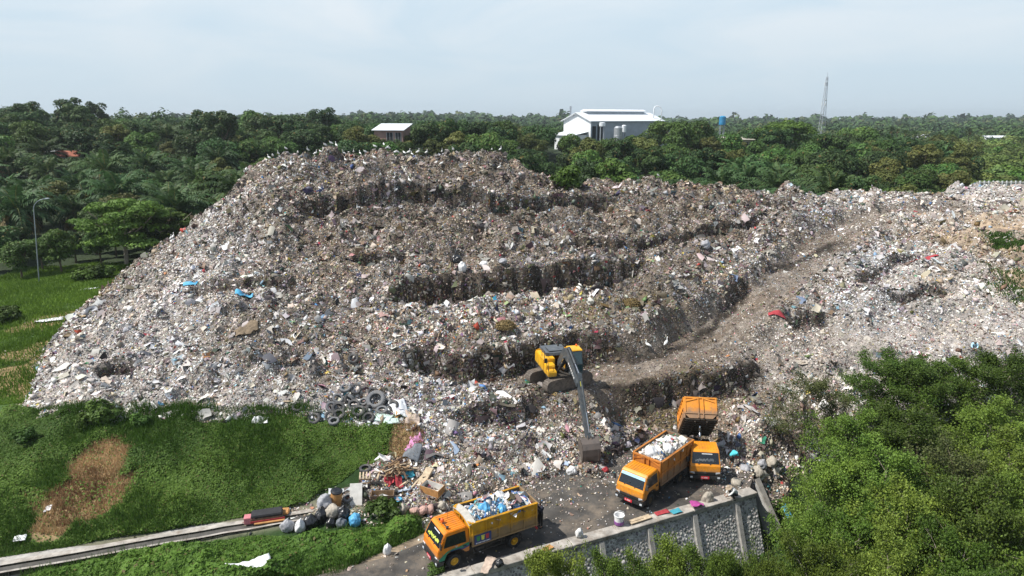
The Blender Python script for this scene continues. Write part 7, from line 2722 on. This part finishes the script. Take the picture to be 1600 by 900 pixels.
def person(loc, rz, lab, J, shirt, pants, sleeve=1.0, leg=1.0, hat=None, hand_curl=.5):
    """J: joint positions in metres, facing +x. keys: pelvis, chest, neck, head, and shl/elb/wri, hip/kne/ank with _l/_r"""
    J = {k: Vector(v) for k, v in J.items()}
    root = empty('person', loc, rz)
    tag(root, lab, 'person')
    V, E, Rd = [], [], []

    def av(p, r, par=None):
        V.append(Vector(p)); Rd.append(r)
        if par is not None: E.append((par, len(V) - 1))
        return len(V) - 1
    pe = av(J['pelvis'], (.105, .14))
    wa = av(J['pelvis'].lerp(J['chest'], .5), (.095, .125), pe)
    ch = av(J['chest'], (.105, .155), wa)
    nb = av(J['neck'], (.055, .06), ch)
    up = (J['head'] - J['neck']).normalized()
    hb = av(J['neck'].lerp(J['head'], .45), (.055, .055), nb)
    fw = J.get('face', Vector((1, 0, 0))).normalized()
    hc = av(J['head'], (.088, .078), hb)
    av(J['head'] + up * .085, (.070, .066), hc)
    nose = av(J['head'] + fw * .085 - up * .02, .018, hc)
    hands = []
    for s in ('_l', '_r'):
        sh = av(J['shl' + s], .060, ch)
        el = av(J['elb' + s], .043, sh)
        wr = av(J['wri' + s], .029, el)
        d = (J['wri' + s] - J['elb' + s]).normalized()
        lat = d.cross(Vector((0, 0, 1)))
        lat = lat.normalized() if lat.length > .1 else Vector((0, 1, 0))
        nr_ = d.cross(lat)
        pa = av(J['wri' + s] + d * .075, (.036, .020), wr)
        for q in range(4):
            b0 = J['wri' + s] + d * .085 + lat * (.026 * (q - 1.5) / 1.5 * 1.1)
            ln = (.066, .078, .074, .056)[q]
            k1 = av(b0 + d * ln * .5 + nr_ * -.006, .0095, pa)
            k2 = av(b0 + d * ln * .9 + nr_ * -.03 * hand_curl * 2, .0080, k1)
        t1 = av(J['wri' + s] + d * .045 + lat * (-.042 if s == '_l' else .042), .012, pa)
        av(J['wri' + s] + d * .085 + lat * (-.055 if s == '_l' else .055) - nr_ * .012, .009, t1)
        hp = av(J['hip' + s], .088, pe)
        kn = av(J['kne' + s], .060, hp)
        an = av(J['ank' + s], .042, kn)
        fd = Vector((J['kne' + s].x - J['hip' + s].x, 0, 0))
        av(J['ank' + s] + Vector((.15, 0, -.055)), (.040, .028), an)
    link('body', skin_mesh('body', V, E, Rd, 'skin_brown'), root)
    # shirt
    sv, se, sr = [], [], []

    def bv(p, r, par=None):
        sv.append(Vector(p)); sr.append(r)
        if par is not None: se.append((par, len(sv) - 1))
        return len(sv) - 1
    a0 = bv(J['pelvis'].lerp(J['chest'], -.12), (.142, .178))
    a1 = bv(J['pelvis'].lerp(J['chest'], .45), (.140, .172), a0)
    a2 = bv(J['chest'], (.145, .195), a1)
    bv(J['chest'].lerp(J['neck'], .80), (.078, .090), a2)
    for s in ('_l', '_r'):
        b1 = bv(J['shl' + s], .092, a2)
        e = J['shl' + s].lerp(J['elb' + s], min(1, sleeve))
        b2 = bv(e, .068, b1)
        if sleeve > 1: bv(J['elb' + s].lerp(J['wri' + s], sleeve - 1), .044, b2)
    link('shirt', skin_mesh('shirt', sv, se, sr, shirt), root)
    sv, se, sr = [], [], []
    a0 = bv(J['pelvis'].lerp(J['chest'], .42), (.126, .158))
    a1 = bv(J['pelvis'], (.138, .172), a0)
    for s in ('_l', '_r'):
        h = bv(J['hip' + s], .116, a1)
        k = bv(J['kne' + s], .080, h)
        if leg > .5: bv(J['kne' + s].lerp(J['ank' + s], (leg - .5) * 2 * .95), .060, k)
    link('trousers', skin_mesh('trousers', sv, se, sr, pants, 1), root)
    for s in ('_l', '_r'):
        b = MB()
        a = J['ank' + s]
        b.box((a.x + .05, a.y, a.z - .065), (.27, .10, .05)); b.box((a.x + .06, a.y, a.z - .035), (.16, .11, .03))
        b.build('sandal', 'shoe', root, bevel=.012)
        e = J['head'] + fw * .078 + up * .012 + up.cross(fw).normalized() * (.030 if s == '_l' else -.030)
        b = MB(); b.lathe([(.001, -.010), (.010, -.006), (.011, .004), (.001, .010)], tuple(e), 'z', 8); b.build('eye', 'eye_white', root, smooth=True)
        e = J['head'] - up * .005 + up.cross(fw).normalized() * (.083 if s == '_l' else -.083)
        b = MB(); b.box(tuple(e), (.035, .018, .055)); b.build('ear', 'skin_brown', root, bevel=.006)
    side = up.cross(fw).normalized()
    mtx = Matrix((fw, side, up)).transposed()
    if hat:
        b = MB()
        b.lathe([(.001, .165), (.085, .15), (.112, .06), (.115, .035), (.22, .005), (.225, -.01), (.11, .02), (.10, .05)], n=22)
        o = b.build('hat', hat, root, tuple(J['head'] + up * .03), smooth=True)
        o.rotation_euler = mtx.to_euler()
    else:
        bm = bmesh.new()
        bmesh.ops.create_uvsphere(bm, u_segments=18, v_segments=12, radius=.107)
        bmesh.ops.delete(bm, geom=[v for v in bm.verts if v.co.z < -.02 and v.co.x > -.02 or v.co.z < -.075 or (v.co.x > .062 and v.co.z < .045)], context='VERTS')
        for f in bm.faces: f.smooth = True
        me = D.meshes.new('hair'); bm.to_mesh(me); bm.free(); me.materials.append(M['hair_black'])
        o = link('hair', me, root, tuple(J['head'] + up * .022))
        o.rotation_euler = mtx.to_euler()
    return root


STAND = dict(pelvis=(0, 0, .93), chest=(.01, 0, 1.27), neck=(.02, 0, 1.43), head=(.04, 0, 1.56), shl_l=(.0, .18, 1.36), shl_r=(.0, -.18, 1.36), elb_l=(.05, .24, 1.10), elb_r=(.05, -.24, 1.10), wri_l=(.18, .20, .92), wri_r=(.18, -.20, .92),
             hip_l=(0, .09, .88), hip_r=(0, -.09, .88), kne_l=(.03, .11, .48), kne_r=(.02, -.11, .48), ank_l=(0, .12, .09), ank_r=(-.02, -.12, .09))
j1 = dict(STAND, elb_l=(.26, .22, 1.28), wri_l=(.42, .14, 1.44), elb_r=(.16, -.25, 1.14), wri_r=(.38, -.18, 1.22), face=(1, 0, -.1))
q = P(843, 823, .014)
person((q.x + .05, q.y, .014), h1 + .25, 'dark clothed person standing at the tail of the truck with the picture board', j1, 'shirt_navy', 'trouser_dark', 1.9, 1.0)
j2 = dict(pelvis=(-.18, 0, .86), chest=(.18, 0, 1.03), neck=(.33, 0, 1.06), head=(.46, 0, 1.07), face=(.75, 0, -.65), shl_l=(.22, .18, 1.06), shl_r=(.22, -.18, 1.06), elb_l=(.33, .22, .80), elb_r=(.35, -.20, .80), wri_l=(.46, .14, .58), wri_r=(.48, -.12, .58),
          hip_l=(-.16, .09, .81), hip_r=(-.16, -.09, .81), kne_l=(.02, .13, .46), kne_r=(-.02, -.13, .46), ank_l=(-.06, .14, .09), ank_r=(-.12, -.14, .09))
q = on(1143, 730)
person((q.x, q.y, q.z + .02), R(25), 'person in a turquoise shirt bending over the waste beside the tipping truck', j2, 'shirt_turq', 'trouser_dark', .75, .62)
j3 = dict(pelvis=(-.16, 0, .36), chest=(.12, 0, .66), neck=(.26, 0, .76), head=(.37, 0, .82), face=(.85, 0, -.5), shl_l=(.14, .18, .70), shl_r=(.14, -.18, .70), elb_l=(.34, .23, .50), elb_r=(.34, -.23, .50), wri_l=(.52, .14, .36), wri_r=(.52, -.12, .34),
          hip_l=(-.12, .10, .34), hip_r=(-.12, -.10, .34), kne_l=(.24, .20, .48), kne_r=(.24, -.20, .48), ank_l=(.06, .17, .09), ank_r=(.06, -.17, .09))
q = P(1151, 783, .014)
person((q.x - .1, q.y + .25, .014), R(190), 'person in a tan hat and white shirt crouching at the wall corner', j3, 'shirt_white', 'trouser_dark', 1.85, 1.0, 'hat_tan')
j4 = dict(STAND, chest=(.10, 0, 1.22), neck=(.18, 0, 1.36), head=(.26, 0, 1.46), shl_l=(.10, .18, 1.30), shl_r=(.10, -.18, 1.30), elb_l=(.20, .25, 1.08), elb_r=(.20, -.25, 1.08), wri_l=(.10, .22, 1.22), wri_r=(.34, -.14, .95), face=(1, 0, -.4))
q = on(708, 424)
person((q.x, q.y, q.z + .02), R(200), 'waste picker in dark clothes carrying a black bundle on the upper bench', j4, 'shirt_dark', 'trouser_brown', .9, .58)
sack(0, 0, .62, 'sack_black', 'big black bundle carried on the back of the upper bench picker', .8, .3, .2, neck=False, seed=91, pos=Vector((q.x + .35, q.y + .25, q.z + .85)), name='bundle', cat='bundle')
j5 = dict(j3)
q = on(1521, 549)
person((q.x, q.y, q.z + .02), R(-120), 'person in pale blue sitting low on the pale waste above the grove', j5, 'sky_strip', 'sack_grey', 1.8, 1.0)
# ================================================================ LIGHT
SUN_EL, SUN_AZ = 54.0, -13.0     # azimuth: degrees the sun stands in front (-) of the picture's left-hand side
az = R(180 - SUN_AZ)
to_sun = Vector((math.cos(az) * math.cos(R(SUN_EL)), math.sin(az) * math.cos(R(SUN_EL)), math.sin(R(SUN_EL))))
sun = D.lights.new('sun', 'SUN')
sun.energy = 4.8
sun.angle = R(0.55)
sun.color = (1.0, .955, .88)
suno = D.objects.new('sun', sun)
COL.objects.link(suno)
suno.location = (-60, 0, 90)
suno.rotation_euler = to_sun.to_track_quat('Z', 'Y').to_euler()
wld = D.worlds.new('World')
SC.world = wld
wld.use_nodes = True
nt = wld.node_tree
N, L = nt.nodes, nt.links
bg = N['Background']
bg.inputs['Strength'].default_value = 0.10
sky = N.new('ShaderNodeTexSky')
sky.sky_type = 'NISHITA'
sky.sun_disc = False
sky.sun_elevation = R(SUN_EL)
sky.sun_rotation = math.atan2(to_sun.x, to_sun.y)
sky.air_density = 1.0
sky.dust_density = 1.0
sky.ozone_density = 1.5
tc = N.new('ShaderNodeTexCoord')
# thin high cloud over a hazy horizon: flatten the layers with height
sep = N.new('ShaderNodeSeparateXYZ')
L.new(tc.outputs['Generated'], sep.inputs[0])
den = N.new('ShaderNodeMath'); den.operation = 'ADD'; den.inputs[1].default_value = 0.22
L.new(sep.outputs['Z'], den.inputs[0])
dx = N.new('ShaderNodeMath'); dx.operation = 'DIVIDE'
dy = N.new('ShaderNodeMath'); dy.operation = 'DIVIDE'
L.new(sep.outputs['X'], dx.inputs[0]); L.new(den.outputs[0], dx.inputs[1])
L.new(sep.outputs['Y'], dy.inputs[0]); L.new(den.outputs[0], dy.inputs[1])
cmb = N.new('ShaderNodeCombineXYZ')
L.new(dx.outputs[0], cmb.inputs[0]); L.new(dy.outputs[0], cmb.inputs[1])
nz = N.new('ShaderNodeTexNoise')
nz.inputs['Scale'].default_value = 1.1
nz.inputs['Detail'].default_value = 8
nz.inputs['Roughness'].default_value = .55
nz.inputs['Distortion'].default_value = .8
L.new(cmb.outputs[0], nz.inputs['Vector'])
mr = N.new('ShaderNodeMapRange')
mr.inputs['From Min'].default_value = .40
mr.inputs['From Max'].default_value = .66
mr.inputs['To Min'].default_value = 0.0
mr.inputs['To Max'].default_value = 1.0
L.new(nz.outputs['Fac'], mr.inputs['Value'])
veil = N.new('ShaderNodeMix'); veil.data_type = 'RGBA'      # veil between the clouds / cloud
veil.inputs[6].default_value = (5.8, 7.0, 7.9, 1)
veil.inputs[7].default_value = (7.7, 8.1, 8.4, 1)
L.new(mr.outputs[0], veil.inputs[0])
hz_ = N.new('ShaderNodeMapRange')
hz_.inputs['From Min'].default_value = 0.0
hz_.inputs['From Max'].default_value = .22
L.new(sep.outputs['Z'], hz_.inputs['Value'])
low = N.new('ShaderNodeMix'); low.data_type = 'RGBA'
low.inputs[6].default_value = (4.9, 5.95, 6.8, 1)
L.new(hz_.outputs[0], low.inputs[0])
L.new(veil.outputs[2], low.inputs[7])
up = N.new('ShaderNodeMapRange')                             # clear blue overhead
up.inputs['From Min'].default_value = .30
up.inputs['From Max'].default_value = .62
up.inputs['To Min'].default_value = .94
up.inputs['To Max'].default_value = .25
L.new(sep.outputs['Z'], up.inputs['Value'])
mx = N.new('ShaderNodeMix'); mx.data_type = 'RGBA'
L.new(up.outputs[0], mx.inputs[0])
L.new(sky.outputs[0], mx.inputs[6])
L.new(low.outputs[2], mx.inputs[7])
L.new(mx.outputs[2], bg.inputs['Color'])
# ---- air
HAZE = 0.00013
b = MB()
b.box((0, 3400, 24), (10400, 7400, 80))
hm = D.materials.new('air')
hm.use_nodes = True
n2, l2 = hm.node_tree.nodes, hm.node_tree.links
n2.remove(n2['Principled BSDF'])
pv = n2.new('ShaderNodeVolumePrincipled')
pv.inputs['Color'].default_value = (.80, .88, .95, 1)
pv.inputs['Density'].default_value = HAZE
pv.inputs['Anisotropy'].default_value = .2
l2.new(pv.outputs[0], n2['Material Output'].inputs['Volume'])
M['air'] = hm
tag(b.build('haze', 'air'), kind='stuff')
SC.cycles.volume_bounces = 0
SC.view_settings.view_transform = 'Standard'
SC.view_settings.look = 'None'
SC.view_settings.exposure = 0.28
SC.view_settings.gamma = 1.0
SC.cycles.use_denoising = True
SC.cycles.max_bounces = 5
SC.cycles.diffuse_bounces = 3
SC.cycles.glossy_bounces = 2
SC.cycles.transmission_bounces = 4
SC.cycles.transparent_max_bounces = 8
SC.cycles.sample_clamp_indirect = 6
